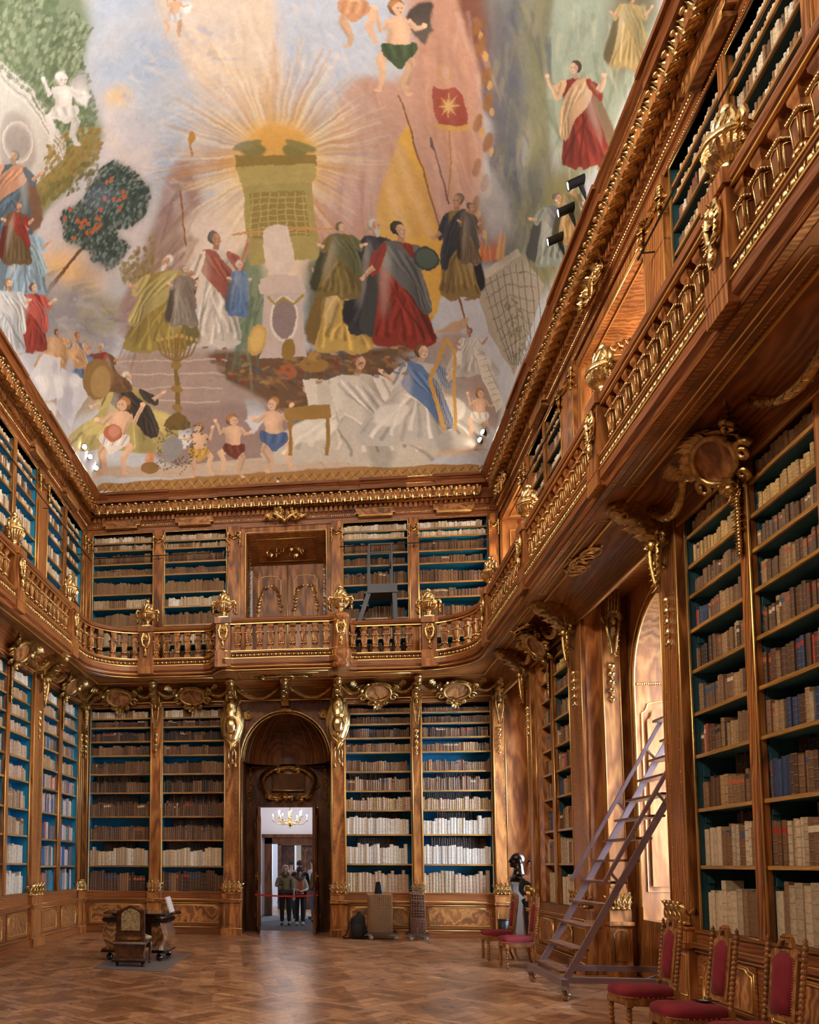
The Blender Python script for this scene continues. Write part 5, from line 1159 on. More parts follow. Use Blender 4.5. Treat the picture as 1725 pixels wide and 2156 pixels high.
# ------------------------------------------------------------------ writing desk, its chair and the mat
t = thing('floor_mat', 'grey protective mat under the writing desk and its chair', 'mat', (-2.8, 12.3, 0))
m = MB(); P = [(-3.314, 11.355), (-2.242, 11.137), (-2.262, 13.417), (-3.438, 13.166)]; m.add([(x, y, .001) for x, y in P] + [(x, y, .008) for x, y in P], [(3, 2, 1, 0), (4, 5, 6, 7), (0, 1, 5, 4), (1, 2, 6, 5), (2, 3, 7, 6), (3, 0, 4, 7)])
m.build('mat', plain('mat_grey', (.20, .185, .19), .35, coat=.2), t)
t = thing('writing_desk', 'small baroque writing desk with bulging walnut side and black mouldings, on ball casters', 'desk', (-2.75, 12.75, 0))
def side(xc, sg):                                          # serpentine pedestal between two y positions
    m = MB(); pf = [(.02, .13), (.0, .18), (.015, .24), (.065, .33), (.075, .42), (.045, .50), (.02, .55), (.02, .68)]; vs = []; fs = []
    for d_, z in pf:
        for (x, y) in ((xc - sg * .12, 12.32), (xc + sg * (.0 + d_), 12.32 - d_ * .6), (xc + sg * (.05 + d_), 12.42 - d_ * .2), (xc + sg * (.05 + d_), 13.0 + d_ * .3), (xc + sg * (.0 + d_), 13.12 + d_ * .6), (xc - sg * .12, 13.12)): vs.append((x, y, z))
    for j in range(len(pf) - 1):
        for k in range(6): k2 = (k + 1) % 6; fs.append((j * 6 + k, j * 6 + k2, (j + 1) * 6 + k2, (j + 1) * 6 + k))
    fs += [tuple(range(6)), tuple((len(pf) - 1) * 6 + k for k in range(6))]
    m.add(vs, fs); return m
LACQ = plain('black_lacquer', (.010, .009, .010), .12, coat=.8); GLW = wood('polished_walnut', (.06, .02, .008), (.30, .13, .045), (.46, .24, .10), scale=(3, 3, 2), rough=.15, coat=1.0)
for xc, sg in ((-2.56, 1), (-3.36, -1)):
    p = side(xc, sg).build('pedestal', GLW, t)
    b = MB()
    for z, e in ((.14, .06), (.165, .045), (.60, .035), (.625, .05), (.65, .035)): b.add([(x, y, zz) for zz in (z - .011, z + .011) for x, y in ((xc - sg * .125, 12.29 - e * .4), (xc + sg * (.04 + e), 12.29 - e * .4), (xc + sg * (.08 + e), 12.42), (xc + sg * (.08 + e), 13.0), (xc + sg * (.04 + e), 13.15 + e * .4), (xc - sg * .125, 13.15))], [(5, 4, 3, 2, 1, 0), (6, 7, 8, 9, 10, 11)] + [(i, (i + 1) % 6, 6 + (i + 1) % 6, 6 + i) for i in range(6)])
    b.build('black_moulding', LACQ, p)
    q = MB(); q.tube([(xc + sg * .02 + .03 * math.cos(a), 12.28, .47 + .04 * math.sin(a)) for a in [k * PI / 5 for k in range(10)]], .004, 4, closed=True); q.build('inlay_line', LACQ, p)
for x, y in ((-2.56, 12.36), (-2.56, 13.08), (-3.34, 12.36), (-3.34, 13.08)): m = MB(); m.blob((x, y, .055), (.055, .055, .055), n=14, m=10); m.lathe([(.03, .10), (.02, .13)], 8, T(x, y, 0)); m.build('ball_caster', LACQ, t)
m = MB(); m.box(-3.3, -2.62, 12.36, 13.1, .60, .70); m.box(-3.3, -2.62, 12.9, 13.0, .15, .6); m.build('drawer_case', WD, t)
m = MB(); P = [(-3.52, 12.6), (-3.3, 12.26), (-2.62, 12.24), (-2.42, 12.42), (-2.32, 12.9), (-2.42, 13.3), (-3.4, 13.3), (-3.55, 12.95)]; n = 8
m.add([(x, y, .70) for x, y in P] + [(x, y, .725) for x, y in P], [tuple(range(n))[::-1], tuple(range(n, 2 * n))] + [(i, (i + 1) % n, n + (i + 1) % n, n + i) for i in range(n)]); m.build('desk_top', LACQ, t)
m = MB(); m.add([(-2.95 + (x + 2.95) * .86, 12.78 + (y - 12.78) * .86, .7265) for x, y in P], [tuple(range(n))]); m.build('inlaid_top', GLW, t)
t = thing('document_stand', 'white plate propped upright on the desk top', 'stand', (-2.45, 12.8, .726))
m = MB(); M = T(-2.44, 12.75, .73) @ RY(-.32); m.box(-.012, .012, -.16, .16, 0, .25, M); m.build('plate', WHITEW, t)
m = MB(); m.bar((-2.5, 12.75, .93), (-2.62, 12.75, .728), .01, .01); m.build('strut', BRASS, t)
t = thing('desk_chair', 'dark walnut panel-back chair with patterned upholstery, standing before the desk', 'chair', (-2.83, 11.85, 0))
DW = wood('chair_walnut', (.02, .006, .003), (.075, .026, .012), (.13, .05, .022), scale=(3, 3, 1), rough=.3, coat=.5); TAP = plain('patterned_upholstery', (.34, .25, .12), .85, bump=.3, bscale=40, var=.55, vscale=26)
def slab(pts, y0, y1, mat, nm, par=None):
    m = MB(); m.prism(pts, y0, y1); return m.build(nm, mat, par or t)
slab([(-3.045, .475), (-2.64, .475), (-2.645, .80), (-2.70, .825), (-2.76, .835), (-2.80, .87), (-2.85, .885), (-2.90, .87), (-2.94, .835), (-3.0, .82), (-3.055, .80)], 11.66, 11.71, DW, 'back_frame')
slab([(-2.985, .52), (-2.71, .52), (-2.71, .76), (-2.76, .81), (-2.85, .84), (-2.93, .81), (-2.985, .76)], 11.648, 11.66, TAP, 'back_upholstery')
b = slab([(-3.07, .36), (-2.63, .36), (-2.63, .475), (-3.07, .475)], 11.63, 11.72, DW, 'back_rail'); slab([(-3.02, .42), (-2.98, .39), (-2.72, .39), (-2.68, .42), (-2.72, .45), (-2.98, .45)], 11.624, 11.63, GLW, 'inlay_panel', b)
m = MB(); vs = []
for z, e in ((.36, .0), (.33, .022), (.26, .0), (.18, -.012), (.12, .005), (.10, .03)): vs += [(-3.07 - e, 11.60 - e, z), (-2.63 + e, 11.60 - e, z), (-2.63 + e, 11.70, z), (-3.07 - e, 11.70, z)]
m.add(vs, [(j * 4 + k, j * 4 + (k + 1) % 4, j * 4 + 4 + (k + 1) % 4, j * 4 + 4 + k) for j in range(5) for k in range(4)] + [(0, 1, 2, 3), (23, 22, 21, 20)]); m.build('lower_back_panel', DW, t)
m = MB(); m.box(-3.10, -2.60, 11.56, 11.72, .07, .10); m.build('base_board', LACQ, t)
m = MB(); m.blob((-2.84, 11.93, .40), (.25, .24, .055), n=20, m=8); m.build('seat', TAP, t)
m = MB(); m.box(-3.06, -2.62, 11.72, 12.13, .33, .385); m.build('seat_frame', DW, t)
for x in (-3.03, -2.65):
    m = MB(); m.tube([(x, 12.1, .34), (x, 12.13, .25), (x, 12.11, .15), (x, 12.1, .05)], [.03, .03, .018, .022], 8); m.blob((x, 12.1, .022), .024, n=8, m=6); m.build('leg', DW, t)
    m = MB(); m.blob((x, 11.62, .052), .028, n=10, m=8); m.blob((x, 11.62, .018), .02, n=10, m=8); m.build('ball_caster', LACQ, t)
# ------------------------------------------------------------------ wicker stands, blue vase-bag, rucksack
WK = plain('wicker', (.36, .20, .085), .6, bump=1.0, bscale=90, var=.3, vscale=60); WK2 = plain('dark_wicker', (.17, .07, .035), .5, bump=1.0, bscale=90, var=.3, vscale=40)
def dolly(t, x0, x1, y0, y1):
    m = MB(); m.add([(x0, y0, .115), (x1, y0, .115), (x1, y1, .115), (x0, y1, .115), (x0 + .03, y0 + .02, .145), (x1 - .03, y0 + .02, .145), (x1 - .03, y1 - .02, .145), (x0 + .03, y1 - .02, .145)], [(3, 2, 1, 0), (4, 5, 6, 7), (0, 1, 5, 4), (1, 2, 6, 5), (2, 3, 7, 6), (3, 0, 4, 7)]); m.build('dolly_board', BLACK, t)
    for x in (x0 + .05, x1 - .1):
        for y in (y0 + .05, y1 - .05): caster(t, x, y, .115, .045, 0, STEEL, RUB)
t = thing('wicker_cabinet', 'square honey wicker box on a wheeled dolly, right of the doorway', 'box', (1.06, 16.75, 0)); dolly(t, .78, 1.42, 16.52, 16.98)
m = MB(); m.box(.82, 1.29, 16.56, 16.95, .145, .90)
for i in range(13): m.tube([(.835 + .0367 * i, 16.555, .15), (.835 + .0367 * i, 16.555, .895)], .008, 5)
for i in range(34): z = .16 + .0218 * i; m.tube([(.825 + .047 * k, 16.553 - .007 * ((k + i) % 2), z) for k in range(11)], .006, 4)
m.build('woven_box', WK, t); m = MB(); m.box(.805, 1.30, 16.54, 16.96, .89, .908); m.build('lid', WK, t)
t = thing('leather_holder', 'tapered dark and bright blue leather holder standing on the square wicker box', 'holder', (1.02, 16.7, .908)); 
m = MB(); m.taper(.075, .06, .91, .04, .03, 1.15, T(1.02, 16.7, 0)); m.build('body', LACQ, t)
m = MB(); m.add([(1.06, 16.665, .92), (1.12, 16.69, .925), (1.115, 16.75, .92), (1.045, 16.68, 1.155), (1.062, 16.69, 1.155), (1.06, 16.72, 1.15)], [(0, 1, 4, 3), (1, 2, 5, 4), (0, 3, 5, 2), (3, 4, 5)]); m.build('blue_flap', plain('blue_leather', (.03, .22, .42), .35), t)
t = thing('wicker_stand', 'tall narrow brown wicker basket on a small wheeled dolly, below the pilaster', 'basket', (1.77, 16.62, 0)); dolly(t, 1.55, 2.0, 16.42, 16.84)
m = MB()
def wk(z): a = (z - .145) / .78; return (1.635 + .0 + .02 * a, 1.92 - .02 * a, 16.47 + .02 * a, 16.79 - .02 * a)
for i in range(6):
    for yk in (2, 3):
        m.tube([(wk(.15)[0] + (wk(.15)[1] - wk(.15)[0]) * i / 5, wk(.15)[yk], .15), (wk(.92)[0] + (wk(.92)[1] - wk(.92)[0]) * i / 5, wk(.92)[yk], .92)], .007, 5)
for i in range(30):
    z = .155 + (.011 * i * 1.6 if i < 17 else .30 + .045 * (i - 17) * 1.1); a = wk(z); m.tube([(a[0], a[2], z), (a[1], a[2], z), (a[1], a[3], z), (a[0], a[3], z)], .008, 5, closed=True)
for i in range(4): z = (.42, .62, .78, .91)[i]; a = wk(z); m.tube([(a[0], a[2], z), (a[1], a[2], z), (a[1], a[3], z), (a[0], a[3], z)], .013, 5, closed=True)
m.tube([(1.79 + .045 * math.cos(k), 16.465, .745 + .045 * math.sin(k)) for k in [i * PI / 8 for i in range(16)]], .008, 5, closed=True)
m.build('basket', WK2, t); m = MB(); m.box(1.66, 1.90, 16.50, 16.77, .16, .9); m.build('lining', plain('brown_lining', (.10, .045, .025), .8), t)
BAGM = plain('black_nylon', (.010, .010, .012), .75, bump=.2, bscale=80)
t = thing('rucksack', 'black rucksack slumped on the floor against the square wicker box', 'rucksack', (.6, 16.75, 0))
m = MB(); pf = [(.0, .0, 1.0), (.06, .02, 1.06), (.16, .0, 1.05), (.28, -.01, .95), (.38, .0, .85), (.45, .02, .68), (.49, .03, .4)]; vs = []; n = 20
for z, dx, k in pf:
    for i in range(n): a = 2 * PI * i / n; vs.append((.63 + dx + math.copysign(abs(math.cos(a)) ** .6, math.cos(a)) * .155 * k, 16.78 + math.copysign(abs(math.sin(a)) ** .6, math.sin(a)) * .11 * k, z + .002))
m.add(vs, [(j * n + i, j * n + (i + 1) % n, (j + 1) * n + (i + 1) % n, (j + 1) * n + i) for j in range(len(pf) - 1) for i in range(n)] + [tuple(range(n))[::-1], tuple(len(pf) * n - n + i for i in range(n))], None, True); m.build('main_bag', BAGM, t)
m = MB(); m.tube([(.66, 16.76, .48), (.65, 16.75, .54), (.62, 16.75, .54), (.6, 16.76, .47)], .012, 6); m.build('grab_handle', BAGM, t)
m = MB(); m.blob((.62, 16.66, .17), (.13, .06, .15), n=14, m=10); m.build('front_pocket', BAGM, t)
m = MB(); m.tube([(.5, 16.72, .42), (.43, 16.68, .25), (.38, 16.68, .08), (.30, 16.68, .03), (.34, 16.7, .015), (.5, 16.7, .02)], .018, 6, flat=.5); m.build('shoulder_strap', BAGM, t)
t = thing('waste_bin', 'black waste bin standing in the right corner behind the chairs', 'bin', (3.42, 16.55, 0)); m = MB(); m.lathe([(.09, .002), (.115, .44), (.105, .44), (.1, .40)], 20, T(3.42, 16.55, 0)); m.build('bin_body', BLACK, t); m = MB(); m.lathe([(.118, .43), (.122, .44), (.118, .45)], 20, T(3.42, 16.55, 0)); m.build('rim', LACQ, t)
# ------------------------------------------------------------------ people and bust
SKIN = plain('skin', (.52, .30, .21), .5); SKIN2 = plain('skin_shade', (.45, .25, .17), .5)
def skin_mesh(name, joints, edges, mat, parent, root=0, sub=1):
    me = bpy.data.meshes.new(name); ks = list(joints); ix = {k: i for i, k in enumerate(ks)}
    me.from_pydata([joints[k][0] for k in ks], [(ix[a], ix[b]) for a, b in edges], []); me.materials.append(mat)
    o = bpy.data.objects.new(name, me); COL.objects.link(o); o.parent = parent
    mo = o.modifiers.new('skin', 'SKIN')
    if not me.skin_vertices: me.attributes and None
    sv = me.skin_vertices[0].data if me.skin_vertices else None
    if sv is None:
        bpy.context.view_layer.objects.active = o
    for k in ks:
        r = joints[k][1]; r = r if isinstance(r, tuple) else (r, r); sv[ix[k]].radius = r
    sv[root].use_root = True; mo.use_smooth_shade = True; mo.branch_smoothing = .6
    s_ = o.modifiers.new('sub', 'SUBSURF'); s_.levels = sub; s_.render_levels = sub; return o
def person(label, loc, rz, top, trousers, hair, scale=.86, skinm=None, rh=None, lh=None, step=0.0, lean=0.0, hairlen=.1, shoe=(.02, .02, .025), hat=None, slim=1.0, extra=None, coat=None):
    """standing figure 1.7 m tall before scaling, facing +y"""
    t = thing('person', label, 'person', loc, None, world=False); t.rotation_euler = (0, 0, rz); t.scale = (scale,) * 3
    skinm = skinm or SKIN; rh = rh or ((.24, .02, 1.10), (.25, .10, .86)); lh = lh or ((-.24, .02, 1.10), (-.25, .10, .86))
    L_ = lean
    J = {'pelvis': ((0, 0, .93), (.125 * slim, .09)), 'waist': ((0, L_ * .3, 1.07), (.115 * slim, .085)), 'chest': ((0, L_ * .8, 1.28), (.14 * slim, .10)), 'neckb': ((0, L_, 1.42), (.06, .055)), 'neck': ((0, L_ + .01, 1.49), (.048, .05)), 'jaw': ((0, L_ + .03, 1.56), (.058, .07)), 'skull': ((0, L_ + .012, 1.635), (.075, .088)), 'crown': ((0, L_ + .0, 1.675), (.055, .065))}
    E_ = [('pelvis', 'waist'), ('waist', 'chest'), ('chest', 'neckb'), ('neckb', 'neck'), ('neck', 'jaw'), ('jaw', 'skull'), ('skull', 'crown')]
    TOP = dict(J); del TOP['jaw'], TOP['skull'], TOP['crown'], TOP['neck']; TE = [('pelvis', 'waist'), ('waist', 'chest'), ('chest', 'neckb')]
    for s_, nm, (el, wr) in ((1, 'r', rh), (-1, 'l', lh)):
        J['sh' + nm] = ((s_ * .175 * slim, L_ * .9, 1.385), .055); J['el' + nm] = (el, .040); J['wr' + nm] = (wr, .027); E_ += [('chest', 'sh' + nm), ('sh' + nm, 'el' + nm), ('el' + nm, 'wr' + nm)]
        d = (Vector(wr) - Vector(el)).normalized(); side_ = d.cross(Vector((0, 0, 1))) if abs(d.z) < .9 else Vector((1, 0, 0)); side_.normalize(); pm = Vector(wr) + d * .05
        J['pm' + nm] = (tuple(pm), .026); E_.append(('wr' + nm, 'pm' + nm))
        for q in range(4):
            b = pm + d * .035 + side_ * (.024 - .016 * q); e = b + d * (.045 - .006 * abs(q - 1)) + Vector((0, 0, -.018)); J['f%d%s' % (q, nm)] = (tuple(b), .010); J['g%d%s' % (q, nm)] = (tuple(e), .008); E_ += [('pm' + nm, 'f%d%s' % (q, nm)), ('f%d%s' % (q, nm), 'g%d%s' % (q, nm))]
        th = Vector(wr) + d * .025 + side_ * .035; J['th' + nm] = (tuple(th), .012); J['ti' + nm] = (tuple(th + d * .03 + side_ * .01), .009); E_ += [('wr' + nm, 'th' + nm), ('th' + nm, 'ti' + nm)]
        hx = s_ * .09 * slim; st = step * s_
        J['hp' + nm] = ((hx, 0, .88), .092 * slim); J['kn' + nm] = ((hx * 1.02, st * .5 + .015, .50), .062); J['cf' + nm] = ((hx * 1.02, st * .8 - .01, .32), .055); J['an' + nm] = ((hx, st - .01, .09), .038); J['to' + nm] = ((hx * 1.2, st + .13, .035), .035)
        E_ += [('pelvis', 'hp' + nm), ('hp' + nm, 'kn' + nm), ('kn' + nm, 'cf' + nm), ('cf' + nm, 'an' + nm), ('an' + nm, 'to' + nm)]
        TOP['sh' + nm] = (J['sh' + nm][0], .066); TOP['el' + nm] = (J['el' + nm][0], .052); w2 = Vector(el) + (Vector(wr) - Vector(el)) * (.95 if coat is not False else .25); TOP['wr' + nm] = (tuple(w2), .040); TE += [('chest', 'sh' + nm), ('sh' + nm, 'el' + nm), ('el' + nm, 'wr' + nm)]
    for k in ('pelvis', 'waist', 'chest', 'neckb'): r = J[k][1]; TOP[k] = (J[k][0], (r[0] * 1.12 + .008, r[1] * 1.12 + .012)) if k != 'neckb' else (J[k][0], (.068, .062))
    body = skin_mesh('body', J, E_, skinm, t)
    skin_mesh('top', TOP, TE, top, t)
    TR = {'pelvis': ((0, 0, .95), (.135 * slim, .10))}; TRE = []
    for nm in 'rl':
        for k, r in (('hp', .102 * slim), ('kn', .076), ('cf', .07), ('an', .058)): TR[k + nm] = (J[k + nm][0], r)
        TRE += [('pelvis', 'hp' + nm), ('hp' + nm, 'kn' + nm), ('kn' + nm, 'cf' + nm), ('cf' + nm, 'an' + nm)]
    skin_mesh('trousers', TR, TRE, trousers, t)
    SHM = plain('shoe_%d' % len(MATS), shoe, .5)
    for nm in 'rl':
        a = J['an' + nm][0]; m = MB(); m.blob((a[0] * 1.06, a[1] + .055, .045), (.046, .125, .045), n=12, m=8); m.blob((a[0], a[1] - .01, .07), (.042, .055, .06), n=10, m=6); m.build('shoe', SHM, t, local=True)
    hm = MB(); yb = L_ + .012
    n = 16; vs = []; rows = 9                              # hair cap open at the face
    for j in range(rows + 1):
        e = PI / 2 - (PI / 2 + hairlen * 6) * j / rows; zz = 1.645 + .088 * math.sin(e) if e > -PI / 2 else 1.56
        zz = 1.645 + .095 * math.sin(max(e, -.2)) - max(0, -e - .2) * .14
        for i in range(n):
            a = 2 * PI * i / n; front = max(0, math.sin(a)); rr = math.cos(max(e, -.3)) if e > 0 else 1.0; k = 1 - (.32 * front if e < .55 else 0)
            vs.append((.094 * rr * math.cos(a), yb - .012 + .105 * rr * math.sin(a) * k, zz))
    hm.add(vs, [(j * n + i, j * n + (i + 1) % n, (j + 1) * n + (i + 1) % n, (j + 1) * n + i) for j in range(rows) for i in range(n) if not (j >= 4 and 2 <= i <= 5)], None, True)
    hm.build('hair', hair, t, local=True)
    f = MB(); f.blob((0, yb + .095, 1.60), (.012, .018, .022), n=8, m=6)
    for s_ in (-1, 1): f.blob((s_ * .082, yb, 1.605), (.012, .02, .03), n=8, m=6)
    f.build('nose_and_ears', skinm, t, local=True)
    f = MB()
    for s_ in (-1, 1): f.blob((s_ * .028, yb + .075, 1.628), (.013, .01, .007), n=8, m=5)
    f.blob((0, yb + .082, 1.557), (.022, .008, .006), n=8, m=5); f.build('eyes_and_mouth', BLACK, t, local=True)
    if hat:
        m = MB(); m.lathe([(.155, 1.67), (.16, 1.68), (.10, 1.70), (.095, 1.76), (.05, 1.785), (.005, 1.79)], 18, T(0, yb - .01, 0)); m.build('hat', hat, t, local=True)
    return t
def cl(nm, c, r=.85): return plain(nm, c, r, bump=.15, bscale=40, var=.15, vscale=6)
GREY_H = cl('grey_hair', (.50, .47, .44)); DARK_H = cl('dark_hair', (.03, .02, .015)); BRN_H = cl('brown_hair', (.07, .035, .02))
BLKT = cl('black_trousers', (.010, .010, .013)); JEAN = cl('blue_jeans', (.05, .15, .27)); OLIVE = cl('khaki_top', (.21, .19, .085)); CREAM = cl('cream_jacket', (.46, .42, .34)); GREYJ = cl('grey_jacket', (.36, .37, .36)); RUST = cl('brown_jacket', (.20, .085, .03)); NAVY = cl('navy_jacket', (.015, .022, .05)); REDJ = cl('red_top', (.55, .02, .04)); SCARF = cl('olive_scarf', (.06, .065, .045)); SUIT = cl('black_suit', (.008, .008, .009))
p = person('person with white shoulder-length hair and khaki top holding a camera behind the red tape', (-1.01, 20.05, 0), PI, OLIVE, BLKT, GREY_H, .85, rh=((.27, .02, 1.12), (.16, .22, 1.20)), hairlen=.16, coat=False, slim=1.12)
m = MB(); m.tube([(.10, .10, 1.47), (0, .13, 1.42), (-.10, .10, 1.46), (-.08, -.06, 1.5), (.08, -.06, 1.5)], .045, 8, closed=True); m.build('scarf', SCARF, p, local=True)
m = MB(); m.tube([(-.17, .03, 1.02), (0, .14, 1.0), (.17, .03, 1.02), (.12, -.1, 1.03), (-.12, -.1, 1.03)], .03, 6, closed=True); m.add([(.13, .10, 1.03), (.2, .02, 1.03), (.24, .0, .62), (.12, .1, .84)], [(0, 1, 2, 3)]); m.add([(-.13, .10, 1.03), (-.2, .02, 1.03), (-.27, .0, .62), (-.12, .1, .84)], [(3, 2, 1, 0)]); m.build('jacket_tied_at_waist', cl('mauve_cloth', (.09, .06, .06)), p, local=True)
t = thing('camera', 'black camera held at the chest by the person with white hair', 'camera', (-1.10, 19.83, 1.0))
m = MB(); m.box(-1.15, -1.04, 19.80, 19.86, .98, 1.055); m.box(-1.12, -1.07, 19.81, 19.85, 1.055, 1.075); m.build('camera_body', BLACK, t); m = MB(); m.lathe([(.034, 0), (.036, .05), (.03, .055)], 16, T(-1.09, 19.80, 1.015) @ RX(PI / 2)); m.build('lens', LACQ, t)
p = person('person in a dark brimmed hat, cream jacket and scarf looking up behind the red tape', (-.665, 20.22, 0), PI + .15, CREAM, BLKT, DARK_H, .80, rh=((.23, .05, 1.10), (.06, .24, 1.06)), lh=((-.23, .05, 1.10), (-.06, .24, 1.06)), hairlen=.3, hat=cl('dark_hat', (.035, .022, .022)), shoe=(.45, .48, .44), slim=.95)
m = MB(); m.tube([(.11, .08, 1.46), (0, .13, 1.38), (-.11, .08, 1.46), (-.08, -.06, 1.5), (.08, -.06, 1.5)], .05, 8, closed=True); m.build('scarf', SCARF, p, local=True)
m = MB(); m.add([(-.055, .155, 1.36), (.055, .155, 1.36), (.08, .16, .98), (-.08, .16, .98)], [(0, 1, 2, 3)]); m.add([(-.055, .14, 1.36), (.055, .14, 1.36), (.08, .14, .98), (-.08, .14, .98)], [(3, 2, 1, 0)]); m.build('orange_top', cl('orange_top', (.42, .08, .02)), p, local=True)
person('person with dark hair and red top seen from behind, between the two at the tape', (-.98, 22.6, 0), -.2, REDJ, BLKT, DARK_H, .93, hairlen=.08)
person('tall person in navy jacket seen from behind under the bright window', (-.70, 21.3, 0), .1, NAVY, BLKT, BRN_H, .92, hairlen=.07, slim=1.1)
person('person in grey jacket and blue jeans leaning by the doorway on the right', (-.36, 22.2, 0), .9, GREYJ, JEAN, DARK_H, .96, hairlen=.08, step=.12, rh=((.26, .08, 1.12), (.16, .28, 1.12)))
person('person in brown jacket half hidden behind the right door leaf', (-.20, 21.3, 0), .6, RUST, JEAN, BRN_H, .93, hairlen=.08, step=-.1, slim=1.1, shoe=(.02, .05, .14))
person('person in a black suit standing in the corner window bay, head hidden behind the pilaster', (3.69, 15.34, 0), 2.5, SUIT, BLKT, BRN_H, .93, rh=((.22, .04, 1.12), (.06, .2, 1.0)), lh=((-.22, .04, 1.12), (-.06, .2, 1.0)), slim=1.05)
t = thing('bronze_bust', 'shiny dark bronze bust of a bald man in profile, right corner of the hall', 'bust', (3.66, 16.1, 1.27))
BZ = plain('dark_bronze', (.035, .024, .020), .22, .9, bump=.15, bscale=25)
M = T(3.60, 16.1, -.47) @ RZ(PI / 2 + .15) @ Matrix.Diagonal((1.3, 1.3, 1.3, 1))
m = MB(); m.blob((0, -.01, 1.60), (.088, .105, .095), M, n=24, m=16); m.blob((0, .03, 1.545), (.066, .075, .075), M, n=20, m=14); m.blob((0, .085, 1.50), (.03, .026, .022), M, n=12, m=8)
m.lathe([(.13, 1.27), (.12, 1.32), (.085, 1.39), (.072, 1.46), (.068, 1.55)], 20, M @ T(0, -.02, 0)); m.blob((0, -.02, 1.32), (.19, .12, .08), M, n=20, m=10)
m.tube([(0, .095, 1.60), (0, .118, 1.565), (0, .108, 1.55)], [.01, .017, .012], 8, M)
for s_ in (-1, 1): m.blob((s_ * .085, -.005, 1.565), (.012, .024, .034), M, n=10, m=8); m.blob((s_ * .032, .085, 1.607), (.024, .014, .009), M, n=10, m=6)
m.blob((0, .104, 1.525), (.024, .012, .006), M, n=10, m=6); m.blob((0, .102, 1.512), (.02, .012, .006), M, n=10, m=6)
m.build('head', BZ, t)
t = thing('bust_pedestal', 'tapered grey pedestal carrying the dark bronze bust', 'pedestal', (3.62, 16.1, 0)); PG = plain('grey_paint', (.30, .30, .32), .6)
m = MB(); m.taper(.09, .09, 0, .06, .06, .6, T(3.60, 16.1, 0)); m.taper(.06, .06, .6, .11, .11, 1.14, T(3.60, 16.1, 0)); m.build('column', PG, t); m = MB(); m.box(3.46, 3.74, 15.96, 16.24, 1.14, 1.18); m.build('top_slab', PG, t)
# ------------------------------------------------------------------ red tape across the doorway, chandelier beyond it
t = thing('barrier_tape', 'red barrier tape stretched across the doorway between the door leaves', 'barrier', (-.88, 18.45, .81)); m = MB(); q = 16
vs = []
for i in range(q + 1): a = i / q; x = -1.55 + 1.36 * a; z = .835 - .03 * 4 * a * (1 - a); vs += [(x, 17.62 + .0, z - .018), (x, 17.62, z + .018), (x, 17.624, z + .018), (x, 17.624, z - .018)]
m.add(vs, [(i * 4 + k, i * 4 + (k + 1) % 4, i * 4 + 4 + (k + 1) % 4, i * 4 + 4 + k) for i in range(q) for k in range(4)], None, False); m.build('tape', plain('red_tape', (.50, .012, .015), .5), t)
t = thing('chandelier', 'brass chandelier with lit electric candles in the white room beyond the doorway', 'chandelier', (-.985, 22, 2.48))
CX = -.985; m = MB(); m.lathe([(.004, 2.46), (.018, 2.48), (.012, 2.50), (.05, 2.53), (.072, 2.58), (.05, 2.63), (.02, 2.66), (.028, 2.70), (.02, 2.74), (.03, 2.8), (.015, 2.85), (.01, 4.2)], 16, T(CX, 22, 0)); m.build('stem', BRASS, t)
FL = plain('candle_bulb', (1.0, .82, .55), .5, emit=90.0)
for k in range(12):
    a = k * PI / 6 + .13; tier = k % 2; R = .46 if not tier else .34; zc = 2.66 if not tier else 2.76
    m = MB(); m.tube([(CX + r * math.cos(a), 22 + r * math.sin(a), z) for r, z in ((.03, 2.63), (R * .4, 2.58 + .08 * tier), (R * .75, 2.57 + .09 * tier), (R, zc))], .010, 6); m.lathe([(.01, 0), (.04, .01), (.04, .02), (.014, .025)], 10, T(CX + R * math.cos(a), 22 + R * math.sin(a), zc)); arm = m.build('arm', BRASS, t)
    m = MB(); m.lathe([(.011, .02), (.011, .13)], 8, T(CX + R * math.cos(a), 22 + R * math.sin(a), zc)); m.build('candle', WHITEW, arm)
    m = MB(); m.blob((CX + R * math.cos(a), 22 + R * math.sin(a), zc + .155), (.013, .013, .028), n=8, m=6); m.build('bulb', FL, arm)
l = bpy.data.lights.new('chandelier_glow', 'POINT'); l.energy = 22; l.color = (1, .93, .9); l.shadow_soft_size = .3; o = bpy.data.objects.new('chandelier_glow', l); COL.objects.link(o); o.location = (CX, 22, 2.95)
# ------------------------------------------------------------------ over-door mirror
t = thing('mirror', 'small dark mirror in a gilt rocaille frame above the doorway', 'mirror', (-.87, YD - .03, 2.85))
m = MB(); m.box(-1.20, -.50, YD - .03, YD - .02, 3.16, 3.52); m.build('mirror_glass', MIRROR, t)
m = MB(); r_ = random.Random(8)
m.tube([(x, YD - .035, z) for x, z in ((-1.22, 3.14), (-.48, 3.14), (-.48, 3.54), (-1.22, 3.54))], .022, 6, closed=True)
for sg in (-1, 1):
    for k in range(16):
        a = k / 15; x = -.85 + sg * (.38 + .26 * math.sin(a * PI) * (.6 + .4 * a)); z = 2.98 + .62 * a; m.leaf(T(x, YD - .07, z) @ RZ(PI) @ RY(sg * (-1.2 + 2.0 * a)) @ T(0, .04, 0), .24, .11, .7, 5)
    m.tube([(-.85 + sg * .12, YD - .04, 2.95), (-.85 + sg * .36, YD - .05, 3.0), (-.85 + sg * .56, YD - .05, 3.18), (-.85 + sg * .72, YD - .05, 3.26)], [.02, .026, .02, .006], 6)
    m.tube([(-.85 + sg * .1, YD - .04, 3.58), (-.85 + sg * .22, YD - .05, 3.64), (-.85 + sg * .42, YD - .05, 3.58), (-.85 + sg * .5, YD - .05, 3.5)], [.028, .03, .024, .01], 6)
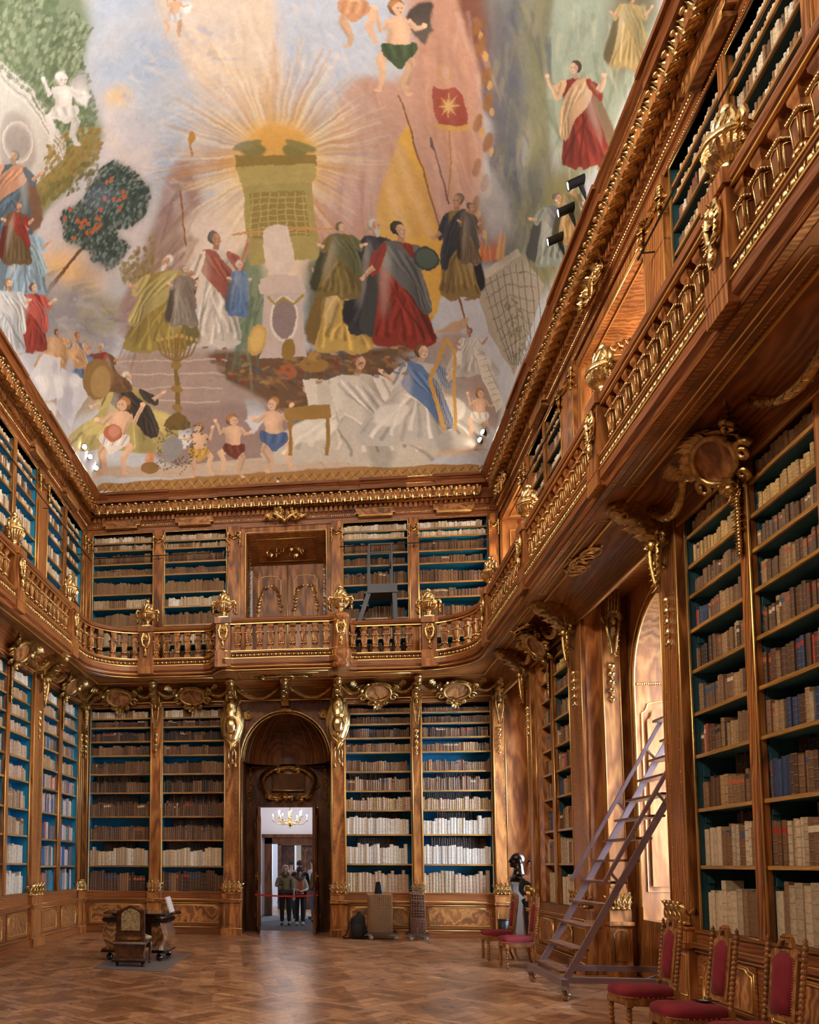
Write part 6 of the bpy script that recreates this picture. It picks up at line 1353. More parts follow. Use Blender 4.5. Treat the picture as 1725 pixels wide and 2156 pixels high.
for k in range(18): a = PI * k / 17; m.leaf(T(-.85 + .2 * math.cos(a), YD - .04, 3.56 + .07 * math.sin(a)) @ RZ(PI) @ RY(a - PI / 2), .11, .06, .5, 4)
for k in range(22): a = r_.uniform(-1, 1); m.leaf(T(-.85 + .34 * a, YD - .04, 2.97 + .05 * (1 - abs(a))) @ RZ(PI) @ RY(r_.uniform(0, 6)), .16, .08, .6, 4)
m.build('rocaille_frame', BRONZE, t)
for x, lab in ((-1.70, 'narrow gilt flower strip beside the doorway on the left, level with the mirror'), (-.02, 'narrow gilt flower strip beside the doorway on the right, level with the mirror')):
    m = MB()
    for k in range(30): m.leaf(T(x + r_.uniform(-.03, .03), YD - .01, 2.75 + .85 * k / 29) @ RZ(PI) @ RY(r_.uniform(-1, 1)), .09, .05, .5, 4)
    tag(m.build('flower_strip', BRONZE), lab, 'carving', 'gilt flower strips')
# ------------------------------------------------------------------ library steps on the gallery, ladder rails, spotlights, small dome camera
t = thing('library_steps', 'black metal library steps with a tall handrail on the back gallery', 'ladder', (1.15, 16.75, 5.6)); GM = plain('dark_grey_metal', (.045, .05, .062), .4, .5)
m = MB()
for y in (16.55, 16.95):
    m.bar((.93, y, 7.2), (.40, y, 5.6), .05, .09); m.bar((1.40, y, 7.2), (1.46, y, 5.6), .05, .09)
for k in range(6): a = (k + .5) / 6; m.box(.40 + .53 * a - .09, .40 + .53 * a + .09, 16.55, 16.95, 5.6 + 1.6 * a, 5.625 + 1.6 * a)
m.build('steps_frame', GM, t)
m = MB(); m.box(.86, 1.46, 16.5, 17.0, 7.06, 7.24); m.build('platform', GM, t)
m = MB()
for x in (.90, 1.36):
    for y in (16.52, 16.98): m.bar((x, y, 7.2), (x, y, 8.10), .035, .035)
for y in (16.52, 16.98): m.bar((.90, y, 8.09), (1.40, y, 8.09), .03, .03)
m.bar((1.36, 16.52, 7.75), (1.36, 16.98, 7.75), .03, .03); m.build('handrail', GM, t)
def rail(lab, pts, drops):
    t = thing('ladder_rail', lab, 'rail', pts[0], 'black rails for the gallery ladders'); m = MB(); m.tube(pts, .011, 6); m.build('rod', BLACK, t)
    for a, b in drops: m = MB(); m.tube([a, b], .009, 5); m.build('bracket', BLACK, t)
rail('thin black rail across the gallery bookcase left of the upper door', [(-5.1, 17.02, 8.25), (-2.05, 17.02, 8.27)], [((x, 17.02, 8.26), (x, 17.2, 8.2)) for x in (-5.0, -3.66, -2.1)])
rail('thin black rail across the gallery bookcase behind the library steps', [(.3, 17.02, 8.27), (3.4, 17.02, 8.29)], [((x, 17.02, 8.28), (x, 17.2, 8.22)) for x in (.4, 1.87, 3.3)])
rail('thin black rail along the left gallery bookcases', [(-5.17, 9.5, 8.2), (-5.17, 17.0, 8.2)], [((-5.17, y, 8.2), (-5.35, y, 8.2)) for y in (11.9, 14.3, 16.6)])
rail('thin black rail along the right gallery bookcase near the top right corner', [(3.46, 4.6, 8.2), (3.46, 9.0, 8.2)], [((3.46, y, 8.2), (3.66, y, 8.2)) for y in (7.4, 8.9)])
rail('thin black rail along the right gallery bookcase between the window bays', [(3.46, 12.4, 8.2), (3.46, 15.0, 8.2)], [((3.46, y, 8.2), (3.66, y, 8.2)) for y in (12.5, 14.85)])
LENS = plain('spotlight_lens', (1.0, .95, .85), .4, emit=60.0)
SP = [(3.16, 15.95, 10.03, 'spotlight at the top of the trio in the far right corner of the cornice'), (3.16, 16.25, 10.03, 'middle spotlight of the trio in the far right corner of the cornice'), (3.16, 16.55, 10.03, 'spotlight nearest the back wall in the far right trio'),
      (3.13, 9.95, 10.0, 'uppermost spotlight of the trio high on the right cornice'), (3.13, 10.38, 10.0, 'middle spotlight of the trio high on the right cornice'), (3.13, 10.88, 10.0, 'lowest spotlight of the trio high on the right cornice'),
      (-4.9, 15.45, 9.98, 'glaring spotlight in the left corner of the cornice, farthest from the back wall'), (-4.9, 15.85, 9.98, 'glaring spotlight in the middle of the left corner group'), (-4.9, 16.30, 9.96, 'spotlight of the left corner group nearest the back wall'),
      (-4.9, 9.6, 9.98, ''), (-4.9, 8.9, 9.98, ''), (3.13, 5.0, 10.0, '')]
for i, (x, y, z, lab) in enumerate(SP):
    sg = -1 if x > 0 else 1
    tgt = Vector(((-1, -.9, -.1) if y > 12 else (-1, .2, -.25)) if sg < 0 else (.6, -1, -.3)).normalized()
    if lab:
        t = thing('spotlight', lab, 'spotlight', (x, y, z), 'ceiling spotlights on the cornice')
        M = T(x, y, z) @ tgt.to_track_quat('Z', 'Y').to_matrix().to_4x4()
        m = MB(); m.lathe([(.05, -.17), (.055, -.16), (.055, .09), (.06, .10), (.052, .10), (.05, .085)], 16, M); m.build('housing', BLACK, t)
        m = MB(); m.lathe([(.046, .086), (.046, .092)], 16, M); m.build('lens', LENS, t)
        m = MB(); m.bar((x - sg * .05, y, z - .05), (x - sg * .18, y, 9.64), .03, .03); m.build('bracket', BLACK, t)
    l = bpy.data.lights.new('spot_beam', 'SPOT'); l.energy = SPOTP * (.22 if y > 12 else 1.0); l.color = LED; l.spot_size = math.radians(140); l.spot_blend = 1.0; l.shadow_soft_size = .12
    o = bpy.data.objects.new('spot_beam', l); COL.objects.link(o); o.location = Vector((x, y, z)) + tgt * .16; o.rotation_euler = Vector((sg, -.3 if y > 12 else 0, .5)).to_track_quat('-Z', 'Y').to_euler()
t = thing('security_camera', 'small white dome camera on the back cornice under the painting', 'camera', (-1.0, 16.85, 9.64)); m = MB(); m.lathe([(.06, 9.64), (.06, 9.70), (.045, 9.73)], 14, T(-1.0, 16.85, 0)); m.build('base', WHITEW, t); m = MB(); m.blob((-1.0, 16.84, 9.745), .05, n=12, m=8); m.build('dome', LACQ, t)
# ------------------------------------------------------------------ painted vault: coved ceiling; the painting is a colour attribute of its surface
# Shapes are in image pixel coordinates, projected through the camera onto the curved vault.
XC, HWD, YE, Z0, HC, DC, LB = -.85, 4.1, 16.8, 9.63, 3.4, 4.6, 5.0
def ab(px, py):
    dx, dy, dz = (_r * ((px - 463.035) / 1704.36) + _d * ((py - 1680.526) / 1704.36) + _f)
    if dz <= .02: return None
    t = (Z0 - 1.5) / dz; x, y = dx * t, dy * t
    if abs((x - XC) / HWD) < 1 and y < YE:
        lo, hi = t, t * 3
        for _ in range(18):
            m_ = (lo + hi) / 2; x, y, z = dx * m_, dy * m_, dz * m_ + 1.5; u = (x - XC) / HWD
            if abs(u) >= 1 or y >= YE or z > Z0 + HC * math.sqrt(1 - u * u) * (1.0 if y <= YE - DC else math.sqrt(max(0, 1 - ((y - (YE - DC)) / DC) ** 2))): hi = m_
            else: lo = m_
        x, y = dx * lo, dy * lo
    a = math.asin(max(-1, min(1, (x - XC) / HWD))) / (PI / 2); y = min(YE, y)
    b = math.acos(max(-1, min(1, 1 - (YE - y) / DC))) / (PI / 2) if y > YE - DC else 1 + (YE - DC - y) / LB
    return ((a + 1) * 500, b * 500)
OUT=[]
def dens(P,closed=True,step=45):
    R=[];n=len(P)
    for i in range(n if closed else n-1):
        p,q=P[i],P[(i+1)%n];L=math.hypot(q[0]-p[0],q[1]-p[1]);k=max(1,int(L/step))
        for j in range(k): R.append((p[0]+(q[0]-p[0])*j/k,p[1]+(q[1]-p[1])*j/k))
    if not closed: R.append(P[-1])
    return R
def smooth(P):   # chaikin
    R=[];n=len(P)
    for i in range(n):
        p,q=P[i],P[(i+1)%n]; R+= [(p[0]*.75+q[0]*.25,p[1]*.75+q[1]*.25),(p[0]*.25+q[0]*.75,p[1]*.25+q[1]*.75)]
    return R
def poly(P,c,f=0,op=100,sm=True):
    if sm: P=smooth(P)
    Q=[ab(*p) for p in dens(P)]; Q=[q for q in Q if q]
    if len(Q)>2: OUT.append(('P',c,f,op,Q))
def ell(x,y,rx,ry,c,f=0,op=100,rot=0,n=14):
    poly([(x+rx*math.cos(t)*math.cos(rot)-ry*math.sin(t)*math.sin(rot),y+rx*math.cos(t)*math.sin(rot)+ry*math.sin(t)*math.cos(rot)) for t in [2*math.pi*i/n for i in range(n)]],c,f,op,False)
def line(P,w,c,f=0,op=100,w1=None):
    n=len(P);A=[];B=[]
    for i,p in enumerate(P):
        q=P[min(i+1,n-1)];o=P[max(i-1,0)];dx,dy=q[0]-o[0],q[1]-o[1];L=math.hypot(dx,dy) or 1
        ww=(w+( (w1 if w1 is not None else w)-w)*i/(n-1))/2
        A.append((p[0]-dy/L*ww,p[1]+dx/L*ww));B.append((p[0]+dy/L*ww,p[1]-dx/L*ww))
    poly(A+B[::-1],c,f,op,False)
def dabs(P,c,n,s,op=90):
    Q=[ab(*p) for p in dens(P,True,80)]; Q=[q for q in Q if q]; OUT.append(('D',c,n,s,op,Q))
def sh(c,k): return tuple(max(0,min(255,int(v*k))) for v in c)
R=random.Random(3); rays=R
# --- grounds
BG=[([(-50,-60),(1500,-60),(1500,1100),(-50,1100)],(196,202,214),0),
([(180,-40),(480,-40),(470,180),(480,330),(330,420),(230,330),(200,150)],(172,192,220),10),
([(230,-40),(400,-40),(380,140),(300,180),(240,120)],(182,198,222),14),
([(555,-60),(860,-60),(830,60),(745,170),(690,250),(600,200),(560,60)],(190,202,224),8),
([(320,-60),(575,-60),(600,200),(560,240),(450,230),(395,150),(345,70)],(226,208,192),5),
([(205,200),(240,180),(275,200),(285,250),(340,290),(300,420),(230,380),(205,300)],(216,212,220),8),
([(220,195),(245,184),(270,196),(280,235),(255,215),(225,230)],(236,204,150),6),
([(440,420),(640,420),(700,560),(600,640),(430,620),(340,560)],(232,212,188),12),
([(60,420),(240,400),(330,480),(300,560),(200,600),(60,560)],(208,204,212),10),
([(100,520),(180,540),(230,620),(150,630),(70,560)],(232,190,130),12),
([(745,150),(850,180),(900,60),(1010,-20),(1020,300),(1010,560),(870,580),(760,600),(650,520),(640,420),(700,260)],(198,158,142),4),
([(755,165),(800,280),(790,420),(700,470),(690,330)],(205,178,172),10),
([(850,-60),(1000,-60),(1015,200),(1000,420),(900,300),(860,120)],(194,146,124),8),
([(955,-60),(1035,-60),(1040,235),(1022,250),(1008,120),(975,60)],(128,80,62),3),
([(1015,230),(1035,260),(1020,330),(1045,380),(1000,440),(1020,470),(985,560),(1060,560),(1090,300),(1080,60),(1030,-60),(1020,120)],(118,110,114),6),
([(1060,-60),(1110,-60),(1112,180),(1095,330),(1110,480),(1080,600),(1040,540),(1050,250)],(98,104,122),8),
([(1095,-60),(1200,-60),(1165,120),(1160,340),(1190,470),(1120,620),(1095,500),(1105,260)],(136,138,106),8),
([(1170,-60),(1420,-60),(1290,280),(1230,390),(1165,340),(1148,170)],(166,182,164),3),
([(1300,-60),(1420,-60),(1300,200),(1270,120)],(120,112,88),12),
([(1160,340),(1240,360),(1190,560),(1130,640),(1100,560)],(140,138,92),8),
([(-40,-60),(170,-60),(192,70),(175,150),(196,230),(214,300),(150,400),(110,420),(60,520),(-40,560)],(128,146,118),5),
([(100,300),(215,260),(200,330),(140,400),(70,470),(60,400)],(142,138,84),6),
([(-30,120),(20,140),(80,200),(140,300),(135,335),(60,400),(-30,440)],(206,206,204),1),
([(0,240),(40,230),(70,270),(80,330),(60,370),(0,400)],(176,170,168),3),
([(-20,520),(50,470),(90,560),(110,680),(60,760),(-20,700)],(170,178,196),6),
([(60,610),(160,600),(240,650),(240,760),(120,770),(60,700)],(132,136,150),8),
([(0,560),(80,560),(60,620),(20,640)],(150,158,176),8),
([(150,640),(260,620),(250,700),(190,710)],(164,154,120),8),
([(380,330),(405,335),(430,420),(420,520),(400,700),(300,745),(232,680),(290,560),(330,450),(345,390)],(160,134,132),5),
([(345,395),(400,400),(380,460),(345,440)],(176,158,160),3),
([(400,440),(480,450),(500,560),(480,640),(400,600),(380,500)],(224,208,198),8),
([(495,520),(560,540),(560,745),(495,745),(500,620)],(128,146,118),5),
([(640,520),(740,500),(760,640),(740,740),(640,745)],(98,104,92),8),
([(250,738),(420,735),(760,735),(880,715),(985,690),(1010,760),(1060,830),(1040,930),(640,930),(330,930),(210,900),(230,800)],(170,150,144),5),
([(330,850),(620,850),(640,985),(320,1000)],(158,134,130),4),
([(420,738),(610,742),(790,738),(880,718),(860,820),(640,880),(560,850),(470,790)],(112,84,60),3),
([(620,860),(700,850),(700,970),(610,970)],(92,100,84),4),
([(835,735),(960,730),(1000,900),(850,920),(830,830)],(158,150,152),4),
([(700,880),(860,880),(880,930),(700,960)],(110,84,66),6),
([(200,1015),(1008,968),(1022,905),(860,925),(620,958),(330,985),(205,980)],(202,180,160),1),
([(205,1045),(1008,1005),(1010,972),(620,990),(205,1018)],(168,122,62),1),
([(110,700),(190,710),(230,770),(220,860),(120,900),(70,780)],(176,160,140),6)]
for P,c,f in BG: poly(P,c,f)
for y in (760,787,815,845): line([(245,y+3),(360,y+1),(480-(y-760)*.2,y)],2.5,(206,186,176),0)
for y in (773,800,830): line([(245,y+3),(360,y+1),(475,y)],9,(176,152,144),2,60)
def strokes(P,cs,n,L,w,a0,da,op=45):
    x0,x1=min(p[0] for p in P),max(p[0] for p in P); y0,y1=min(p[1] for p in P),max(p[1] for p in P); k=0
    for _ in range(n*3):
        if k>=n: break
        x,y=R.uniform(x0,x1),R.uniform(y0,y1); c=False
        for i in range(len(P)):
            a,b=P[i],P[(i+1)%len(P)]
            if (a[1]>y)!=(b[1]>y) and x<(b[0]-a[0])*(y-a[1])/(b[1]-a[1])+a[0]: c=not c
        if not c: continue
        k+=1; t=a0+R.uniform(-da,da); l=L*R.uniform(.5,1.3); line([(x,y),(x+l*.5*math.cos(t)+R.uniform(-4,4),y+l*.5*math.sin(t)),(x+l*math.cos(t),y+l*math.sin(t))],w*R.uniform(.4,1.2),R.choice(cs),1,op,1)
strokes([(400,0),(300,60),(230,180),(200,340),(330,420),(480,330),(470,120)],[(226,228,236),(140,168,212),(206,214,230),(236,222,206)],90,60,12,.3,.8,40)
strokes([(560,0),(860,0),(740,180),(690,260),(600,200)],[(206,212,228),(160,180,216),(226,214,210)],50,60,12,1.2,.5,40)
strokes([(330,0),(560,0),(600,200),(540,240),(430,170)],[(238,224,210),(212,190,172),(244,230,214)],50,70,16,1.3,.4,40)
strokes([(745,160),(900,60),(1010,0),(1010,560),(870,580),(650,500)],[(214,178,160),(176,130,112),(206,160,136),(190,150,150)],110,110,14,1.45,.25,40)
strokes([(1030,0),(1160,0),(1150,560),(1040,560)],[(78,84,104),(140,138,130),(118,124,100),(156,150,120)],110,80,16,1.5,.4,45)
strokes([(1170,0),(1390,0),(1240,380),(1150,300)],[(190,204,186),(146,160,140),(206,206,170),(120,130,110)],70,70,14,1.6,.4,40)
strokes([(385,340),(430,420),(420,540),(400,700),(250,740),(290,560)],[(178,150,146),(128,100,98),(196,170,150),(150,130,90)],80,90,11,2.1,.3,50)
strokes([(60,560),(250,640),(250,760),(80,760)],[(108,114,134),(160,164,180),(146,140,110),(186,180,184)],70,40,13,.2,.6,50)
strokes([(430,740),(780,740),(870,730),(850,820),(640,870),(480,800)],[(146,104,62),(74,60,50),(94,98,98),(160,120,70),(110,60,44)],150,34,9,.25,.5,65)
strokes([(640,870),(860,830),(880,930),(640,960)],[(84,72,60),(130,104,76),(100,108,92)],60,40,9,1.2,.6,50)
strokes([(500,540),(560,560),(556,735),(500,735)],[(100,122,96),(150,170,140),(84,100,84)],30,90,10,1.7,.2,50)
strokes([(640,520),(740,520),(740,735),(645,735)],[(76,80,74),(120,116,90),(100,110,110)],40,70,12,1.5,.3,50)
strokes([(200,1000),(1000,960),(1020,910),(640,950),(330,985)],[(216,196,176),(184,160,140)],70,60,7,-.05,.1,50)
# gilded twisted ribbon band along the foot of the picture
for i in range(40):
    x=215+i*20; y=1030-(x-215)*.048; line([(x,y+12),(x+10,y),(x+22,y-12)],3,(132,92,40)); line([(x+5,y-10),(x+14,y+4),(x+18,y+12)],1.5,(206,160,92))
# --- sunburst
cx,cy=583,335
for i in range(210):
    t=-math.pi*1.22+2.44*math.pi*i/209; t=t-math.pi/2+math.pi/2
    r1=R.uniform(170,265) if math.sin(t)<.2 else R.uniform(130,215)
    c=R.choice([(240,220,176),(214,168,104),(242,228,196),(224,184,120),(204,152,90)])
    w=R.uniform(4,8); line([(cx+70*math.cos(t),cy+70*math.sin(t)),(cx+r1*.6*math.cos(t),cy+r1*.6*math.sin(t)),(cx+r1*math.cos(t),cy+r1*math.sin(t))],w,c,1,R.choice([60,75,90]),w*.3)
ell(cx,cy+5,92,88,(238,196,110),7,80); ell(cx,cy+2,78,74,(232,178,84),2)
# golden cabinet and plain white stele on pedestal
poly([(492,332),(664,326),(668,350),(496,358)],(150,128,62),0,100,False); poly([(496,352),(664,346),(668,372),(655,392),(508,396)],(182,166,98),0,100,False)
poly([(508,392),(658,388),(672,548),(522,558)],(172,158,92),0,100,False); poly([(522,408),(642,404),(650,500),(532,506)],(150,134,72),0,100,False)
for k in range(7): line([(530+k*18,408),(526+k*19,500)],1.5,(206,180,104)); line([(524,420+k*13),(646,416+k*13)],1.5,(206,180,104))
for s in (0,1): ell(530+90*s,318,28,16,(140,132,72),1); ell(520+112*s,308,34,9,(150,140,80),1,100,-.3+.6*s)
line([(488,494),(600,488),(720,480)],5,(206,150,84))
poly([(556,584),(552,494),(562,482),(585,476),(608,482),(620,582)],(222,206,194),0)
poly([(545,584),(628,580),(632,596),(638,598),(640,614),(544,618),(542,598),(546,596)],(208,190,182),0,100,False); poly([(552,618),(634,614),(640,735),(646,750),(548,756),(556,738)],(200,184,178),0,100,False)
ell(597,670,27,46,(140,122,124),0); ell(597,670,30,49,(226,214,206),0,100); ell(597,670,25,43,(146,128,128),0); line([(560,622),(578,640),(596,626),(616,640),(634,620)],7,(170,146,70))
# pointed yellow banner, red standard, spears
poly([(853,248),(872,300),(915,420),(942,560),(930,640),(895,690),(868,640),(850,560),(790,500),(800,410)],(222,172,66),0); poly([(853,250),(870,420),(860,560),(800,480),(806,410)],(232,188,92),5,70)
line([(838,200),(853,240),(935,500),(948,560),(985,700)],4,(140,92,48)); poly([(908,178),(928,190),(966,184),(992,262),(960,274),(914,262)],(152,44,30),0); poly([(914,258),(960,268),(992,260),(988,272),(955,280),(914,270)],(206,160,70),0,100,False)
ell(936,155,12,17,(196,150,70),0); ell(936,155,9,14,(196,156,142),0); line([(944,275),(946,330),(940,420)],4,(176,128,60)); line([(908,290),(925,370),(945,430)],3,(96,70,60)); poly([(905,284),(912,300),(914,322),(906,308)],(60,66,76),0,100,False)
ell(945,222,12,12,(214,176,96),3,80)
for k in range(8): t=k*math.pi/4; line([(945,222),(945+24*math.cos(t),222+26*math.sin(t))],5,(222,184,104),0,100,.6)
for (x,y) in ((1003,60),(1012,100),(1022,160),(1028,215),(1005,260),(1025,300),(1002,350),(1020,385),(1000,430),(1012,470)):
    ell(x,y,9,20,(152,102,50),1,90,.3); ell(x+8,y+20,5,10,(210,160,84),0,90)
# drapery folds of the tent
for k in range(9): line([(752,170),(770+k*12-30,300),(700+k*30,500)],6,(214,188,178) if k%2 else (176,136,122),4,45,14)
for k in range(6): line([(880+k*18,40),(890+k*20,200),(900+k*22,420)],10,(206,160,140) if k%2 else (176,128,108),5,40)
# trees
for P,n in (([(0,0),(120,0),(180,60),(170,140),(190,220),(150,300),(60,200),(0,150)],420),([(150,30),(190,60),(175,110),(140,90)],70),([(120,60),(190,150),(200,260),(150,330),(90,200)],220)):
    dabs(P,(98,118,88),n,9,70); dabs(P,(150,166,136),n//2,7,60)
dabs([(100,300),(222,262),(205,340),(140,400),(80,440)],(150,128,66),240,8,80); dabs([(60,440),(200,400),(210,330),(120,380),(50,450)],(116,112,62),120,8,70)
line([(80,650),(110,600),(170,530),(205,470),(225,440)],9,(120,84,56),0,100,4); line([(205,470),(245,430),(270,400)],3,(150,110,70))
for (x,y,r,n) in ((250,410,70,420),(180,470,52,240),(225,520,45,160)):
    P=[(x+r*math.cos(t)*R.uniform(.8,1.1),y+r*math.sin(t)*R.uniform(.8,1.15)) for t in [k*.5 for k in range(12)]]
    poly(P,(78,96,92),4); dabs(P,(54,72,68),n,7,80); dabs(P,(120,142,140),n//3,6,70)
for k in range(26): t=R.uniform(0,6.3);r=R.uniform(5,48);c0=R.choice([(250,410),(180,470)]); ell(c0[0]+r*math.cos(t),c0[1]+r*math.sin(t),4.5,5,(190,96,48),0); 
dabs([(250,560),(330,490),(320,600),(260,600)],(146,128,72),120,8,70)
# left architecture lines
for k in range(5): line([(0,132+k*9),(70,196+k*9),(128,300+k*6),(134,335)],2,(150,150,150) if k%2 else (228,228,226))
ell(38,300,34,44,(224,222,220),0); ell(38,300,30,40,(164,158,156),3)
# rocks / stone wall
poly([(1004,578),(1092,526),(1146,600),(1118,690),(1082,792),(1030,700),(1008,640)],(176,166,150),0,100,False); poly([(1004,578),(1092,526),(1098,540),(1012,594)],(206,194,176),0,100,False)
for k in range(9): line([(1016+k*14,590-k*7),(1046+k*12,690+k*4),(1075+k*4,770)],1.6,(110,104,98)); 
for k in range(8): line([(1012+k*8,606+k*22),(1060+k*8,582+k*20),(1130-k*2,580+k*26)],1.6,(110,104,98))
for (x,y,r) in ((1040,430,34),(1030,380,24),(1055,480,34)): ell(x,y,r,r*1.2,(190,188,190),8,60)
for k in range(16): x=1030+R.uniform(-26,26); line([(x,548),(x+R.uniform(-8,8),500+R.uniform(-15,10))],9,R.choice([(226,140,60),(236,180,96),(206,96,50)]),1,85,1)
dabs([(1060,620),(1100,640),(1110,740),(1080,780)],(116,112,74),90,6,80)
# smoke and clouds
for k in range(40):
    x,y=R.uniform(200,480),R.uniform(20,420); ell(x,y,R.uniform(20,55),R.uniform(12,32),R.choice([(214,216,226),(226,216,210),(150,176,216),(198,206,222)]),9,30,R.uniform(-.5,.5))
for k in range(26): ell(R.uniform(60,240),R.uniform(560,760),R.uniform(15,35),R.uniform(10,22),R.choice([(120,126,140),(160,160,170),(190,186,190)]),8,40)
for k in range(30): ell(R.uniform(1040,1160),R.uniform(0,560),R.uniform(12,30),R.uniform(20,50),R.choice([(92,96,112),(130,128,124),(112,116,96)]),8,35,.2)
# generic draped figures
SKN=[(214,170,138),(226,190,160),(196,146,112)]
def robed(x,y,h,c1,c2,lean=0,skin=None,hair=(90,70,56),w=.42,arm=1,sit=False,arm2=-.6):
    skin=skin or R.choice(SKN); f=1 if arm>=arm2 else -1; k=w/.36; sw=R.uniform(-.03,.03)
    X=lambda u,v:(x+(u*f*k if v>.12 else u*f)*h+lean*h*v+sw*h*math.sin(v*4),y+v*h)
    # mantle falling behind the figure
    if not sit: poly([X(-.10,.13),X(-.19,.3),X(-.25,.55),X(-.31,.82),X(-.2,.9),X(-.05,.8),X(.04,.4)],sh(c2,.62),1)
    if sit: P=[X(-.10,.13),X(-.15,.3),X(-.2,.45),X(-.36,.62),X(-.44,.78),X(-.3,.84),X(-.1,.80),X(.1,.86),X(.34,.83),X(.40,.72),X(.33,.55),X(.26,.43),X(.13,.36),X(.13,.2),X(.08,.12)]
    else: P=[X(-.09,.13),X(-.13,.26),X(-.13,.42),X(-.17,.62),X(-.2,.8),X(-.24,.93),X(-.12,.96),X(-.03,.92),X(.06,.975),X(.16,.94),X(.22,.90),X(.17,.72),X(.14,.5),X(.12,.36),X(.13,.22),X(.08,.12)]
    poly(P,sh(c1,.93),0)
    n=13
    for q in range(n):
        t=q/(n-1); u0=-.10+.2*R.random(); v0=R.uniform(.2,.5) if not sit else R.uniform(.3,.45); ue=(-.2+.4*t) if not sit else (-.38+.74*t); ve=R.uniform(.8,.93) if not sit else R.uniform(.68,.8)
        mu=(u0+ue)/2+R.uniform(-.04,.04); c=sh(c1,R.choice([1.14,1.2,1.08])) if q%2 else sh(c1,R.choice([.62,.72,.8]))
        line([X(u0,v0),X(mu,(v0+ve)/2-.04),X(ue*.9,ve-.06),X(ue,ve)],h*.012,c,1,75,h*R.uniform(.02,.05))
    if sit:
        poly([X(.05,.42),X(.22,.40),X(.30,.48),X(.24,.62),X(.1,.6)],sh(c1,1.14),2,80); poly([X(-.28,.5),X(-.12,.45),X(-.05,.52),X(-.16,.66),X(-.3,.66)],sh(c1,1.1),2,75)
    poly([X(-.12,.13),X(-.02,.12),X(.05,.2),X(.13,.32),X(.17,.45),X(.21,.66),X(.13,.70),X(.06,.52),X(-.04,.42),X(-.13,.3)],sh(c2,.95),0)
    for q in range(6): a_=-.11+.035*q; line([X(a_,.14+.02*q),X(a_+.07,.27+.02*q),X(.1+.015*q,.44+.03*q),X(.12+.014*q,.64)],h*.012,sh(c2,1.22) if q%2 else sh(c2,.64),1,75,h*.022)
    poly([X(.06,.16),X(.13,.2),X(.14,.5),X(.2,.85),X(.08,.9),X(.05,.5)],(40,34,40),4,28); poly([X(-.11,.16),X(-.04,.2),X(-.08,.5),X(-.15,.8),X(-.13,.4)],(250,240,226),4,26)
    for s,a in ((1,arm),(-1,arm2)):
        s*=f; a=a if True else a
        e=(s*f*.17,.30-.05*a); hd=(s*f*(.22+.05*abs(a)),.27-.2*a)
        poly([X(s*f*.07,.13),X(s*f*.13,.15),X(e[0]+s*f*.04,e[1]-.02),X(e[0]+s*f*.02,e[1]+.09),X(e[0]-s*f*.05,e[1]+.02)],sh(c2 if s*f>0 else c1,1.02),0); line([X(s*f*.12,.17),X(e[0],e[1]+.03)],h*.02,sh(c2,.7),1,70)
        line([X(*e),X((e[0]+hd[0])/2,(e[1]+hd[1])/2),X(*hd)],h*.05,skin,0,100,h*.028); line([X(e[0],e[1]+.012),X(hd[0],hd[1]+.008)],h*.014,sh(skin,.72),1,70)
        px,py=X(*hd); ell(px,py,h*.021,h*.019,sh(skin,1.05))
        for q in range(3): line([(px,py),(px+s*h*.03,py-h*(.025-.014*q))],h*.01,sh(skin,1.03),0,100,h*.005)
    line([X(0,.13),X(.012,.06)],h*.05,sh(skin,.84)); ell(*X(-.012,.02),h*.054,h*.062,sh(hair,.8),0); ell(*X(-.006,.01),h*.045,h*.045,sh(hair,1.12),1,80)
    ell(*X(.014,.034),h*.038,h*.052,skin,0); poly([X(-.012,.0),X(.0,-.01),X(.004,.08),X(-.016,.06)],sh(skin,.72),1,80)
    line([X(.006,.028),X(.022,.026)],h*.006,sh(skin,.42)); line([X(.03,.026),X(.044,.028)],h*.006,sh(skin,.42)); line([X(.03,.03),X(.036,.05)],h*.008,sh(skin,.8)); line([X(.018,.062),X(.036,.062)],h*.007,sh(skin,.6))
    if sum(hair)>330 and h>120: poly([X(-.01,.06),X(.045,.06),X(.05,.09),X(.025,.14),X(.0,.11)],sh(hair,1.0),0)
    if not sit:
        for s in (-1,1): ell(*X(s*.08,.955),h*.03,h*.012,sh(skin,.8))
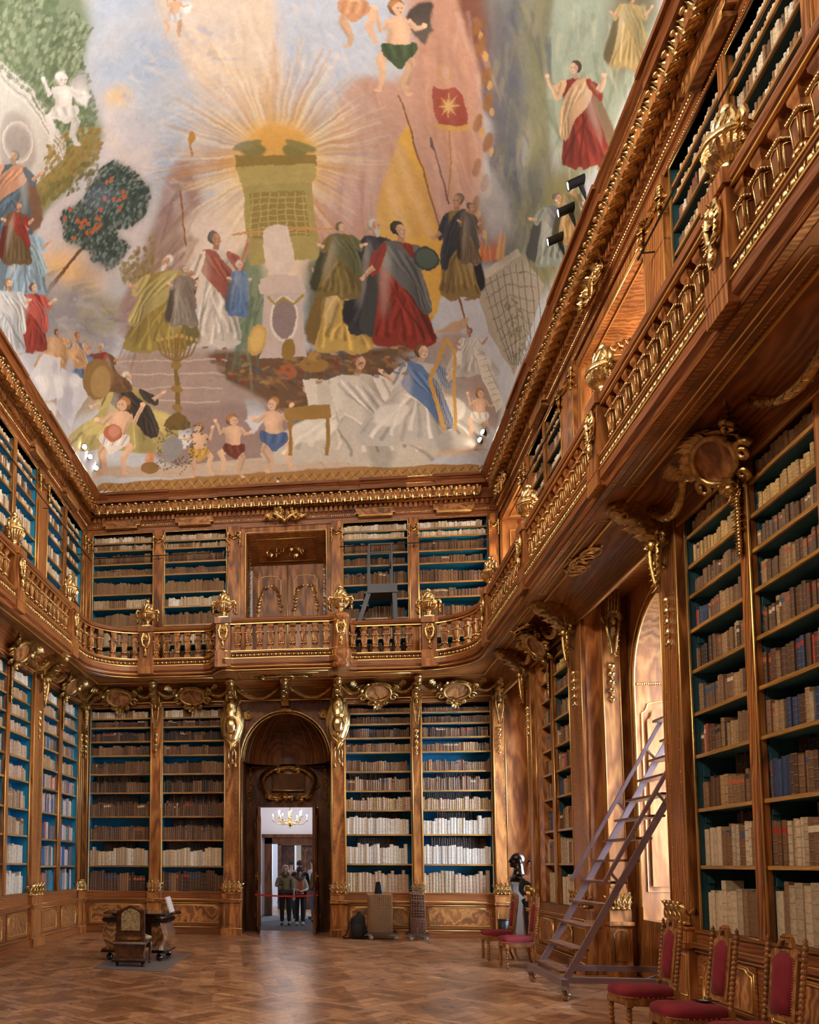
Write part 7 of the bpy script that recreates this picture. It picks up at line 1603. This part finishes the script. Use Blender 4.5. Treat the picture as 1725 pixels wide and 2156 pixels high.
def cherub(x,y,h,skin=(224,184,152),lean=0,cl=(90,110,160),wing=None,hair=(170,120,70)):
    f=R.choice([-1,1]); X=lambda u,v:(x+u*f*h+lean*h*v,y+v*h); D_=sh(skin,.72); L_=sh(skin,1.1)
    if wing:
        for q in range(6): poly([X(.06,.2),X(.2+.05*q,.0+.05*q),X(.44-.02*q,-.04+.08*q),X(.3,.2+.06*q)],sh(wing,.86+.05*q),1)
    poly([X(-.1,.14),X(.1,.13),X(.15,.24),X(.11,.38),X(.14,.5),X(0,.56),X(-.15,.5),X(-.12,.36),X(-.15,.24)],skin,0); poly([X(-.02,.16),X(.08,.17),X(.1,.28),X(.04,.44),X(-.04,.3)],L_,3,70); poly([X(-.13,.2),X(-.08,.3),X(-.08,.5),X(-.13,.48)],D_,2,60)
    for s,a in ((-1,(.26,.06)),(1,(.30,.26))):
        line([X(s*.11,.18),X(s*.2,.28),X(s*a[0],a[1])],h*.085,skin,0,100,h*.045); line([X(s*.12,.21),X(s*.2,.31),X(s*a[0],a[1]+.02)],h*.025,D_,1,60,h*.012); ell(*X(s*a[0],a[1]-.02),h*.035,h*.03,L_)
    line([X(-.07,.5),X(-.22,.60),X(-.17,.76),X(-.22,.92)],h*.15,skin,0,100,h*.055); line([X(.06,.5),X(.13,.68),X(.06,.86),X(.1,.98)],h*.15,sh(skin,.93),0,100,h*.055); line([X(.09,.55),X(.16,.7),X(.09,.88)],h*.03,D_,1,60); line([X(-.1,.49),X(-.22,.57),X(-.15,.72)],h*.03,L_,1,60)
    for q in ((-.24,.94),(.13,.99)): ell(*X(*q),h*.045,h*.022,skin)
    poly([X(-.17,.42),X(.02,.46),X(.19,.40),X(.22,.54),X(.08,.62),X(.02,.72),X(-.1,.62),X(-.2,.54)],cl,0)
    for q in range(5): line([X(-.15+.07*q,.44),X(-.1+.06*q,.58)],h*.018,sh(cl,1.3) if q%2 else sh(cl,.65),1,75)
    ell(*X(-.01,.03),h*.095,h*.10,sh(hair,.8),0); ell(*X(-.02,.0),h*.07,h*.06,sh(hair,1.25),1,80); ell(*X(.02,.055),h*.068,h*.078,skin,0); line([X(.0,.045),X(.025,.045)],h*.012,sh(skin,.45)); line([X(.045,.045),X(.065,.047)],h*.012,sh(skin,.45)); line([X(.03,.095),X(.055,.095)],h*.012,(170,90,80)); ell(*X(-.02,.08),h*.02,h*.016,(226,150,126),1,60)
W_=(224,216,206); G_=(170,150,76); RD=(150,52,38); BL=(96,130,180); GN=(92,104,80); DK=(62,62,70); RS=(168,96,80); OC=(200,150,70); GY=(178,178,176)
FIG=[(452,508,232,W_,RS,.0,(110,105,100),.40,1,-.5,0),(352,560,190,G_,(190,176,110),-.16,(222,218,212),.55,.1,.2,0),(388,575,120,(150,140,130),(140,126,118),0,(160,150,140),.4,.2,.1,0),(500,560,110,BL,(120,150,190),0,(210,206,200),.3,0,0,0),
(738,535,215,(206,170,84),(200,160,80),-.06,(214,208,200),.46,.6,.3,0),(790,482,230,DK,(70,72,82),0,(200,192,184),.36,.1,.0,0),(840,490,250,RD,(108,110,112),.05,(70,60,52),.42,.2,-.7,0),(715,482,150,(130,112,60),(110,112,78),0,(120,116,90),.5,0,0,0),
(962,428,210,(150,124,70),(62,66,76),.02,(130,110,90),.3,-.5,.1,0),(990,440,120,(120,100,80),(96,90,84),0,(110,100,90),.3,0,0,0),(755,770,250,(214,206,192),W_,-.05,(150,104,60),.62,.3,.1,1),(890,745,235,(206,202,196),BL,.0,(120,80,50),.48,.6,.3,1),
(265,800,180,(196,180,112),(74,66,60),.02,(216,212,206),.6,.4,-.4,1),(210,735,110,(120,90,60),RD,0,(200,190,180),.5,0,.2,1),(165,715,100,BL,(214,170,130),0,(160,100,56),.4,.4,.2,1),(120,702,90,(206,160,110),(214,170,124),.1,(110,70,44),.5,.3,.1,1),
(30,335,170,(86,110,130),(206,150,118),-.1,(150,146,140),.5,-.3,.3,0),(55,480,150,(150,180,206),(160,196,222),0,(170,60,44),.5,.2,0,0),(38,440,120,(110,90,60),RD,0,(150,110,80),.4,.2,.1,0),(70,608,140,RD,(196,90,80),-.06,(120,80,50),.44,.3,.1,0),(20,600,150,(196,204,214),(206,212,222),-.05,(150,120,90),.44,.1,.1,0),
(1212,150,210,RD,(222,182,140),.12,(92,72,56),.42,.8,.9,0),(1172,420,150,(150,160,150),(120,126,132),.02,(120,112,100),.5,.9,-.2,0),(1203,398,120,(190,150,90),(130,120,84),0,(110,90,66),.4,.2,.2,0),(1330,0,150,(196,170,110),(176,160,110),-.05,(120,90,60),.4,.5,.2,0),(985,700,110,(206,204,200),(216,214,212),.1,(150,104,66),.44,.3,.6,1)]
for (x,y,h,c1,c2,ln,hr,w,a1,a2,s) in FIG: robed(x,y-.06*h,h*1.08,c1,c2,ln,None,hr,w,a1,bool(s),a2)
CHB=[(575,845,150,.05,(80,104,150),(196,196,206)),(420,895,110,0,(206,160,70),(206,206,214)),(488,880,125,.06,(120,60,50),None),(262,845,160,-.25,(226,220,216),None),(1010,825,100,0,(226,220,210),None),(835,10,190,.02,(74,92,66),(90,80,74)),(740,-70,170,.05,(206,150,110),None),(372,-10,90,0,(206,206,214),(220,224,232)),(128,160,150,.1,(214,214,216),(206,208,212))]
for (x,y,h,ln,cl_,wg) in CHB:
    cherub(x,y,h,(220,220,222) if x==128 else (224,184,152),ln,cl_,wg,(214,214,216) if x==128 else (160,112,66))
# props
line([(378,400),(385,460),(393,520)],4,(150,96,60)); ell(404,290,8,14,(190,140,60),0); line([(404,304),(404,330)],4,(180,130,60))
line([(372,705),(372,770),(374,860),(372,905)],8,(132,104,50),0,100,11); 
for k in range(-4,5): line([(372,765),(372+k*8,752-abs(k)*1.5),(372+k*10,712+abs(k)*2)],3.5,(140,112,56)); ell(372+k*10,708+abs(k)*2,3.5,4,(196,160,84))
for y in (770,820,860): ell(372,y,12,8,(156,124,62))
poly([(340,905),(405,905),(395,880),(372,868),(350,880)],(122,96,48),0)
ell(543,715,20,36,(206,166,84),0,100,.15); ell(543,715,14,28,(222,186,104),1,100,.15); ell(896,545,30,26,(58,70,66),0,100,.5); ell(896,545,26,21,(84,98,92),1,100,.5)
ell(660,768,30,17,(158,118,52),0); ell(660,750,14,10,(176,136,64)); ell(607,785,20,17,(166,96,56),0); ell(607,735,14,24,(150,118,50)); 
poly([(636,800),(664,798),(668,850),(646,856)],(222,212,196),0,100,False); poly([(664,798),(690,802),(702,852),(668,850)],(206,196,180),0,100,False); poly([(600,858),(695,852),(698,880),(604,886)],(164,124,56),0,100,False)
for x in (612,690): line([(x,880),(x,960)],8,(160,120,54))
line([(935,905),(905,800),(922,760),(940,712)],9,(196,150,66)); line([(940,712),(956,740),(958,905)],7,(206,160,76)); 
for k in range(9): line([(914+k*4.6,790-k*7),(925+k*3.5,900)],1,(216,190,130),0,80)
poly([(905,700),(935,690),(990,660),(975,700)],(196,160,130),1); poly([(995,730),(1020,760),(1060,850),(1045,870),(1015,800)],(226,220,206),0,100,False)
for k in range(9): line([(1003+k*4.5,748+k*12),(1022+k*4,744+k*12)],1.3,(120,110,104),0,70)
for P in ([(92,745),(128,752),(130,838),(96,846),(66,790)],[(130,775),(180,800),(190,830),(150,902),(118,860)]): poly(P,(212,214,226),0,100,False)
for k in range(12): ell(R.uniform(80,170),R.uniform(765,880),R.uniform(6,13),R.uniform(10,22),R.choice([(232,234,240),(186,188,204)]),2,80,R.uniform(-.4,.4))
ell(205,800,32,44,(146,112,62),0); ell(212,806,22,34,(172,138,84),1); ell(237,912,20,18,(186,104,76),0); ell(240,908,13,12,(214,150,124),2,80)
ell(315,985,20,13,(150,112,60),0); 
for k in range(9): line([(315+R.uniform(-10,10),972),(315+R.uniform(-8,8),950)],6,(220,140,70),1,80,1)
dabs([(330,900),(420,880),(440,930),(380,1000),(330,990)],(84,84,56),150,5,80); poly([(340,930),(375,915),(390,945),(360,975),(342,960)],(150,148,152),1)
for k in range(60): 
    x=R.uniform(440,860); y=748+R.uniform(0,60)*(1 if x<700 else .8); ell(x,y,R.uniform(4,10),R.uniform(2,5),R.choice([(150,106,60),(84,92,104),(132,60,44),(166,130,70)]),0,70,R.uniform(-.5,.5))
NA, NB = 1040, 1080
img = np.zeros((NB, NA, 3), np.float32) + .6
rs = np.random.RandomState(7)
def srgb(h): c = np.array(h, float) / 255.0; return np.where(c <= .04045, c / 12.92, ((c + .055) / 1.055) ** 2.4).astype(np.float32)
def fbm(h, w_, cells, octs, seed):
    r = np.random.RandomState(seed); out = np.zeros((h, w_), np.float32); amp = 1.0; tot = 0
    for o in range(octs):
        n = cells * 2 ** o; g = r.rand(n + 2, n + 2).astype(np.float32); y = np.linspace(0, n, h); x = np.linspace(0, n, w_)
        yi = y.astype(int); xi = x.astype(int); fy = (y - yi)[:, None]; fx = (x - xi)[None, :]; fy = fy * fy * (3 - 2 * fy); fx = fx * fx * (3 - 2 * fx)
        a = g[np.ix_(yi, xi)] * (1 - fx) + g[np.ix_(yi, xi + 1)] * fx; b = g[np.ix_(yi + 1, xi)] * (1 - fx) + g[np.ix_(yi + 1, xi + 1)] * fx
        out += (a * (1 - fy) + b * fy) * amp; tot += amp; amp *= .55
    return out / tot - .5
def fill(px, py, col, f, op):
    m_ = f * 2.2 + 2; x0 = max(0, int(px.min() - m_)); x1 = min(NA, int(px.max() + m_) + 2); y0 = max(0, int(py.min() - m_)); y1 = min(NB, int(py.max() + m_) + 2)
    if x1 <= x0 or y1 <= y0: return
    X, Y = np.meshgrid(np.arange(x0, x1) + .5, np.arange(y0, y1) + .5); ins = np.zeros(X.shape, bool); n = len(px)
    for i in range(n):
        xa, ya, xb, yb = px[i], py[i], px[(i + 1) % n], py[(i + 1) % n]
        if ya == yb: continue
        c = ((ya > Y) != (yb > Y)) & (X < (xb - xa) * (Y - ya) / (yb - ya) + xa); ins ^= c
    a = ins.astype(np.float32)
    k = int(f * 1.3)
    for _ in range(2 if k > 0 else 1):
        kk = max(1, k)
        if k == 0 and min(a.shape) < 3: break
        q = np.pad(a, kk, mode='edge'); c = np.cumsum(np.cumsum(np.pad(q, ((1, 0), (1, 0))), 0), 1); w_ = 2 * kk + 1
        bl = (c[w_:, w_:] - c[:-w_, w_:] - c[w_:, :-w_] + c[:-w_, :-w_]) / (w_ * w_); a = bl if k > 0 else a * .6 + bl * .4
    a = (a * op / 100)[..., None]; img[y0:y1, x0:x1] = img[y0:y1, x0:x1] * (1 - a) + col * a
for row in OUT:
    kind, col, P = row[0], srgb(row[1]), np.array(row[-1], float)
    if kind == 'P' and row[2] == 0 and row[3] > 90 and np.ptp(P[:, 0]) > 40: pass
    hd = row[2:-1]; px = P[:, 0] * NA / 1000; py = P[:, 1] * NB / 1000
    if kind == 'P': fill(px, py, col, hd[0], hd[1])
    else:
        n, s_, op = hd; x0, x1, y0, y1 = px.min(), px.max(), py.min(), py.max(); k = 0
        for _ in range(n * 4):
            if k >= n: break
            x, y = rs.uniform(x0, x1), rs.uniform(y0, y1); c = False
            for i in range(len(px)):
                j = (i + 1) % len(px)
                if (py[i] > y) != (py[j] > y) and x < (px[j] - px[i]) * (y - py[i]) / (py[j] - py[i]) + px[i]: c = not c
            if not c: continue
            k += 1; t = np.arange(7) * .9; r = s_ * .55 * rs.uniform(.5, 1.1, 7); fill(x + r * np.cos(t), y + r * np.sin(t), col * rs.uniform(.75, 1.25), 0, op)
wy = fbm(NB, NA, 26, 3, 11) * 9; wx = fbm(NB, NA, 26, 3, 12) * 9      # the brush never follows an edge exactly
gy, gx = np.meshgrid(np.arange(NB), np.arange(NA), indexing='ij'); img = img[np.clip((gy + wy).astype(int), 0, NB - 1), np.clip((gx + wx).astype(int), 0, NA - 1)]
n1 = fbm(NB, NA, 5, 6, 1)[..., None]; n2 = fbm(NB, NA, 60, 3, 2)[..., None]; n3 = fbm(NB, NA, 9, 5, 3)
img = img * (1 + .22 * n1 + .16 * n2)
img[..., 0] *= 1 + .10 * n3; img[..., 2] *= 1 - .12 * n3
img = img * .9 + img.mean(axis=2, keepdims=True) * .1 + .012; img = np.clip(img * PAINT, 0, .92)
aa = np.linspace(-1, 1, NA); bb = np.linspace(0, 2.0, NB); A_, B_ = np.meshgrid(aa, bb)
X = XC + HWD * np.sin(A_ * PI / 2); Bc = np.minimum(B_, 1); Y = YE - DC * (1 - np.cos(Bc * PI / 2)) - np.maximum(B_ - 1, 0) * LB; Z = Z0 + HC * np.cos(A_ * PI / 2) * np.sin(Bc * PI / 2)
co = np.stack([X, Y, Z], -1).reshape(-1, 3).astype(np.float32)
idx = np.arange(NA * NB).reshape(NB, NA); q = np.stack([idx[:-1, :-1], idx[:-1, 1:], idx[1:, 1:], idx[1:, :-1]], -1).reshape(-1, 4)
me = bpy.data.meshes.new('painted_vault'); me.vertices.add(len(co)); me.vertices.foreach_set('co', co.ravel()); me.loops.add(q.size); me.loops.foreach_set('vertex_index', q.ravel().astype(np.int32)); me.polygons.add(len(q))
me.polygons.foreach_set('loop_start', np.arange(0, q.size, 4, dtype=np.int32)); me.polygons.foreach_set('use_smooth', np.ones(len(q), bool)); me.update(calc_edges=True)
at = me.attributes.new('paint', 'FLOAT_COLOR', 'POINT'); at.data.foreach_set('color', np.concatenate([img.reshape(-1, 3), np.ones((NA * NB, 1), np.float32)], 1).astype(np.float32).ravel())
m, nt, b = nodes('fresco_paint'); a = N(nt, 'ShaderNodeAttribute', attribute_name='paint'); tc = N(nt, 'ShaderNodeTexCoord')
ns = N(nt, 'ShaderNodeTexNoise', i_Scale=9.0, i_Detail=8.0, i_Roughness=.7, i_Distortion=1.2); nt.links.new(tc.outputs['Object'], ns.inputs['Vector'])
rp = ramp(nt, ns.outputs['Fac'], [(.3, (.86, .85, .84)), (.7, (1.1, 1.1, 1.1))]); c = mix(nt, a.outputs['Color'], rp.outputs[0], .8, 'MULTIPLY'); nt.links.new(c, b.inputs['Base Color']); b.inputs['Roughness'].default_value = .85; b.inputs['Specular IOR Level'].default_value = .15
me.materials.append(m); o = bpy.data.objects.new('ceiling', me); COL.objects.link(o); struct(o)
# plain end of the vault towards the entrance
m = MB(); vs = []
for y in (YE - DC - LB, -3): vs += [(XC + HWD * math.sin(a * PI / 2), y, Z0 + HC * math.cos(a * PI / 2)) for a in [k / 12 - 1 for k in range(25)]]
m.add(vs, [(k, k + 1, k + 26, k + 25) for k in range(24)], None, True); struct(m.build('ceiling', plain('fresco_ground', (.42, .40, .38), .9)))
m = MB()
m.box(XL - .8, XC - HWD, -3, D + .8, 9.62, 9.66); m.box(XC + HWD, XR + 1.6, -3, D + .8, 9.62, 9.66); m.box(XL - .8, XR + 1.6, YE, D + .8, 9.62, 9.66); struct(m.build('trim_60', WH))
